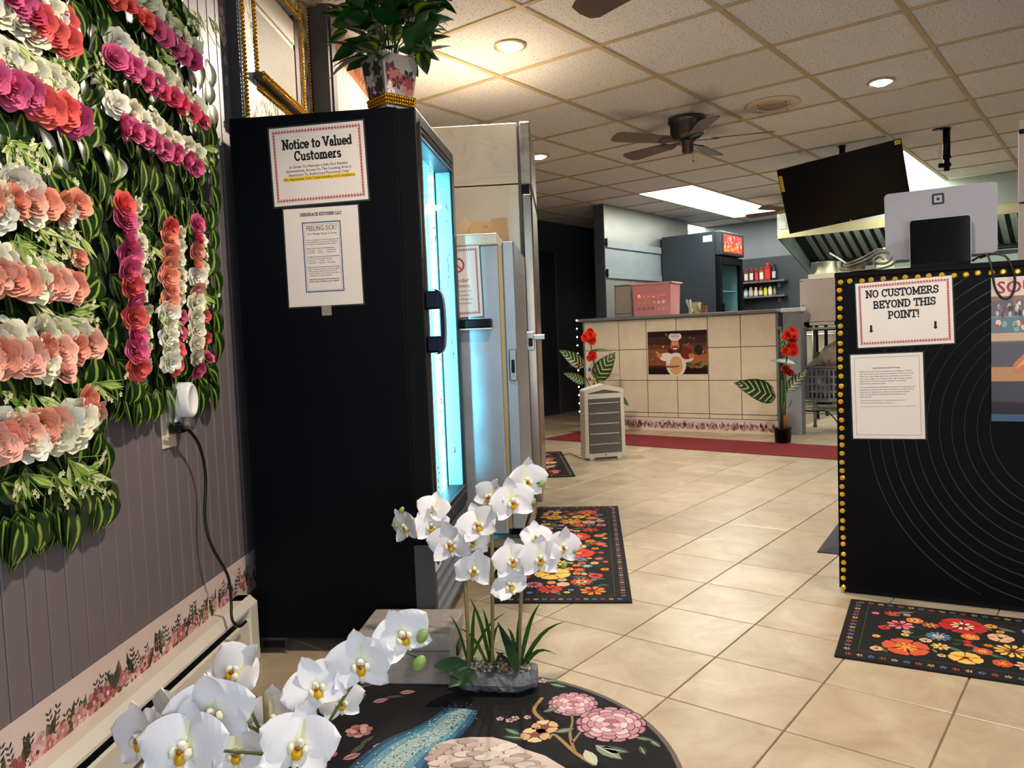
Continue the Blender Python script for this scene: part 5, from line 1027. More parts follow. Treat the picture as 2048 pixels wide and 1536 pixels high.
for (x, y, r_) in ((1020, 1441, .012), (1000, 1438, .01), (1030, 1437, .012), (1055, 1435, .01), (1085, 1362, .014)): petal_ring(b, rl(x, y), r_, 5, ['d8a0a0', 'e8c8c4'], Zr + 4e-4, rnd.random(), .9)
for (x, y, r_) in ((718, 1462, .034), (575, 1500, .045), (640, 1510, .04), (595, 1470, .03)): petal_ring(b, rl(x, y), r_, 7, ['b87a78', 'd6a09a'], Zr + 3e-4, rnd.random(), 1.0); petal_ring(b, rl(x, y), r_ * .6, 5, ['e0b4ac', 'a8605e'], Zr + 3.4e-4, rnd.random(), 1.0)
for (x, y, a) in ((798, 1386, .1), (745, 1405, .4), (745, 1500, .9), (750, 1522, .7), (685, 1520, .6), (655, 1420, .8), (700, 1395, .3)): leaf2d(b, rl(x, y), .045, .024, a, 'd09a94', Zr + 3e-4); leaf2d(b, rl(x, y), .045, .008, a, 'a05e5c', Zr + 3.3e-4)
for (x, y, L_, a) in ((690, 1400, .06, .2), (660, 1412, .05, .6), (770, 1395, .05, .1), (700, 1510, .06, 1.1), (720, 1490, .05, 1.0)): leaf2d(b, rl(x, y), L_, L_ * .3, a, '55584c', Zr + 2.6e-4)
kindstuff(O('flower_print', b, m_rugprint, rug))
# peacock: blue neck and cream plumage with outlined feathers
b = MB(); neck = [rl(925, 1418), rl(900, 1445), rl(860, 1475), rl(815, 1500), rl(770, 1545), rl(745, 1600)]
for w_, cl, z_ in ((.075, '2c4f6a', 0), (.062, '3f6f8c', 1e-5), (.046, '6d9cae', 2e-5), (.026, 'a8bcb8', 3e-5)): ribbon(b, neck, w_ * 1.15, w_ * 2.7, cl, Zr + 5e-4 + z_)
S_ = smooth_path([Vector((x, y, 0)) for x, y in neck], 12)
for k in range(900):
    i = rnd.randrange(len(S_)); u = i / len(S_); wd = (.04 + .06 * u); disc(b, (S_[i].x + rnd.gauss(0, .45) * wd, S_[i].y + rnd.gauss(0, .45) * wd), rnd.uniform(.0012, .003), rnd.choice(['2f6a8c', '8fb8c4', 'cfd8c8', '1f4460', '5f94ac']), Zr + 5.5e-4 + k * 1e-8, 5)
body = [rl(856, 1530), rl(858, 1505), rl(872, 1490), rl(900, 1480), rl(940, 1475), rl(985, 1475), rl(1020, 1484), rl(1050, 1499), rl(1090, 1512), rl(1130, 1536), rl(1180, 1575), rl(1000, 1640), rl(880, 1590)]
b.poly([(x, y, Zr + 6e-4) for x, y in body], col='d8c6bc')
e = 0
for r_ in range(10):
    for k in range(13):
        x = 850 + k * 30 + (r_ % 2) * 15 + rnd.uniform(-5, 5); y = 1480 + r_ * 10 + rnd.uniform(-4, 4) + abs(k - 4) * 1.5
        if not pip(x, y, [(862, 1530), (866, 1502), (888, 1488), (930, 1479), (1000, 1480), (1040, 1500), (1110, 1536), (1180, 1585), (1000, 1640), (880, 1590)]): continue
        c = rl(x, y); disc(b, c, .026, '5d4a48', Zr + 6.2e-4 + e, 12, .55); disc(b, (c[0] + .0008, c[1] + .001), .0245, rnd.choice(['dccbc2', 'd3bfb6', 'c9b3ac', 'e2d6cf', 'b9a49c']), Zr + 6.25e-4 + e, 12, .53); e += 1.2e-5
O('peacock_print', b, m_rugprint, rug)
# rectangular flower rugs
RCOL = ['d8402c', 'e8a03a', 'e87f2a', 'e0808c', '5f86b4', 'c02a30', 'f0bf5a', 'd85a3a', 'e8b090']
def flower_rug(label, M, Lx, Ly, seed, big=()):
    b_ = MB(); b_.cbox((0, 0, 0), (Lx, Ly, .007), .0025); o = flat('flower_rug', label, 'rug', M, b_, mat('rug_dark_weave', '141315', 0.95, bump=.3, bscale=300), 'black flower rugs')
    r2 = random.Random(seed); b_ = MB(); z0_ = .0072; e_ = 0; m_ = .035
    k = 0; per = []
    x = m_
    while x < Lx - m_ / 2: per += [(x, m_ * .8), (x, Ly - m_ * .8)]; x += .03
    y_ = m_ + .03
    while y_ < Ly - m_: per += [(m_ * .8, y_), (Lx - m_ * .8, y_)]; y_ += .03
    for i, p_ in enumerate(per): petal_ring(b_, p_, .0095, 5, ['c85048', '6a8cba', 'e0b878'][i % 3], z0_, r2.random(), .6)
    for lo_, hi_ in (((.058, .058), (Lx - .058, .0595)), ((.058, Ly - .0595), (Lx - .058, Ly - .058)), ((.058, .058), (.0595, Ly - .058)), ((Lx - .0595, .058), (Lx - .058, Ly - .058))): b_.poly([(lo_[0], lo_[1], z0_), (hi_[0], lo_[1], z0_), (hi_[0], hi_[1], z0_), (lo_[0], hi_[1], z0_)], col='5a5a48')
    pts = []; tries = 0
    fl_ = list(big)
    while tries < 4000 and len(fl_) < int(Lx * Ly * 130):
        tries += 1; r_ = r2.choice((.055, .045, .036, .026, .018, .012)); p_ = (r2.uniform(.07 + r_, Lx - .07 - r_), r2.uniform(.07 + r_, Ly - .07 - r_))
        if all(hypot(p_[0] - f_[0], p_[1] - f_[1]) > (r_ + f_[2]) * .93 for f_ in fl_): fl_.append((p_[0], p_[1], r_, r2.choice(RCOL), r2.choice(('f3d08a', 'f0e0b0', '8a2a20', 'e8a03a'))))
    for k in range(int(Lx * Ly * 170)):
        a = r2.random() * 6.28; L_ = r2.uniform(.03, .07); p_ = (r2.uniform(.09, Lx - .09), r2.uniform(.09, Ly - .09)); q_ = (p_[0] + L_ * cos(a), p_[1] + L_ * sin(a))
        if .065 < q_[0] < Lx - .065 and .065 < q_[1] < Ly - .065: leaf2d(b_, p_, L_, L_ * .3, a, r2.choice(['2c4a3c', '4a5a3a', '1d3a34', '6f7a5c', '3c4630', '55705e']), z0_ + 2e-5 + k * 1e-7)
    for i, (x, y_, r_, c_, cc) in enumerate(fl_):
        n_ = r2.choice((5, 6, 8, 12)) if r_ > .02 else 5; zz = z0_ + 1e-4 + i * 1e-6; petal_ring(b_, (x, y_), r_, n_, c_, zz, r2.random(), .98 if n_ < 8 else .75, tip=.8 if n_ < 8 else .3)
        if r_ > .02: petal_ring(b_, (x, y_), r_ * .5, 9, cc, zz + 2e-7, r2.random(), .6, tip=.3)
        disc(b_, (x, y_), r_ * .2, r2.choice(['6a2018', 'e8a03a', '3a2018']), zz + 4e-7, 7)
    kindstuff(O('flower_print', b_, m_rugprint, o)); return o
a = atan2(1.546, .163) - pi / 2
flower_rug('long black flower rug beside the stainless units, nearest to the cooler', Matrix.Translation((-.101, 2.741, 0)) @ Matrix.Rotation(a, 4, 'Z'), .498, 1.55, 5, [(.36, .12, .05, 'e87f2a', '8a2a20'), (.2, .14, .05, 'd8402c', 'c02a30'), (.2, .33, .075, 'f0bf5a', 'e8a03a'), (.37, .3, .03, 'd8402c', '3a2018'), (.3, .62, .07, 'd8402c', 'c02a30'), (.28, .9, .07, 'd8402c', 'f3d08a'), (.25, 1.2, .06, 'e8a03a', 'f0bf5a'), (.33, 1.4, .055, 'd8402c', 'e8a03a')])
flower_rug('far black flower rug beyond the tall stainless refrigerator', Matrix.Translation((.405 - .498, 5.19, 0)) @ Matrix.Rotation(radians(1), 4, 'Z'), .498, 1.15, 9)
p0, p1 = fl(1668, 1315), fl(1702, 1201); a = atan2((p1 - p0).y, (p1 - p0).x) - pi / 2; wd = (p1 - p0).length
flower_rug('black flower rug in front of the black service podium', Matrix.Translation(p0) @ Matrix.Rotation(a, 4, 'Z'), 1.5, wd, 14, [(.16, .32, .04, 'e0808c', 'c02a30'), (.33, .38, .068, 'c02a30', 'f0e0b0'), (.18, .14, .065, 'd85a3a', 'e8a03a'), (.33, .12, .045, 'f0bf5a', 'e8a03a'), (.45, .22, .05, 'f0bf5a', '6a2018'), (.48, .12, .036, 'e8b090', 'f0bf5a'), (.62, .25, .075, 'd8402c', '8a2a20'), (.6, .38, .045, 'e8a03a', 'e87f2a'), (.72, .12, .045, 'e0808c', 'e87f2a')])
# red runner along the counter
p0, p1 = fl(1085, 879), fl(1675, 920); d = (p1 - p0).normalized(); a = atan2(d.y, d.x)
b = MB(); b.cbox((0, 0, 0), (4.4, .62, .006), .002); tag(O('red_runner', b, mat('red_carpet', '7c1f22', 0.95, var=0.15, scale=20, bump=.3, bscale=200), None, Matrix.Translation(p0) @ Matrix.Rotation(a, 4, 'Z')), 'plain dark red carpet runner along the tiled counter', 'rug')
# ================================================================== SPACE HEATER
p0, p1 = fl(1172, 922), fl(1252, 916); d = (p1 - p0); w_ = d.length; a = atan2(d.y, d.x)
t = thing('space_heater', 'cream upright space heater with pointed top and honeycomb grille', 'heater', M=Matrix.Translation(p0) @ Matrix.Rotation(a, 4, 'Z'))
m_cr = mat('heater_cream', 'd9d2c2', 0.4); Wd, Hh, Dp = w_, .54, .13
outl = [(0, .02), (Wd, .02), (Wd - .005, Hh - .01), (Wd - .02, Hh), (Wd / 2, Hh + .035), (.02, Hh), (.005, Hh - .01)]
inn = [(.028, .05), (Wd - .028, .05), (Wd - .032, Hh - .03), (Wd / 2, Hh - .005), (.032, Hh - .03)]
b = MB(); b.prism(outl, .012, Dp, 'y'); O('housing', b, m_cr, t, bev=.008)
b = MB()
ring = [(outl[0], outl[1], inn[1], inn[0]), (outl[1], outl[2], inn[2], inn[1]), (outl[2], outl[3], inn[3], inn[2]), (outl[3], outl[4], inn[3]), (outl[4], outl[5], inn[3]), (outl[5], outl[6], inn[4], inn[3]), (outl[6], outl[0], inn[0], inn[4])]
for pl_ in ring: b.prism(list(pl_), 0.0, .014, 'y')
O('front_frame', b, m_cr, t)
b = MB(); b.prism(inn, .0115, .0125, 'y'); O('reflector', b, mat('reflector_grey', '77736c', 0.35, 0.5), t)
for k in range(5):
    z = .12 + k * .078; b = MB(); b.tube([(.04, .008, z), (Wd - .045, .008, z)], .006, 10); O('heating_tube', b, mat('quartz_tube', 'c8c8c4', 0.15), t, smooth=True)
b = MB(); x = .034
while x < Wd - .036:
    b.tube([(x, .003, .056), (x, .003, Hh - .035)], .0011, 4, cap=False); x += .0105
z = .06
while z < Hh - .04: b.tube([(.032, .003, z), (Wd - .034, .003, z)], .0011, 4, cap=False); z += .0105
kindstuff(O('wire_grille', b, mat('grille_wire_grey', 'a9a59b', 0.35, 0.6), t))
b = MB(); b.cbox((.03, .002, Hh - .075), (Wd - .03, .012, Hh - .035), .003); O('grille_top_bar', b, m_cr, t)
for x in (.03, Wd - .07): b = MB(); b.cbox((x, -.01, 0), (x + .035, Dp, .022), .004); O('foot', b, m_cr, t)
b = MB(); b.ball((Wd / 2, 0.0, .038), .005, 6, 4); O('badge', b, m_blk2, t)
P = [p0 + Vector((.02, .1, .05)), p0 + Vector((-.03, .08, .012)), fl(1140, 910), fl(1125, 912), fl(1095, 908) + Vector((0, 0, .008)), fl(1078, 905) + Vector((0, 0, .008))]; P = [Vector((q.x, q.y, max(q.z, .0125))) for q in P]
b = MB(); b.tube(smooth_path(P), .004, 6); O('power_cord', b, mat('grey_cord', '5f5c58', 0.5), t, t.matrix_world.inverted(), smooth=True)
# ================================================================== TILED COUNTER
CR = radians(-35.1); CD, CN = rotz(CR); C0 = Vector((1.111, 7.727, 0)); CM = Matrix.Translation(C0) @ Matrix.Rotation(CR, 4, 'Z')
def cp(x, y, dep=0.0): q_ = on_plane(x, y, C0 + CN * dep, CN) - C0; return q_.dot(CD), q_.z
t = thing('service_counter', 'service counter faced with square beige tiles and a grey top ledge', 'counter', M=CM)
XL, XR = -.43, 1.508
b = MB(); b.box((XL, .008, 0), (XR, .34, 1.085)); O('counter_body', b, mat('tile_grout_tan', '5f4f3c', 0.8), t)
cols = [XL, -.039, .259, .57, .88, 1.188, XR]; rows = [.128, .172, .487, .79, 1.086]
m_ct = mat('counter_tile', 'e2d6bd', 0.3, var=0.07, scale=7, coat=.15)
for i in range(6):
    for j in range(4):
        b = MB(); b.cbox((cols[i] + .003, 0.0, rows[j] + .003), (cols[i + 1] - .003, .009, rows[j + 1] - .003), .002); O('tile', b, m_ct, t)
b = MB(); b.cbox((XL - .06, -.05, 1.086), (XR + .02, .4, 1.115), .006); O('top_ledge', b, mat('grey_laminate', '7e8084', 0.35, var=0.06), t)
b = MB(); b.box((XL, .0, .012), (XR, .008, .126)); o = O('floral_border', b, mat('pink_wallpaper'), t)
b = MB(); floral_band(b, XL + .02, XR - .02, .016, .116, -.0006, 12, 1.1); O('floral_print', b, m_print, o)
b = MB(); b.box((XL, -.006, 0), (XR, .008, .012)); O('base_strip', b, mat('cream_plate'), t)
for x_ in (XR, XL - .015): b = MB(); b.box((x_, 0, 0), (x_ + .015, .34, 1.085)); O('end_trim', b, mat('grey_end_trim', '77797c', 0.5), t)
# poster of a cook, flat print
c0 = cp(1295, 665); c1 = cp(1416, 749); w, h_ = c1[0] - c0[0], c0[1] - c1[1]
t = thing('chef_poster', 'dark kitchen poster of a cheerful cook in a white hat on the counter tiles', 'poster', M=CM @ Matrix.Translation((c0[0], -.001, c0[1] + .005)))
b = MB(); b.box((0, -.002, -h_), (w, 0, 0)); O('print_sheet', b, mat('poster_brown', '3a231c', 0.45, var=0.3, scale=6), t)
b = MB(); y = -.0022; rnd = random.Random(6)
def E(x, z, rx, rz, col, k, n=18): b.poly([(w * x + w * rx * cos(2 * pi * i / n), y - k * 2e-5, -h_ * z + h_ * rz * sin(2 * pi * i / n)) for i in range(n)], col=col)
def Q(x0, z0, x1, z1, col, k): b.poly([(w * x0, y - k * 2e-5, -h_ * z1), (w * x1, y - k * 2e-5, -h_ * z1), (w * x1, y - k * 2e-5, -h_ * z0), (w * x0, y - k * 2e-5, -h_ * z0)], col=col)
Q(0, 0, 1, .12, '2a1a18', 1); Q(0, .32, .42, .42, '6a4030', 1); Q(.6, .3, 1, .62, '7d4a2c', 1); Q(0, .42, .35, .8, '8a5234', 1); Q(.7, .55, 1, .8, 'a86a3c', 2); Q(0, .86, 1, 1, '22181a', 3); Q(0, .8, 1, .87, '3a2a26', 2)
for k in range(46): E(rnd.random() * .96 + .02, rnd.uniform(.05, .8), rnd.uniform(.008, .02), rnd.uniform(.01, .035), rnd.choice(['c07a48', '8a4a30', 'd8a070', '5a3428', 'a85a3a', '402824']), 4)
for k in range(7): Q(.72 + k * .04, .12, .728 + k * .04, .3 + .02 * (k % 3), '2c2024', 5); E(.724 + k * .04, .33, .016, .05, '4a3a3a', 5)
E(.86, .45, .07, .12, '2e2a2c', 6)
E(.48, .78, .17, .28, 'e8e0d4', 7); E(.32, .6, .12, .1, 'ece4d8', 8); E(.66, .62, .12, .11, 'e2d8cc', 8); E(.2, .56, .045, .06, 'c8805a', 9); E(.48, .8, .11, .22, 'd8a878', 9)
E(.47, .34, .075, .14, 'c87850', 10); E(.47, .42, .055, .06, '8a2a22', 11); E(.47, .405, .04, .025, 'f0e0d0', 12); E(.47, .35, .02, .04, 'd88a5c', 12); E(.445, .29, .013, .03, 'f4ece4', 12); E(.495, .29, .013, .03, 'f4ece4', 12); E(.447, .29, .006, .015, '2a1a14', 13); E(.493, .29, .006, .015, '2a1a14', 13); E(.47, .375, .05, .018, '5a2c1c', 13)
for dx in (-.06, -.02, .03, .065): E(.47 + dx, .13, .045, .07, 'efe6da', 10)
Q(.405, .14, .535, .23, 'e6dcd0', 11)
E(.66, .53, .1, .13, '7a2c26', 13); E(.71, .4, .02, .1, '8a3a2e', 13); E(.74, .58, .05, .06, 'c8805a', 14)
E(.4, .82, .14, .025, '4a2a20', 14); E(.4, .805, .11, .02, 'c88a6a', 15)
for x, c in ((.7, '4a6a34'), (.78, '5a7a3c'), (.84, '3f5a2e'), (.9, '6a8a44')): E(x, .79, .05, .05, c, 13)
for x in (.74, .82, .88): E(x, .84, .03, .03, 'c84a34', 14)
O('picture', b, m_printg, t)
# ---- tropical plants beside the counter
m_cal = mat_leaf('calathea_leaf', '1c3a1c', 'c9c88a', freq=9.0, slant=46.0, width=0.26, rough=0.35)
cal = leaf_mesh('leaf', m_cal, 1, .5, cup=.12, droop=.12, nu=4, nv=8)
def bigleaf(t_, Pa, Pb, wk, nrm): d_ = Pb - Pa; L = d_.length; d_.normalize(); ex = d_.cross(Vector(nrm)).normalized(); put('leaf', cal, t_, t_.matrix_world.inverted() @ frame(Pa, ex * L * wk, d_ * L, ex.cross(d_) * L))
def redflower(t_, p_, s_, rnd_, col='e8341c'):
    for k in range(7): o_ = put('flower', roses[k % 3], t_, t_.matrix_world.inverted() @ aim(p_ + Vector((rnd_.gauss(0, .4), rnd_.gauss(0, .3), rnd_.gauss(0, .4))) * s_, (rnd_.gauss(0, .5), -1, rnd_.gauss(.2, .4)), 0, s_ * .55)); o_.color = lin(col)
m_pst = mat('plant_stem_green', '3c5c2c', 0.5, var=.2); m_bam = mat('brown_cane', 'a8683a', 0.6, var=.25)
def tropical(label, base, stems, leaves, flowers, Y, pot=True, seed=1):
    t_ = thing('tropical_plant', label, 'plant', base, 0, 'tropical plants beside the counter'); r2 = random.Random(seed); inv = t_.matrix_world.inverted()
    b_ = MB(); b_.lathe([(.05, 0), (.062, .004), (.07, .115), (.072, .12), (.064, .12), (.06, .1), (.002, .1)], 20); O('pot', b_, m_blk2, t_, smooth=True)
    for k, (x, y_) in enumerate(stems):
        tp_ = at_y(x, y_, Y); lo_ = Vector(base) + Vector((r2.uniform(-.02, .02), r2.uniform(-.02, .02), .1)); b_ = MB(); b_.tube([inv @ lo_, inv @ lo_.lerp(tp_, .5), inv @ tp_], [.009, .008, .005], 7); O('stem', b_, m_pst, t_, smooth=True)
        b_ = MB(); b_.tube([inv @ (lo_ + Vector((.012, -.01, 0))), inv @ (lo_.lerp(tp_, .3) + Vector((.012, -.01, 0)))], .009, 7); O('cane', b_, m_bam, t_, smooth=True)
    for (xa, ya, xb, yb, dy, wk, nr) in leaves: bigleaf(t_, at_y(xa, ya, Y), at_y(xb, yb, Y + dy), wk, nr)
    for (x, y_, s_, c_) in flowers: redflower(t_, at_y(x, y_, Y - .03), s_, r2, c_)
    return t_
pb = fl(1566, 886); pb.z = .0065
tropical('red flowered tropical plant in a black pot at the right end of the counter', pb, [(1578, 665), (1572, 740), (1564, 760)],
         [(1552, 795, 1474, 762, -.1, 1.0, (.2, -1, .5)), (1572, 785, 1614, 738, -.05, .8, (-.4, -1, .4)), (1592, 728, 1543, 717, 0, .8, (0, -.6, 1)), (1568, 718, 1560, 650, .02, .35, (-.6, -1, 0)), (1566, 660, 1550, 652, 0, .7, (0, -1, .4)), (1578, 815, 1586, 796, 0, .3, (0, -1, 0))],
         [(1580, 671, .062, 'ea3a1e'), (1581, 697, .056, 'e6381e'), (1572, 735, .034, 'b8341c'), (1577, 746, .034, 'c03a20')], pb.y)
pb = Vector((.86, 7.18, 0.0065))
t = tropical('red flowered tropical plant behind the cream space heater', pb, [(1180, 680), (1172, 755), (1196, 760)],
         [(1168, 734, 1122, 698, -.1, .95, (.2, -1, .5)), (1190, 762, 1228, 704, -.08, 1.05, (-.2, -1, .3)), (1170, 766, 1130, 744, -.1, .85, (.1, -1, .6)), (1182, 703, 1226, 698, 0, .5, (0, -.6, 1)), (1205, 735, 1232, 712, .05, .6, (0, -.8, .6)), (1235, 790, 1259, 812, .0, .7, (0, -1, .3))],
         [(1176, 672, .06, 'ee3c1e'), (1182, 714, .045, 'e0341c'), (1142, 731, .018, 'e0341c'), (1155, 733, .016, 'd83018')], pb.y, seed=4)
inv = t.matrix_world.inverted()
for k, (x, y_, c_) in enumerate(((1179, 739, '1f3fae'), (1179, 758, 'b03a3a'), (1188, 760, 'e0b01c'), (1188, 768, '1f8a4a'))):
    b = MB(); b.ball(inv @ at_y(x, y_, pb.y - .05), .016, 8, 6, (.8, .8, 1.2)); O('light_bulb', b, mat('bulb_' + c_, c_, 0.2, coat=.5), t, smooth=True)
# string of small white lights down the counter's left edge
t = thing('string_lights', 'string of tiny white lights down the left edge of the counter', 'string lights'); m_tw = mat('tiny_light', 'ffffff', 0.4, emit='f4fff0', es=6)
P = []
for k in range(12):
    p_ = CM @ Vector((XL - .05, -.06, 1.105 - k * .085)); P.append(p_); b = MB(); b.ball(p_, .008, 6, 5); O('light', b, m_tw, t)
b = MB(); b.tube(P, .0015, 4); O('wire', b, m_pst, t)
# ---- things on the counter ledge
zt = 1.1155
def cm(x, y, dep): return CM @ Matrix.Translation((cp(x, y, dep)[0], dep, zt))
dep = .06; x0 = cp(1265, 620, dep)[0]; x1 = cp(1338, 620, dep)[0]; zt1 = cp(1262, 568, dep)[1]
t = thing('laundry_basket', 'pink plastic basket with round holes on the tiled counter', 'basket', M=CM @ Matrix.Translation((x0, dep, zt)))
m_pk = mat('pink_plastic', 'f2a2a4', 0.4); wb = x1 - x0 + .02; hb = zt1 - zt - .01; db = .24
# front wall with round holes, built as a pierced sheet
b = MB(); NX, NZ = 6, 3; fl_t = .05
def pierced(bm_, x0_, x1_, z0_, z1_, cells, yv):
    for (cx_, cz_, hx, hz, r_) in cells:
        n_ = 12; ring = [(cx_ + r_ * cos(2 * pi * k / n_), cz_ + r_ * sin(2 * pi * k / n_)) for k in range(n_)]; sq = []
        for k in range(n_):
            a_ = 2 * pi * k / n_; ca, sa = cos(a_), sin(a_); s_ = min(hx / abs(ca) if abs(ca) > 1e-6 else 9, hz / abs(sa) if abs(sa) > 1e-6 else 9); sq.append((cx_ + ca * s_, cz_ + sa * s_))
        cor = [(cx_ + hx, cz_ + hz), (cx_ - hx, cz_ + hz), (cx_ - hx, cz_ - hz), (cx_ + hx, cz_ - hz)]
        for k in range(n_):
            a_, c_ = sq[k], sq[(k + 1) % n_]; mid = 2 * pi * (k + .5) / n_; pts = [ring[k], a_]
            for co in cor:
                ang = atan2(co[1] - cz_, co[0] - cx_) % (2 * pi)
                if 2 * pi * k / n_ < ang < 2 * pi * (k + 1) / n_ - 1e-9: pts.append(co)
            pts += [c_, ring[(k + 1) % n_]]; bm_.poly([(p[0], yv, p[1]) for p in pts])
cells = []; cw = wb * .78 / NX; ch = hb * .6 / NZ
for j in range(NZ):
    for i in range(NX): cells.append((wb * .11 + cw * (i + .5), hb * .12 + ch * (j + .5), cw / 2, ch / 2, min(cw, ch) * .36))
for yv in (0.0, .003): pierced(b, 0, wb, 0, hb, cells, yv)
b.box((0, 0, 0), (wb, .003, hb * .12)); b.box((0, 0, hb * .72), (wb, .003, hb)); b.box((0, 0, hb * .12), (wb * .11, .003, hb * .72)); b.box((wb * .89, 0, hb * .12), (wb, .003, hb * .72))
b.box((0, 0, 0), (.003, db, hb)); b.box((wb - .003, 0, 0), (wb, db, hb)); b.box((0, db - .003, 0), (wb, db, hb)); b.box((0, 0, 0), (wb, db, .003))
kk = .93; b.v = [(wb / 2 + (x - wb / 2) * (kk + (1 - kk) * z / hb) if z < hb + 1 else x, y_, z) for x, y_, z in b.v]; O('basket_body', b, m_pk, t)
b = MB(); b.cbox((-.022, -.018, hb - .012), (wb + .022, .002, hb + .004), .003); b.cbox((-.022, db - .002, hb - .012), (wb + .022, db + .018, hb + .004), .003); b.cbox((-.022, -.018, hb - .012), (.002, db + .018, hb + .004), .003); b.cbox((wb - .002, -.018, hb - .012), (wb + .022, db + .018, hb + .004), .003); O('rim', b, m_pk, t)
b = MB(); b.box((.03, .03, .004), (wb * .5, db - .04, hb * .6)); b.box((wb * .52, .04, .004), (wb - .04, db - .04, hb * .5), mi=1); O('contents', b, [mat('brown_paper_d8b888'), mat('white_label')], t)
dep = .2; x0 = cp(1235, 620, dep)[0]; x1 = cp(1272, 620, dep)[0]; z1 = cp(1236, 571, dep)[1]
t = thing('metal_tray_box', 'grey metal box behind the pink basket on the counter', 'box', M=CM @ Matrix.Translation((x0, dep - .06, zt)))
b = MB(); b.box((0, 0, 0), (x1 - x0 - .02, .22, z1 - zt)); O('body', b, mat('matte_steel', '8d8f8c', 0.45, 0.5), t, bev=.006)
b = MB(); b.box((.01, -.003, .008), (x1 - x0 - .03, 0, .03)); b.box((.012, -.002, .04), (x1 - x0 - .03, 0, z1 - zt - .02)); O('front_plate', b, m_ss, t)
dep = .16
for k, (xa, xb, yt, col, lab, nm) in enumerate(((1374, 1379, 598, 'dcd8b8', 'folded pale food pouch leaning beside the pink basket', 'food_pouch'), (1384, 1398, 604, 'cfcca0', 'pale green packet of wrapped food on the counter', 'food_packet'), (1401, 1411, 612, '9c5a34', 'small brown wooden block at the end of the things on the counter', 'wood_block'))):
    x0 = cp(xa, 615, dep)[0]; x1 = cp(xb, 615, dep)[0]; hz = cp(xa, yt, dep)[1] - zt; b = MB()
    if k < 2:
        def fn(u, v, w_=x1 - x0, hz=hz): return (u * w_ + .012 * sin(v * 5 + k), .02 + .03 * sin(u * pi) * (1 - v) - .02 * v, hz * v * (1 - .15 * abs(u - .5)))
        b.surf(fn, 6, 5); b.surf(lambda u, v: (lambda p_: (p_[0], .08 - p_[1], p_[2]))(fn(u, v)), 6, 5)
    else: b.cbox((0, 0, 0), (x1 - x0, .05, max(.04, hz)), .003)
    o = O(nm, b, mat('pack_' + col, col, 0.45, var=.2, scale=30), None, CM @ Matrix.Translation((x0, dep, zt)), smooth=k < 2); tag(o, lab, 'food pack' if k < 2 else 'block')
# ================================================================== KITCHEN BEHIND THE COUNTER
def kx(x, y, X): q_ = on_plane(x, y, K(X, 0), G2); return q_.dot(G1), q_.z
def ky(x, y, Y): q_ = on_plane(x, y, K(0, Y), G1); return q_.dot(G2), q_.z
# black kitchen refrigerator with a lit food sign
t = thing('kitchen_cooler', 'black glass-door refrigerator with a lit meat picture on top in the kitchen', 'refrigerator', M=KM(-4.345, 8.42)); Wx, Wy, Hz = .72, .66, 2.07
m_kf = mat('kitchen_cooler_black', '2f353d', 0.4, var=.05)
b = MB()
for lo, hi in (((0, 0, .05), (Wx - .06, .03, Hz)), ((0, Wy - .03, .05), (Wx - .06, Wy, Hz)), ((0, .03, Hz - .03), (Wx - .06, Wy - .03, Hz)), ((0, .03, .05), (Wx - .06, Wy - .03, .3)), ((0, .03, .3), (.03, Wy - .03, Hz - .03)), ((.1, .03, 1.78), (Wx - .06, Wy - .03, 1.82))): b.box(lo, hi)
O('cabinet', b, m_kf, t)
b = MB(); b.box((Wx - .06, 0, 1.8), (Wx + .02, Wy, Hz)); sb = O('sign_box', b, m_kf, t, bev=.01)
b = MB(); X = Wx + .0215; rnd = random.Random(12); y0, y1, z0, z1 = .06, Wy - .06, 1.835, Hz - .035
b.poly([(X, y0, z0), (X, y1, z0), (X, y1, z1), (X, y0, z1)], col='c03a30')
for k in range(90):
    yy, zz = rnd.uniform(y0 + .02, y1 - .02), rnd.uniform(z0 + .015, z1 - .02); c = rnd.choice(['e8d0c0', '8a1f1a', 'd85a4a', 'f0b0a0', '6a2018']) if zz > z0 + .07 else rnd.choice(['d8c83a', '7a9a2a', 'e8d860', '9ab038']); r_ = rnd.uniform(.008, .018); b.poly([(X + .0002 + k * 1e-5, yy + r_ * .6 * cos(a_ * .785), zz + r_ * sin(a_ * .785)) for a_ in range(8)], col=c)
O('lit_picture', b, mat_print('lit_sign', .4, es=.8), sb)
b = MB(); b.box((Wx - .05, 0, .3), (Wx, .06, 1.785)); b.box((Wx - .05, Wy - .06, .3), (Wx, Wy, 1.785)); b.box((Wx - .05, .06, 1.7), (Wx, Wy - .06, 1.785)); b.box((Wx - .05, .06, .3), (Wx, Wy - .06, .38)); dd = O('door', b, m_blk2, t, bev=.005)
b = MB(); b.box((Wx - .03, .06, .38), (Wx - .025, Wy - .06, 1.7)); O('glass_pane', b, m_glass, dd)
b = MB(); b.cbox((Wx, .02, 1.05), (Wx + .03, .045, 1.25), .004); O('door_handle', b, m_blk2, dd)
b = MB(); b.box((.03, .03, .3), (.035, Wy - .03, 1.78)); b.box((.03, Wy - .035, .3), (Wx - .06, Wy - .03, 1.78)); b.box((.03, .03, .3), (Wx - .06, .035, 1.78)); O('liner', b, mat('grey_liner', 'a8b0a8', 0.4), t)
for z in (.7, 1.05, 1.4): b = MB(); b.box((.04, .04, z), (Wx - .08, Wy - .04, z + .008)); O('shelf', b, mat('white_wire'), t)
b = MB(); b.box((Wx - .2, -.002, 1.96), (Wx - .09, 0, 2.03)); O('label', b, mat('pale_green_label', 'cfe0dc', 0.4), t)
b = MB(); b.box((.02, .02, 0), (Wx - .06, Wy - .02, .05)); O('plinth', b, m_blk2, t)
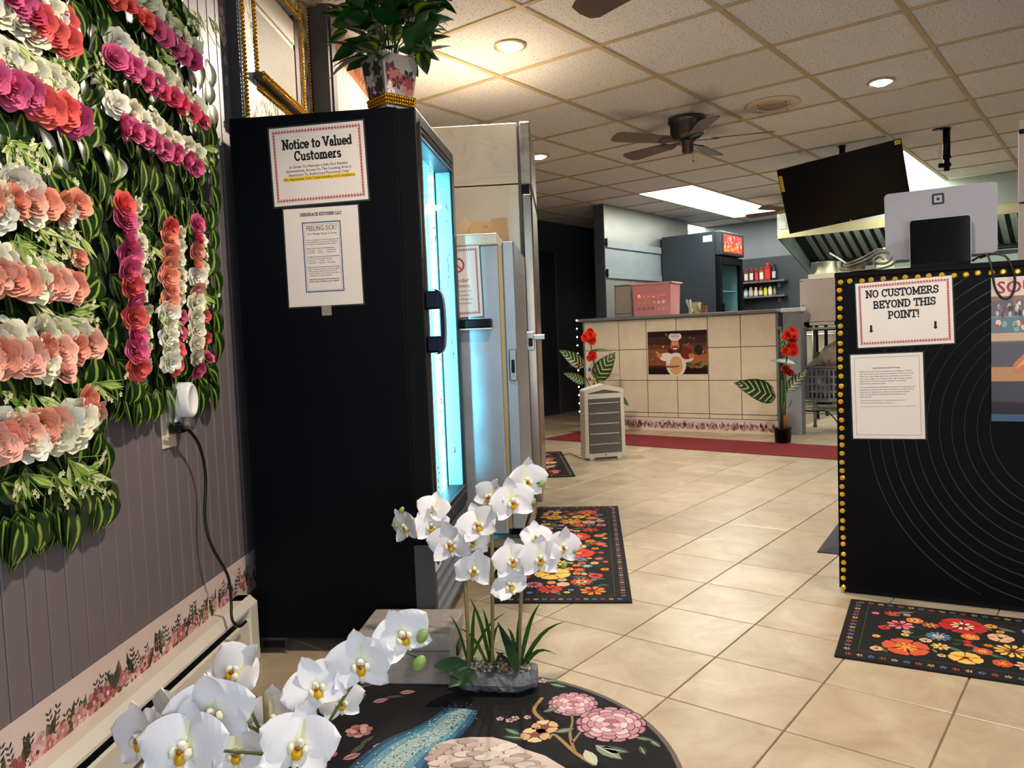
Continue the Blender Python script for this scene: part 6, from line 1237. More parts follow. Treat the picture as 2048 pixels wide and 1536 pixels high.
# spice shelves
shelf_z = (1.555, 1.365); SY = 9.95
for i, z in enumerate(shelf_z):
    t = thing('wall_shelf', ('upper' if i == 0 else 'lower') + ' grey wall shelf of spice jars in the kitchen', 'shelf', M=KM(-4.05, SY - .13, z), group='kitchen wall shelves')
    b = MB(); b.box((0, 0, -.022), (.66, .13, 0)); O('board', b, mat('shelf_grey', '6a6e74', 0.5), t, bev=.003)
    for x in (.08, .56): b = MB(); b.box((x, .06, -.09), (x + .02, .13, -.022)); O('bracket', b, mat('shelf_grey'), t)
def jar(lab, X, z, w_, h_, body, cap, sq, lbl, nm='spice_jar'):
    t_ = thing(nm, lab, 'jar', M=KM(X, SY - .065, z + .0005), group='jars on the kitchen shelves'); b_ = MB(); r_ = w_ / 2
    if sq: b_.cbox((-r_, -r_, 0), (r_, r_, h_ * .82), .006)
    else: b_.lathe([(r_ * .95, 0), (r_, .006), (r_, h_ * .66), (r_ * .6, h_ * .8), (r_ * .6, h_ * .83)], 14)
    O('body', b_, mat('jar_' + body, body, 0.3, coat=.3), t_, smooth=not sq)
    b_ = MB(); b_.lathe([(r_ * .66, h_ * .82), (r_ * .68, h_ * .84), (r_ * .68, h_), (r_ * .6, h_ + .003)], 12); O('cap', b_, mat('cap_' + cap, cap, 0.4), t_, smooth=True)
    b_ = MB()
    if sq: b_.box((-r_ * .8, -r_ - .001, h_ * .15), (r_ * .8, -r_, h_ * .65))
    else: b_.lathe([(r_ * 1.01, h_ * .15), (r_ * 1.02, h_ * .16), (r_ * 1.02, h_ * .55), (r_ * 1.01, h_ * .56)], 14)
    O('label_band', b_, mat('lab_' + lbl, lbl, 0.5), t_)
x = -3.99
for k, (w_, h_, bo, ca, sq, lb, lab) in enumerate(((.055, .16, '5a3a2a', '8a1f1f', 1, 'd8d0c4', 'brown spice jar with white label, leftmost on the upper shelf'), (.058, .165, '6a4630', 'a02020', 1, 'e4dccf', 'brown spice tub with red cap, second on the upper shelf'), (.058, .17, '7a3a30', 'a82020', 1, 'e8e0d4', 'reddish spice tub, third on the upper shelf'), (.05, .165, 'b02a3a', '8a1f1f', 1, 'd84a5a', 'pink labelled spice tub, fourth on the upper shelf'), (.058, .17, '8a6a4a', 'a02020', 1, 'efe8dc', 'tan spice tub with white label, fifth on the upper shelf'), (.075, .22, 'c22a24', 'b01f1c', 1, 'd8382c', 'tall bright red spice tub on the upper shelf'), (.05, .2, '2a2226', '20181a', 0, 'c8c8c8', 'dark sauce bottle at the right of the upper shelf'))):
    jar(lab, x + w_ / 2, shelf_z[0], w_, h_, bo, ca, sq, lb, 'sauce_bottle' if k == 6 else 'spice_tub'); x += w_ + .012
x = -4.0
for k, (w_, h_, bo, ca, lb, lab) in enumerate(((.05, .13, '2a7ac0', 'e8e8e8', '3a9ae0', 'blue bottle at the left of the lower shelf'), (.05, .11, '9ab8d0', '2a4a8a', 'e8e8e8', 'pale jar with blue cap on the lower shelf'), (.055, .12, 'b8a888', 'c8c0b0', 'd8cfb8', 'cream jar, third on the lower shelf'), (.05, .115, 'c8b89a', 'd8d0c0', 'e8e0c8', 'cream jar with pale cap, fourth on the lower shelf'), (.05, .12, 'a8583a', 'b02828', 'e8d8b8', 'amber jar with red cap on the lower shelf'), (.045, .13, 'b8c82a', '1a1a1a', 'd8e03a', 'yellow-green bottle with black cap on the lower shelf'), (.048, .14, 'd8c890', '2a2a2a', 'efe8c8', 'pale yellow bottle on the lower shelf'), (.04, .12, '6a5a4a', '3a2a2a', '9a8a70', 'small brown bottle at the right of the lower shelf'))):
    jar(lab, x + w_ / 2, shelf_z[1], w_, h_, bo, ca, False, lb); x += w_ + .014
# range hood
t = thing('range_hood', 'long stainless range hood with baffle filters behind the television', 'range hood', M=KM(-3.07, 8.7)); LX = 3.6
m_hood = mat('hood_steel', 'aab2a8', 0.4, 0.35, var=.12, scale=3)
b = MB(); b.box((0, 0, 1.935), (LX, .02, 2.03)); O('front_lip', b, mat('hood_lip_lit_tone', 'cfc49a', 0.35, 0.5, var=.08), t, bev=.003)  # the light on the lip is put into its pale gold colour
b = MB(); b.box((0, 0.02, 2.03), (LX, 1.2, 2.07)); b.box((0, 0, 2.03), (LX, .02, ZC - .02)); O('canopy', b, m_hood, t)
b = MB(); b.prism([(0.02, 1.935), (1.2, 1.55), (1.2, 2.05), (0.02, 2.05)], 0, .012, 'x'); O('side_panel', b, m_hood, t)
fA, fB = Vector((0, .42, 2.03)), Vector((0, 1.08, 1.74)); fd = (fB - fA); fl_n = Vector((0, -fd.z, fd.y)).normalized()
b = MB(); b.add([(0.02, fA.y, fA.z), (LX, fA.y, fA.z), (LX, fB.y, fB.z), (.02, fB.y, fB.z)], [(0, 1, 2, 3)]); O('filter_bank', b, mat('filter_dark', '17191a', 0.5, .3), t)
k = 0; x = .14
while x < LX - .1:
    b = MB(); q0, q1 = fA + fd * .05, fA + fd * .95; b.add([(x, q0.y, q0.z - .006), (x + .06, q0.y - .01, q0.z - .02), (x + .06, q1.y - .01, q1.z - .02), (x, q1.y, q1.z - .006), (x, q0.y, q0.z), (x + .06, q0.y, q0.z - .004), (x + .06, q1.y, q1.z - .004), (x, q1.y, q1.z)], [(0, 1, 2, 3), (4, 7, 6, 5), (0, 4, 5, 1), (2, 6, 7, 3), (0, 3, 7, 4), (1, 5, 6, 2)]); O('baffle', b, m_hood, t); x += .105
b = MB(); b.tube([(0.02, fB.y - .02, fB.z - .03), (LX, fB.y - .02, fB.z - .03)], .02, 6); O('grease_rail', b, mat('filter_dark'), t)
b = MB(); b.box((0, 1.2, .85), (LX, 1.215, 2.05)); O('backsplash', b, m_hood, t)
b = MB(); b.cbox((.02, -.004, 2.04), (.1, 0, 2.12), .002); O('label', b, mat('white_label'), t)
b = MB(); b.tube([(1.05, .55, 1.98), (1.05, .55, 1.5)], .012, 8); O('hanging_rod', b, m_hood, t)
b = MB(); b.box((.3, .1, 2.02), (3.2, .16, 2.03)); O('added_hood_lamp', b, mat('added_hood_tube', 'ffffff', .4, emit='e8fff0', es=2), t)  # lamp strip added under the canopy to brighten baffles and backsplash
l = bpy.data.lights.new('added_hood_glow', 'AREA'); l.shape = 'RECTANGLE'; l.size = 2.8; l.size_y = .06; l.energy = 14; l.color = (.86, 1.0, .92)
lo = bpy.data.objects.new('added_hood_glow', l); COL.objects.link(lo); lo.parent = t; lo.matrix_local = frame((1.75, .13, 2.012), (1, 0, 0), (0, .6, .8), (0, -.8, .6))
# range and overshelf with pans
t = thing('cooking_range', 'stainless cooking range under the hood in the kitchen', 'range', M=KM(-2.85, 8.95)); b = MB(); b.box((0, 0, .1), (2.6, .7, .9)); O('body', b, m_ss, t, bev=.01)
b = MB(); b.box((0, 0, .9), (2.6, .7, .93)); O('cooktop', b, m_blk2, t)
for x in (.05, 2.5): b = MB(); b.box((x, .05, 0), (x + .05, .6, .1)); O('leg', b, m_blk2, t)
b = MB(); b.tube([(0.02, -.03, .86), (2.58, -.03, .86)], .012, 8); O('front_rail', b, mat('chrome'), t)
Ysh = 8.35; xa, za = ky(1629, 553, Ysh); xb = ky(1770, 553, Ysh)[0]
t = thing('steel_shelf_table', 'tall pale steel shelf with pots on it in the kitchen', 'shelf', M=KM(xa, Ysh - .2)); zs_ = za
b = MB(); b.box((0, 0, zs_ - .03), (xb - xa + .5, .42, zs_)); b.box((0, -.006, zs_ - .045), (xb - xa + .5, 0, zs_ + .012)); O('top_board', b, mat('cream_steel', 'd8d2b4', 0.4, .3), t)
for x in (.06, xb - xa + .4):
    for y_ in (.04, .36): b = MB(); b.tube([(x, y_, 0), (x, y_, zs_ - .03)], .018, 8); O('leg', b, m_blk2, t)
def pan(name, lab, x, y, Y, r_, h_, col, z, met=.9, lid=False, handle=None):
    X = ky(x, y, Y)[0]; t_ = thing(name, lab, 'pot', M=KM(X, Y, z + .001), group='pots on the kitchen shelf'); m_ = mat('pan_' + col, col, 0.3, met, var=.1)
    b_ = MB(); b_.lathe([(r_ * .92, 0), (r_, .01), (r_, h_), (r_ * 1.03, h_ + .004), (r_ * .97, h_ + .004), (r_ * .95, .012), (.002, .012)], 24); O('body', b_, m_, t_, smooth=True)
    if lid: b_ = MB(); b_.lathe([(r_, h_ + .005), (r_ * .9, h_ + .02), (r_ * .3, h_ + .035), (.015, h_ + .036), (.015, h_ + .06), (.002, h_ + .062)], 24); O('lid', b_, m_, t_, smooth=True)
    if handle: b_ = MB(); b_.tube([(handle[0] * r_ * .9, 0, h_ * .9), (handle[0] * (r_ + .16), -.02, h_ + handle[1])], .009, 7); O('handle', b_, mat('pan_handle', 'd8d8d0', 0.3, .6), t_, smooth=True)
pan('stock_pot', 'wide aluminium pot on the kitchen shelf', 1652, 540, Ysh, .145, .13, 'c9cbc8', zs_)
pan('skillet', 'dark brown skillet with a steel handle beside the aluminium pot', 1712, 540, Ysh - .05, .085, .1, '4a3826', zs_, .4, False, (-1, .12))
pan('lidded_pot', 'steel pot with a lid behind the rolled plastic sheet', 1768, 540, Ysh + .03, .1, .17, 'c0c2bc', zs_, .9, True)
# white appliance on a wire cart, with a grey basket below
YA = 7.12; xa, zt_ = ky(1599, 559, YA); xb, _ = ky(1672, 559, YA); _, zb_ = ky(1599, 645, YA)
ZCART = zb_ - .05
t = thing('cart_appliance', 'plain white boxy appliance on black feet on the wire cart', 'appliance', M=KM(xa, YA, ZCART + .0005)); wA = xb - xa + .1; hA = zt_ - zb_
m_wa = mat('white_enamel', 'ded2cc', 0.4)
b = MB(); b.box((0, 0, .05), (wA, .3, .05 + hA)); O('housing', b, m_wa, t, bev=.004)
b = MB(); b.cbox((0, -.004, .014), (wA, .28, .048), .004); O('base', b, m_blk2, t)
b = MB(); b.cbox((wA * .2, -.01, .018), (wA * .72, -.004, .046), .002); O('drawer_front', b, m_wa, t)
for x in (.05, wA - .08):
    b = MB(); b.cbox((x, .01, 0), (x + .035, .05, .014), .003); O('foot', b, m_blk2, t)
for x, z in ((.012, .07), (.012, .05 + hA - .02), (.03, .2), (wA * .45, .05 + hA - .012), (.07, .065)): b = MB(); b.ball((x, 0, z), .005, 6, 4); O('screw', b, m_blk2, t)
t = thing('wire_cart', 'grey metal cart with wire shelves at the end of the counter', 'cart', M=KM(xa - .01, YA - .02)); cw_ = .75; m_cart = mat('cart_metal', '9a9c9a', 0.35, .7)
for x in (.015, cw_ - .015):
    for y_ in (.02, .38): b = MB(); b.tube([(x, y_, .05), (x, y_, ZCART - .02)], .016, 10); b.lathe([(.016, 0), (.02, .005), (.012, .05)], 10, (x, y_, 0)); O('post', b, m_cart, t, smooth=True)
_, z2 = ky(1620, 802, YA)
for z in (.2, z2, ):
    b = MB()
    for y_ in (.02, .38): b.tube([(0, y_, z), (cw_, y_, z)], .008, 6); b.tube([(0, y_, z - .03), (cw_, y_, z - .03)], .004, 5)
    for k in range(24): x = .02 + k * (cw_ - .04) / 23; b.tube([(x, .02, z), (x, .38, z)], .0025, 4)
    O('wire_shelf', b, m_cart, t)
b = MB(); b.box((0, 0, ZCART - .02), (cw_, .42, ZCART)); O('top_shelf', b, mat('cart_top', 'a8a49c', 0.4, .3), t, bev=.003)
_, z3 = ky(1640, 742, YA); b = MB(); b.box((.02, .36, z3 + .06), (cw_ - .02, .38, z3 + .16)); O('back_bar', b, m_cart, t)
zb2 = z2 + .0045; x0 = ky(1606, 780, YA)[0] - xa; _, ztop = ky(1640, 733, YA)
t = thing('utility_basket', 'grey plastic basket with rectangular slots on the cart', 'basket', M=KM(xa + x0 + .02, YA + .03, zb2)); wU, hU = .44, ztop - zb2; m_gp = mat('grey_plastic', '8a8c90', 0.45)
b = MB(); nx_ = 11; nz_ = 4
for i in range(nx_ + 1): x = .015 + i * (wU - .03) / nx_; b.box((x - .008, 0, .0), (x + .008, .003, hU))
for j in range(nz_ + 1): z = .012 + j * (hU - .04) / nz_; b.box((0, 0.0005, z - .008), (wU, .0035, z + .008))
b.box((0, .27, 0), (wU, .273, hU)); b.box((0, 0, 0), (.003, .273, hU)); b.box((wU - .003, 0, 0), (wU, .273, hU)); b.box((0, 0, 0), (wU, .273, .003)); O('slotted_walls', b, m_gp, t)
b = MB(); b.cbox((-.012, -.014, hU - .016), (wU + .012, .003, hU), .003); b.cbox((-.012, .27, hU - .016), (wU + .012, .285, hU), .003); O('rim', b, m_gp, t)
t = thing('plastic_bag', 'clear plastic bag of takeout lids slumped in the grey basket', 'bag', M=KM(xa + .25, YA + .12, zb2 + hU - .05)); b = MB(); rnd = random.Random(9)
b.surf(lambda u, v: (.17 * sin(pi * v) * cos(2 * pi * u) * (1 + .12 * sin(7 * u * 6.28)) + .1 * v, .09 * sin(pi * v) * sin(2 * pi * u), .3 * v + .02 * sin(9 * u * 6.28 + v * 7)), 28, 10); O('film', b, mat('bag_film', 'c8b8ac', 0.12, alpha=.6, coat=.8), t, smooth=True)
b = MB(); b.M = Matrix.Translation((.05, 0, .12)) @ Matrix.Rotation(radians(50), 4, 'Y'); b.lathe([(.05, -.1), (.055, -.09), (.06, .08), (.05, .1)], 16); b.M = None; O('stacked_lids', b, mat('tan_lids', 'a8866a', 0.4), t, smooth=True)
for k in range(2):
    t = thing('dinner_plate', ('front', 'rear')[k] + ' cream plate standing upright on the cart shelf', 'plate', M=KM(xa + .12 + k * .04, YA + .32 + k * .045, z2 + .2) @ Matrix.Rotation(radians(78), 4, 'X') @ Matrix.Rotation(radians(15), 4, 'Y'), group='plates on the cart'); b = MB(); b.lathe([(.09, 0), (.12, .006), (.185, .027), (.19, .033), (.117, .012), (.002, .009)], 32); O('dish', b, mat('cream_china', 'd8ccb0', 0.2, coat=.4), t, smooth=True)
# grey end cabinet with a white top
xg0 = ky(1557, 700, 6.86)[0]; 
t = thing('end_cabinet', 'grey side cabinet with a white top at the right end of the counter', 'cabinet', M=CM @ Matrix.Translation((XR + .045, .05, 0))); zc_ = cp(1580, 617, .05)[1]
b = MB(); b.box((0, 0, 0), (.15, .12, zc_ - .03)); O('body', b, mat('weathered_grey', '8d9296', 0.5, var=.15, scale=8, stretch=(1, 1, .2)), t)
b = MB(); b.cbox((-.015, -.02, zc_ - .03), (.16, .14, zc_ + .005), .004); O('top', b, mat('white_top', 'f0f0ee', 0.4), t)
P = [K(xa + .02, YA - .02, .92), K(xa - .05, YA - .05, .8), K(xa - .08, YA - .08, .5), K(xa - .05, YA - .1, .28), K(xa + .08, YA - .1, .2), K(xa + .25, YA - .1, .2), K(xa + .4, YA - .12, .06), K(xa + .6, YA - .14, .01)]
b = MB(); b.tube(smooth_path(P), .006, 6); tag(O('appliance_cord', b, m_cord, None, smooth=True), 'black cord looping down beside the wire cart to the floor', 'cord')
# ================================================================== BLACK SERVICE PODIUM
PO = fl(1690, 1187); PR = radians(-28.82); PD, PN = rotz(PR); PM = Matrix.Translation(PO) @ Matrix.Rotation(PR, 4, 'Z')
def pp(x, y, dep=0.0): q_ = on_plane(x, y, PO + PN * dep, PN) - PO; return q_.dot(PD), q_.z
PH, PW = 1.133, 0.98
t = thing('service_podium', 'black service podium with curved relief lines and gold gem edging', 'podium', M=PM)
m_pod = mat('podium_black', '060709', 0.5, var=.05, spec=.12)
b = MB(); b.box((-.018, .004, 0.02), (PW, .40, PH - .02)); O('body', b, m_pod, t)
b = MB(); b.cbox((-.02, -.004, PH - .02), (PW, .42, PH), .003); O('top', b, m_pod, t)
b = MB(); b.box((0, .02, 0), (PW - .02, .38, .02)); O('plinth', b, m_blk2, t)
b = MB(); b.box((-.018, 0, .02), (PW, .004, PH - .02)); fp_ = O('front_panel', b, m_pod, t)
cx_, cz_ = .66, .60; m_ridge = mat('podium_ridge', '1c1e24', 0.3)
for k in range(11):
    r_ = .22 + k * .036; P = []
    for j in range(73):
        a = 2 * pi * j / 72; x, z = cx_ + r_ * cos(a), cz_ + r_ * sin(a) * 1.05
        P.append((x, z, 0.0 < x < PW - .01 and .03 < z < PH - .03))
    seg = []
    b = MB()
    for x, z, ok in P + [(0, 0, False)]:
        if ok: seg.append((x, -.0005, z))
        else:
            if len(seg) > 2: b.tube(seg, .0022, 6)
            seg = []
    if b.v: O('relief_line', b, m_ridge, fp_, smooth=True)
b = MB(); n = 8; r_ = .0092
ring0 = [(r_ * cos(2 * pi * k / n), 0, r_ * sin(2 * pi * k / n)) for k in range(n)]; ring1 = [(r_ * .95 * cos(2 * pi * (k + .5) / n), -.0035, r_ * .95 * sin(2 * pi * (k + .5) / n)) for k in range(n)]; ring2 = [(r_ * .5 * cos(2 * pi * k / n), -.0068, r_ * .5 * sin(2 * pi * k / n)) for k in range(n)]
b.add(ring0 + ring1 + ring2, [(k, (k + 1) % n, n + k) for k in range(n)] + [((k + 1) % n, n + (k + 1) % n, n + k) for k in range(n)] + [(n + k, n + (k + 1) % n, 2 * n + (k + 1) % n) for k in range(n)] + [(n + k, 2 * n + (k + 1) % n, 2 * n + k) for k in range(n)] + [tuple(range(2 * n, 3 * n))]); gem = b.mesh('gem_stud', mat('gold_gem', 'eab83a', 0.15, 0.5, var=.2, scale=90))
for k in range(29): put('gem_stud', gem, fp_, Matrix.Translation((-.004 + k * .0345 + U(-.004, .004), 0, PH - .034 + U(-.003, .003))))
for k in range(1, 37): put('gem_stud', gem, fp_, Matrix.Translation((-.004 + U(-.0015, .0015), 0, PH - .034 - k * .0298 + U(-.004, .004))) @ Matrix.Rotation(R() * 6, 4, 'Y'))
c0, w, h_, tl = placed(((1711, 568), (1903, 551), (1906, 687), (1714, 695)), pp)
t = sheet('paper_notice', 'white no customers beyond this point sign with red border on the podium', PM @ Matrix.Translation((c0[0], -.0035, c0[1])), w, h_, tl, .004)
b = MB(); people_border(b, .012, w - .012, -h_ + .013, -.013, .0085, 'b03a4a'); kindstuff(O('border_print', b, m_print, t))
b = MB(); X = w / 2; y = -.0019
for s_, z, mw, xo in (('NO CUSTOMERS', -.053, .76, -.004), ('BEYOND THIS', -.091, .65, .002), ('POINT!', -.128, .33, 0)): slab(b, s_, X + xo, z, .0275, y, w * mw)
for x in (w * .15, w * .82): b.poly([(x - .0035, y, -.145), (x - .0035, y, -.163), (x - .0075, y, -.163), (x, y, -.171), (x + .0075, y, -.163), (x + .0035, y, -.163), (x + .0035, y, -.145)], col='14161c')
kindstuff(O('lettering', b, m_print, t))
c0, w, h_, tl = placed(((1701, 708), (1845, 702), (1848, 874), (1704, 875)), pp)
t = sheet('paper_notice', 'white non-discrimination policy page with thin black frame on the podium', PM @ Matrix.Translation((c0[0], -.0035, c0[1] - .004)), w, h_, tl, .004)
b = MB(); rframe(b, .011, w - .011, -h_ + .012, -.01, .0009, '303038', -.0018); X = w / 2; text(b, 'Non-Discrimination Policy', X, -.05, .0078, y, bold=.02, maxw=w * .4)
para = ['DeeGrace Kitchen LLC is committed to providing an inclusive', 'and welcoming environment for all members of our community.', 'We do not discriminate against any individual on the basis of', 'race, color, religion, sex, national origin, age, disability, marital', 'status, sexual orientation, gender identity, or any other', 'characteristic protected by law.', '', 'We are dedicated to ensuring that all customers, employees, and', 'applicants are treated with respect and dignity. Our policies and', 'practices are designed to comply with all applicable federal,', 'state, and local laws, including the Pennsylvania Human', 'Relations Act.', '', 'If you have any questions or concerns about our non-', 'discrimination policy, please contact us']
z = -.061
for s_ in para:
    if s_: text(b, s_, w * .12, z, .0064, y, 'LEFT', maxw=w * .77, col='2a2c34'); z -= .0083
    else: z -= .004
b.poly([(w * .12, y, z - .003), (w * .88, y, z - .003), (w * .88, y, z - .0022), (w * .12, y, z - .0022)], col='55575f'); kindstuff(O('lettering', b, m_print, t))
# poster at the right
c0 = pp(1982, 556); c1 = pp(1982, 842); w, h_ = .30, c0[1] - c1[1]
t = thing('food_poster', 'food poster with red lettering taped to the right of the podium front', 'poster', M=PM @ Matrix.Translation((c0[0], -.0035, c0[1])))
b = MB(); b.box((0, -.0015, -h_), (w, 0, 0)); O('print_sheet', b, mat('poster_night', '3a3038', 0.4), t)
b = MB(); y = -.0018; rnd = random.Random(15); Q(0, 0, 1, .13, 'd2bdb0', 1); text(b, 'SOU', .015, -.05, .053, y - .0002, 'LEFT', bold=.03, col='c02a34')
Q(0, .13, 1, .16, '8a5a3c', 1); Q(0, .16, 1, .38, '4a6a78', 1); Q(0, .27, .5, .275, '8a8a8c', 3); Q(0, .16, .4, .27, '5a5258', 2); Q(0, .38, 1, .45, '6a5a5a', 2); Q(0, .385, .9, .44, 'b89a7a', 3); Q(0, .45, 1, .62, '463c42', 2); Q(0, .62, 1, .72, 'b07a44', 2); Q(0, .72, 1, .95, '2a2026', 2); Q(0, .95, 1, 1, '3a5a7a', 2)
for k in range(30): E(rnd.uniform(.03, .5), rnd.uniform(.18, .26), .014, .022, rnd.choice(['2c2a34', 'b8a8a0', '8a5a4a', 'd8c8c0', '4a3a40']), 4)
for k in range(14): E(rnd.uniform(.04, .6), rnd.uniform(.31, .36), .025, .022, rnd.choice(['d8b8a0', 'c8d0b0', '8a4a3a', 'e0d4cc', '7a9a8a']), 4)
b.poly([(.055, y - .0003, -h_ * .655), (.06, y - .0003, -h_ * .6), (.1, y - .0003, -h_ * .5), (.14, y - .0003, -h_ * .44), (.17, y - .0003, -h_ * .45), (.15, y - .0003, -h_ * .55), (.1, y - .0003, -h_ * .63), (.075, y - .0003, -h_ * .665)], col='b8683a'); b.poly([(.063, y - .0004, -h_ * .64), (.1, y - .0004, -h_ * .53), (.14, y - .0004, -h_ * .46), (.12, y - .0004, -h_ * .55)], col='d8925a')
O('picture', b, m_printg, t)
# ---- point of sale terminal seen from the back
def rrect(x0, x1, z0, z1, r_, n=5): return [(cx + r_ * cos(a), cz + r_ * sin(a)) for cx, cz, a0 in ((x1 - r_, z1 - r_, 0), (x0 + r_, z1 - r_, pi / 2), (x0 + r_, z0 + r_, pi), (x1 - r_, z0 + r_, 1.5 * pi)) for a in (a0 + pi / 2 * k / n for k in range(n + 1))]
dp_ = .13; c0 = pp(1768, 389, dp_); c1 = pp(1995, 362, dp_); c2 = pp(1992, 492, dp_); wT = hypot(c1[0] - c0[0], c1[1] - c0[1]) ; tl = -atan2(c1[1] - c0[1], c1[0] - c0[0]); hT = c1[1] - c2[1] + .02
t = thing('pos_terminal', 'grey point of sale screen with a black customer display on the podium', 'terminal', M=PM)
TMx = Matrix.Translation((c0[0], dp_, c0[1])) @ Matrix.Rotation(tl, 4, 'Y') @ Matrix.Rotation(radians(8), 4, 'X')
b = MB(); b.prism(rrect(0, wT, -hT, 0, .014), 0, .012, 'y'); sc = O('screen_back', b, mat('pos_grey', 'a19ca4', 0.45), t, TMx)
b = MB()
def rr2(b_, x, z, s_, r_, yv, col): b_.poly([(px_, yv, pz_) for px_, pz_ in rrect(x - s_, x + s_, z - s_, z + s_, r_, 4)], col=col)
lx, lz = wT * .49, -.03; lz = -.036; rr2(b, lx, lz, .0185, .005, -.0004, '2c2e34'); rr2(b, lx, lz, .012, .0022, -.0006, 'a8a6ac'); rr2(b, lx, lz, .0045, .0006, -.0008, '2c2e34'); O('logo', b, m_print, sc)
d2 = .1; c0 = pp(1818, 441, d2); c1 = pp(1942, 425, d2); c2 = pp(1944, 520, d2); w2 = c1[0] - c0[0]; h2 = c1[1] - c2[1] + .012
b = MB(); b.prism(rrect(0, w2, -h2, 0, .01), 0, .014, 'y'); cd = O('customer_display', b, mat('display_rim', 'b0aeb4', 0.4, .5), t, Matrix.Translation((c0[0], d2, c0[1])) @ Matrix.Rotation(tl, 4, 'Y') @ Matrix.Rotation(radians(6), 4, 'X'))
b = MB(); b.prism(rrect(.002, w2 - .002, -h2 + .002, -.002, .009), -.001, .001, 'y'); O('glass', b, mat('black_glass', '0a0b10', 0.08, coat=.6), cd)
cx0 = c0[0] + w2 * .5
b = MB(); b.cbox((cx0 - .05, d2 + .025, PH + .0008), (cx0 + .06, d2 + .13, PH + .02), .006); b.prism([(d2 + .015, PH + .015), (d2 + .05, PH + .015), (d2 + .05, PH + .07), (d2 + .035, PH + .07)], cx0 - .03, cx0 + .04, 'x'); O('stand', b, mat('pos_white', '6a686c', 0.4), t)
# rolled plastic sheet on the podium edge
x0, z0 = pp(1742, 541, .02); t = thing('rolled_plastic_sheet', 'loosely rolled grey clear plastic sheet lying on the podium edge', 'plastic sheet', M=PM @ Matrix.Translation((x0 - .012, -.012, PH + .001)))
pts = [(-.07, .012), (-.035, .004), (0, .003), (.035, .006), (.058, .014), (.066, .03), (.058, .048), (.04, .058), (.02, .05), (.004, .036), (-.02, .03), (-.045, .022), (-.06, .02), (-.05, .03), (-.02, .042), (.01, .056), (.03, .066), (.05, .062), (.062, .045), (.05, .022), (.03, .02), (.015, .03), (.03, .045), (.042, .035)]
S_ = smooth_path([Vector((x, 0, z)) for x, z in pts], 4); b = MB()
vs = []; fs = []
for p_ in S_:
    for k, yv in enumerate((0, .03, .06, .095)): vs.append((p_.x * 1.25, yv, max(.0008, p_.z + .004 * sin(k * 2 + p_.x * 60) * (1 if p_.z > .012 else 0))))
for i in range(len(S_) - 1):
    for k in range(3): fs.append((i * 4 + k, (i + 1) * 4 + k, (i + 1) * 4 + k + 1, i * 4 + k + 1))
b.add(vs, fs); o = O('sheet', b, mat('clear_grey_plastic', 'a9a298', 0.2, alpha=.78, coat=.6), t, smooth=True); sm = o.modifiers.new('thickness', 'SOLIDIFY'); sm.thickness = .0014
# black cable looping over the podium front
P = [pp(1945, 521, .09), pp(1962, 512, .06), pp(1975, 511, .01), pp(1984, 540, -.012), pp(1990, 575, -.012), pp(2005, 596, -.012), pp(2022, 592, -.012), pp(2030, 565, -.012), pp(2024, 535, -.012), pp(2010, 514, .02), pp(1985, 508, .06), pp(1960, 516, .08)]
dps = [.09, .06, .01, -.012, -.012, -.012, -.012, -.012, -.012, .0, .06, .08]
W3 = [PM @ Vector((p_[0], d_, max(p_[1], PH + .006 if d_ > 0 else 0))) for p_, d_ in zip(P, dps)]
b = MB(); b.tube(smooth_path(W3), .0035, 7); tag(O('terminal_cable', b, m_cord, None, smooth=True), 'thin black cable looping over the podium front beside the poster', 'cord')
# rubber floor mat behind the podium
p0, p1 = fl(1634, 1105), fl(1675, 1050); d = (p1 - p0).normalized(); a = atan2(d.y, d.x)
b = MB(); Lm, Wm, e = .62, .5, .05
b.add([(0, 0, 0), (Lm, 0, 0), (Lm, -Wm, 0), (0, -Wm, 0), (e, -e, .018), (Lm - e, -e, .018), (Lm - e, -Wm + e, .018), (e, -Wm + e, .018), (0, 0, .004), (Lm, 0, .004), (Lm, -Wm, .004), (0, -Wm, .004)], [(0, 1, 2, 3), (4, 7, 6, 5), (8, 4, 5, 9), (9, 5, 6, 10), (10, 6, 7, 11), (11, 7, 4, 8), (0, 8, 9, 1), (1, 9, 10, 2), (2, 10, 11, 3), (3, 11, 8, 0)]); tag(O('floor_mat', b, mat('dark_rubber_mat', '2e3032', 0.7, bump=.2, bscale=120), None, Matrix.Translation(p0) @ Matrix.Rotation(a, 4, 'Z')), 'dark rubber anti-fatigue mat on the floor behind the podium', 'mat')
# ================================================================== TELEVISION ON A CEILING MOUNT
TL, TRt, BL = at_y(1553, 341, 6.2), at_y(1802, 277, 5.74), at_y(1569, 470, 6.33)
ex = (TRt - TL); wv = ex.length; ex.normalize(); ez = TL - BL; hv = ez.length; ez = (ez - ex * ez.dot(ex)).normalized(); ey = ez.cross(ex)
t = thing('television', 'large black flat television with yellow stickers hung from the ceiling', 'television', M=frame(TL, ex, ey, ez))
b = MB(); b.cbox((0, 0, -hv), (wv, .03, 0), .003); O('bezel', b, m_blk2, t)
b = MB(); b.box((.008, -.0012, -hv + .018), (wv - .008, 0, -.008)); O('screen', b, mat('tv_screen', '05060a', 0.22, spec=.25), t)
b = MB(); b.cbox((wv * .25, .03, -hv * .85), (wv * .75, .07, -hv * .2), .01); O('rear_housing', b, m_blk2, t)
b = MB(); b.box((.006, -.002, -.055 - .12), (.032, -.0012, -.05)); o = O('energy_sticker', b, mat('yellow_sticker', 'e8d21a', 0.5), t)
b = MB(); 
for k in range(5): b.poly([(.01, -.0022, -.07 - k * .02), (.026, -.0022, -.07 - k * .02), (.026, -.0022, -.066 - k * .02), (.01, -.0022, -.066 - k * .02)], col='3a3a10')
O('sticker_print', b, m_print, o)
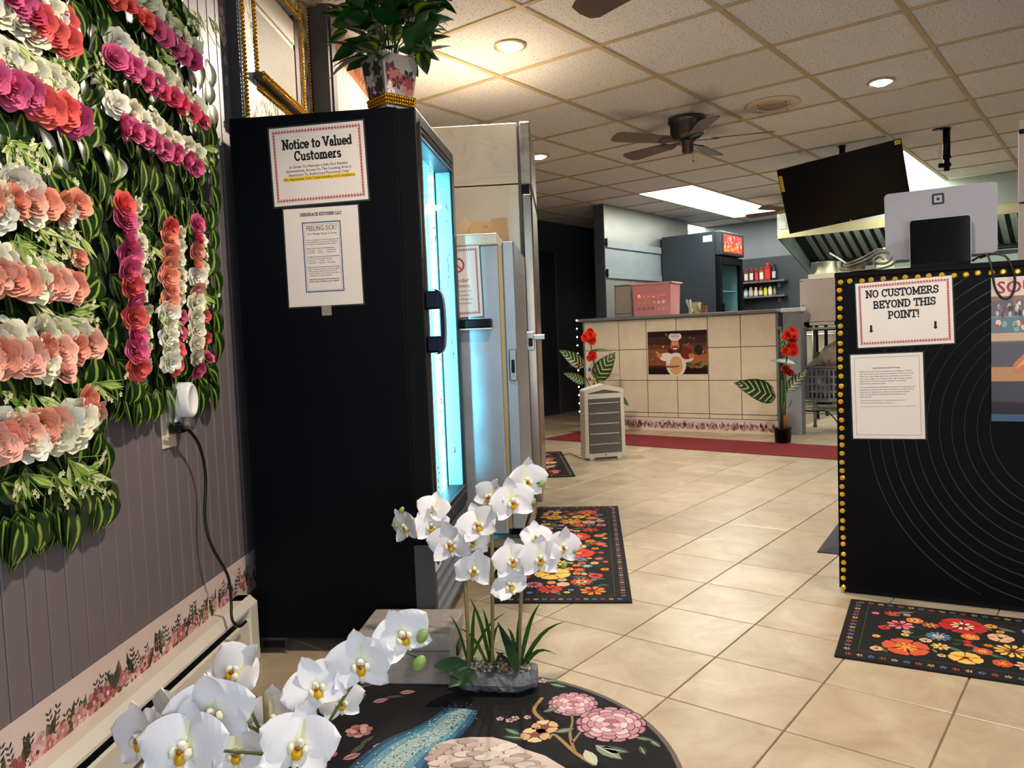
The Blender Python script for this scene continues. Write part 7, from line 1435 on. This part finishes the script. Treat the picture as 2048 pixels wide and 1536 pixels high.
b = MB(); b.box((wv - .046, -.002, -.036), (wv - .006, -.0012, -.004)); o = O('corner_sticker', b, mat('yellow_sticker'), t); b = MB(); text(b, '32"', wv - .026, -.025, .015, -.0022, bold=.02, col='1a1a1a'); O('sticker_print', b, m_print, o)
b = MB(); b.ball((wv * .52, -.002, -hv + .008), .004, 6, 4); O('standby_light', b, mat('red_led', 'ff2020', .4, emit='ff2a1a', es=4), t)
inv = t.matrix_world.inverted(); mid = t.matrix_world @ Vector((wv * .5, .09, -hv * .4)); b = MB(); b.tube([inv @ mid, inv @ Vector((mid.x, mid.y, ZC - .006))], .022, 10); b.tube([inv @ Vector((mid.x, mid.y, ZC - .012)), inv @ Vector((mid.x, mid.y, ZC - .005))], .03, 16); b.cbox((wv * .42, .06, -hv * .55), (wv * .58, .1, -hv * .2), .004); O('ceiling_mount', b, m_blk2, t)
# empty mount pole
pc = at_z(1893, 256, ZC); zl_ = (CAM + ray(1893, 343) * ((pc - CAM).length / ray(1893, 343).length)).z
t = thing('ceiling_mount_pole', 'black television mount pole hanging empty from the ceiling', 'mount', (pc.x, pc.y, ZC - .005))
b = MB(); L_ = ZC - zl_; b.tube([(0, 0, 0), (0, 0, -L_ * .72)], .024, 12); b.tube([(0, 0, -L_ * .6), (0, 0, -L_)], .019, 12); O('pole', b, m_blk2, t, smooth=True)
b = MB(); b.cbox((-.09, -.03, -.006), (.02, .03, 0), .002); O('ceiling_plate', b, m_blk2, t)
b = MB(); b.tube([(0, 0, -L_ * .7), (0, 0, -L_ * .66)], .03, 12); b.tube([(0, 0, -L_ * .9), (0, 0, -L_ * .82)], .028, 12); b.cbox((-.06, -.01, -L_ * .92), (-.02, .01, -L_ * .82), .003); O('clamp', b, m_blk2, t)
b = MB(); b.tube(smooth_path([(-.06, 0, 0), (-.035, .01, -.04), (-.055, 0, -.15)]), .0035, 6); b.cbox((-.068, -.008, -.2), (-.042, .008, -.15), .003); O('white_plug_cord', b, m_wp, t)
# steel cabinet at the right edge of the picture
p0 = at_y(2036, 400, 3.3); zt_ = at_y(2036, 262, 3.3).z; zq = at_y(2036, 406, 3.3).z; ztt = at_y(2036, 240, 3.3).z
t = thing('steel_locker', 'tall stainless cabinet at the right edge behind the podium', 'cabinet', (p0.x, p0.y, 0), radians(-33.5)); m_sl = mat('locker_steel', 'c8b0a4', 0.4, .5, var=.06)
b = MB(); b.box((0, 0, .05), (.6, .6, zq - .004)); O('lower_door', b, m_sl, t, bev=.003)
b = MB(); b.box((0, 0, zq), (.6, .6, zt_ - .006)); O('upper_door', b, m_sl, t, bev=.003)
b = MB(); b.box((.004, .01, zt_), (.6, .6, ztt)); O('top_box', b, m_sl, t)
b = MB(); b.box((.004, -.008, zt_ - .014), (.1, .01, zt_ + .004)); b.prism([(.004, zq), (.03, zq - .006), (.03, zq + .004)], -.006, 0, 'y'); O('latch', b, m_blk2, t)
b = MB(); b.box((.02, .02, 0), (.58, .58, .05)); O('plinth', b, m_blk2, t)
for m in bpy.data.materials:      # tiny lamp faces glow; their beams are the lamps' own lights
    if m.name in ('led_lamp', 'tiny_light', 'red_led', 'lamp_ffd9a0', 'lamp_eef6ff', 'added_hood_tube', 'led_carrier', 'lit_sign'): m.cycles.emission_sampling = 'NONE'
COL.objects.unlink(_to); bpy.data.objects.remove(_to); bpy.data.curves.remove(_tc)
bpy.context.view_layer.update()
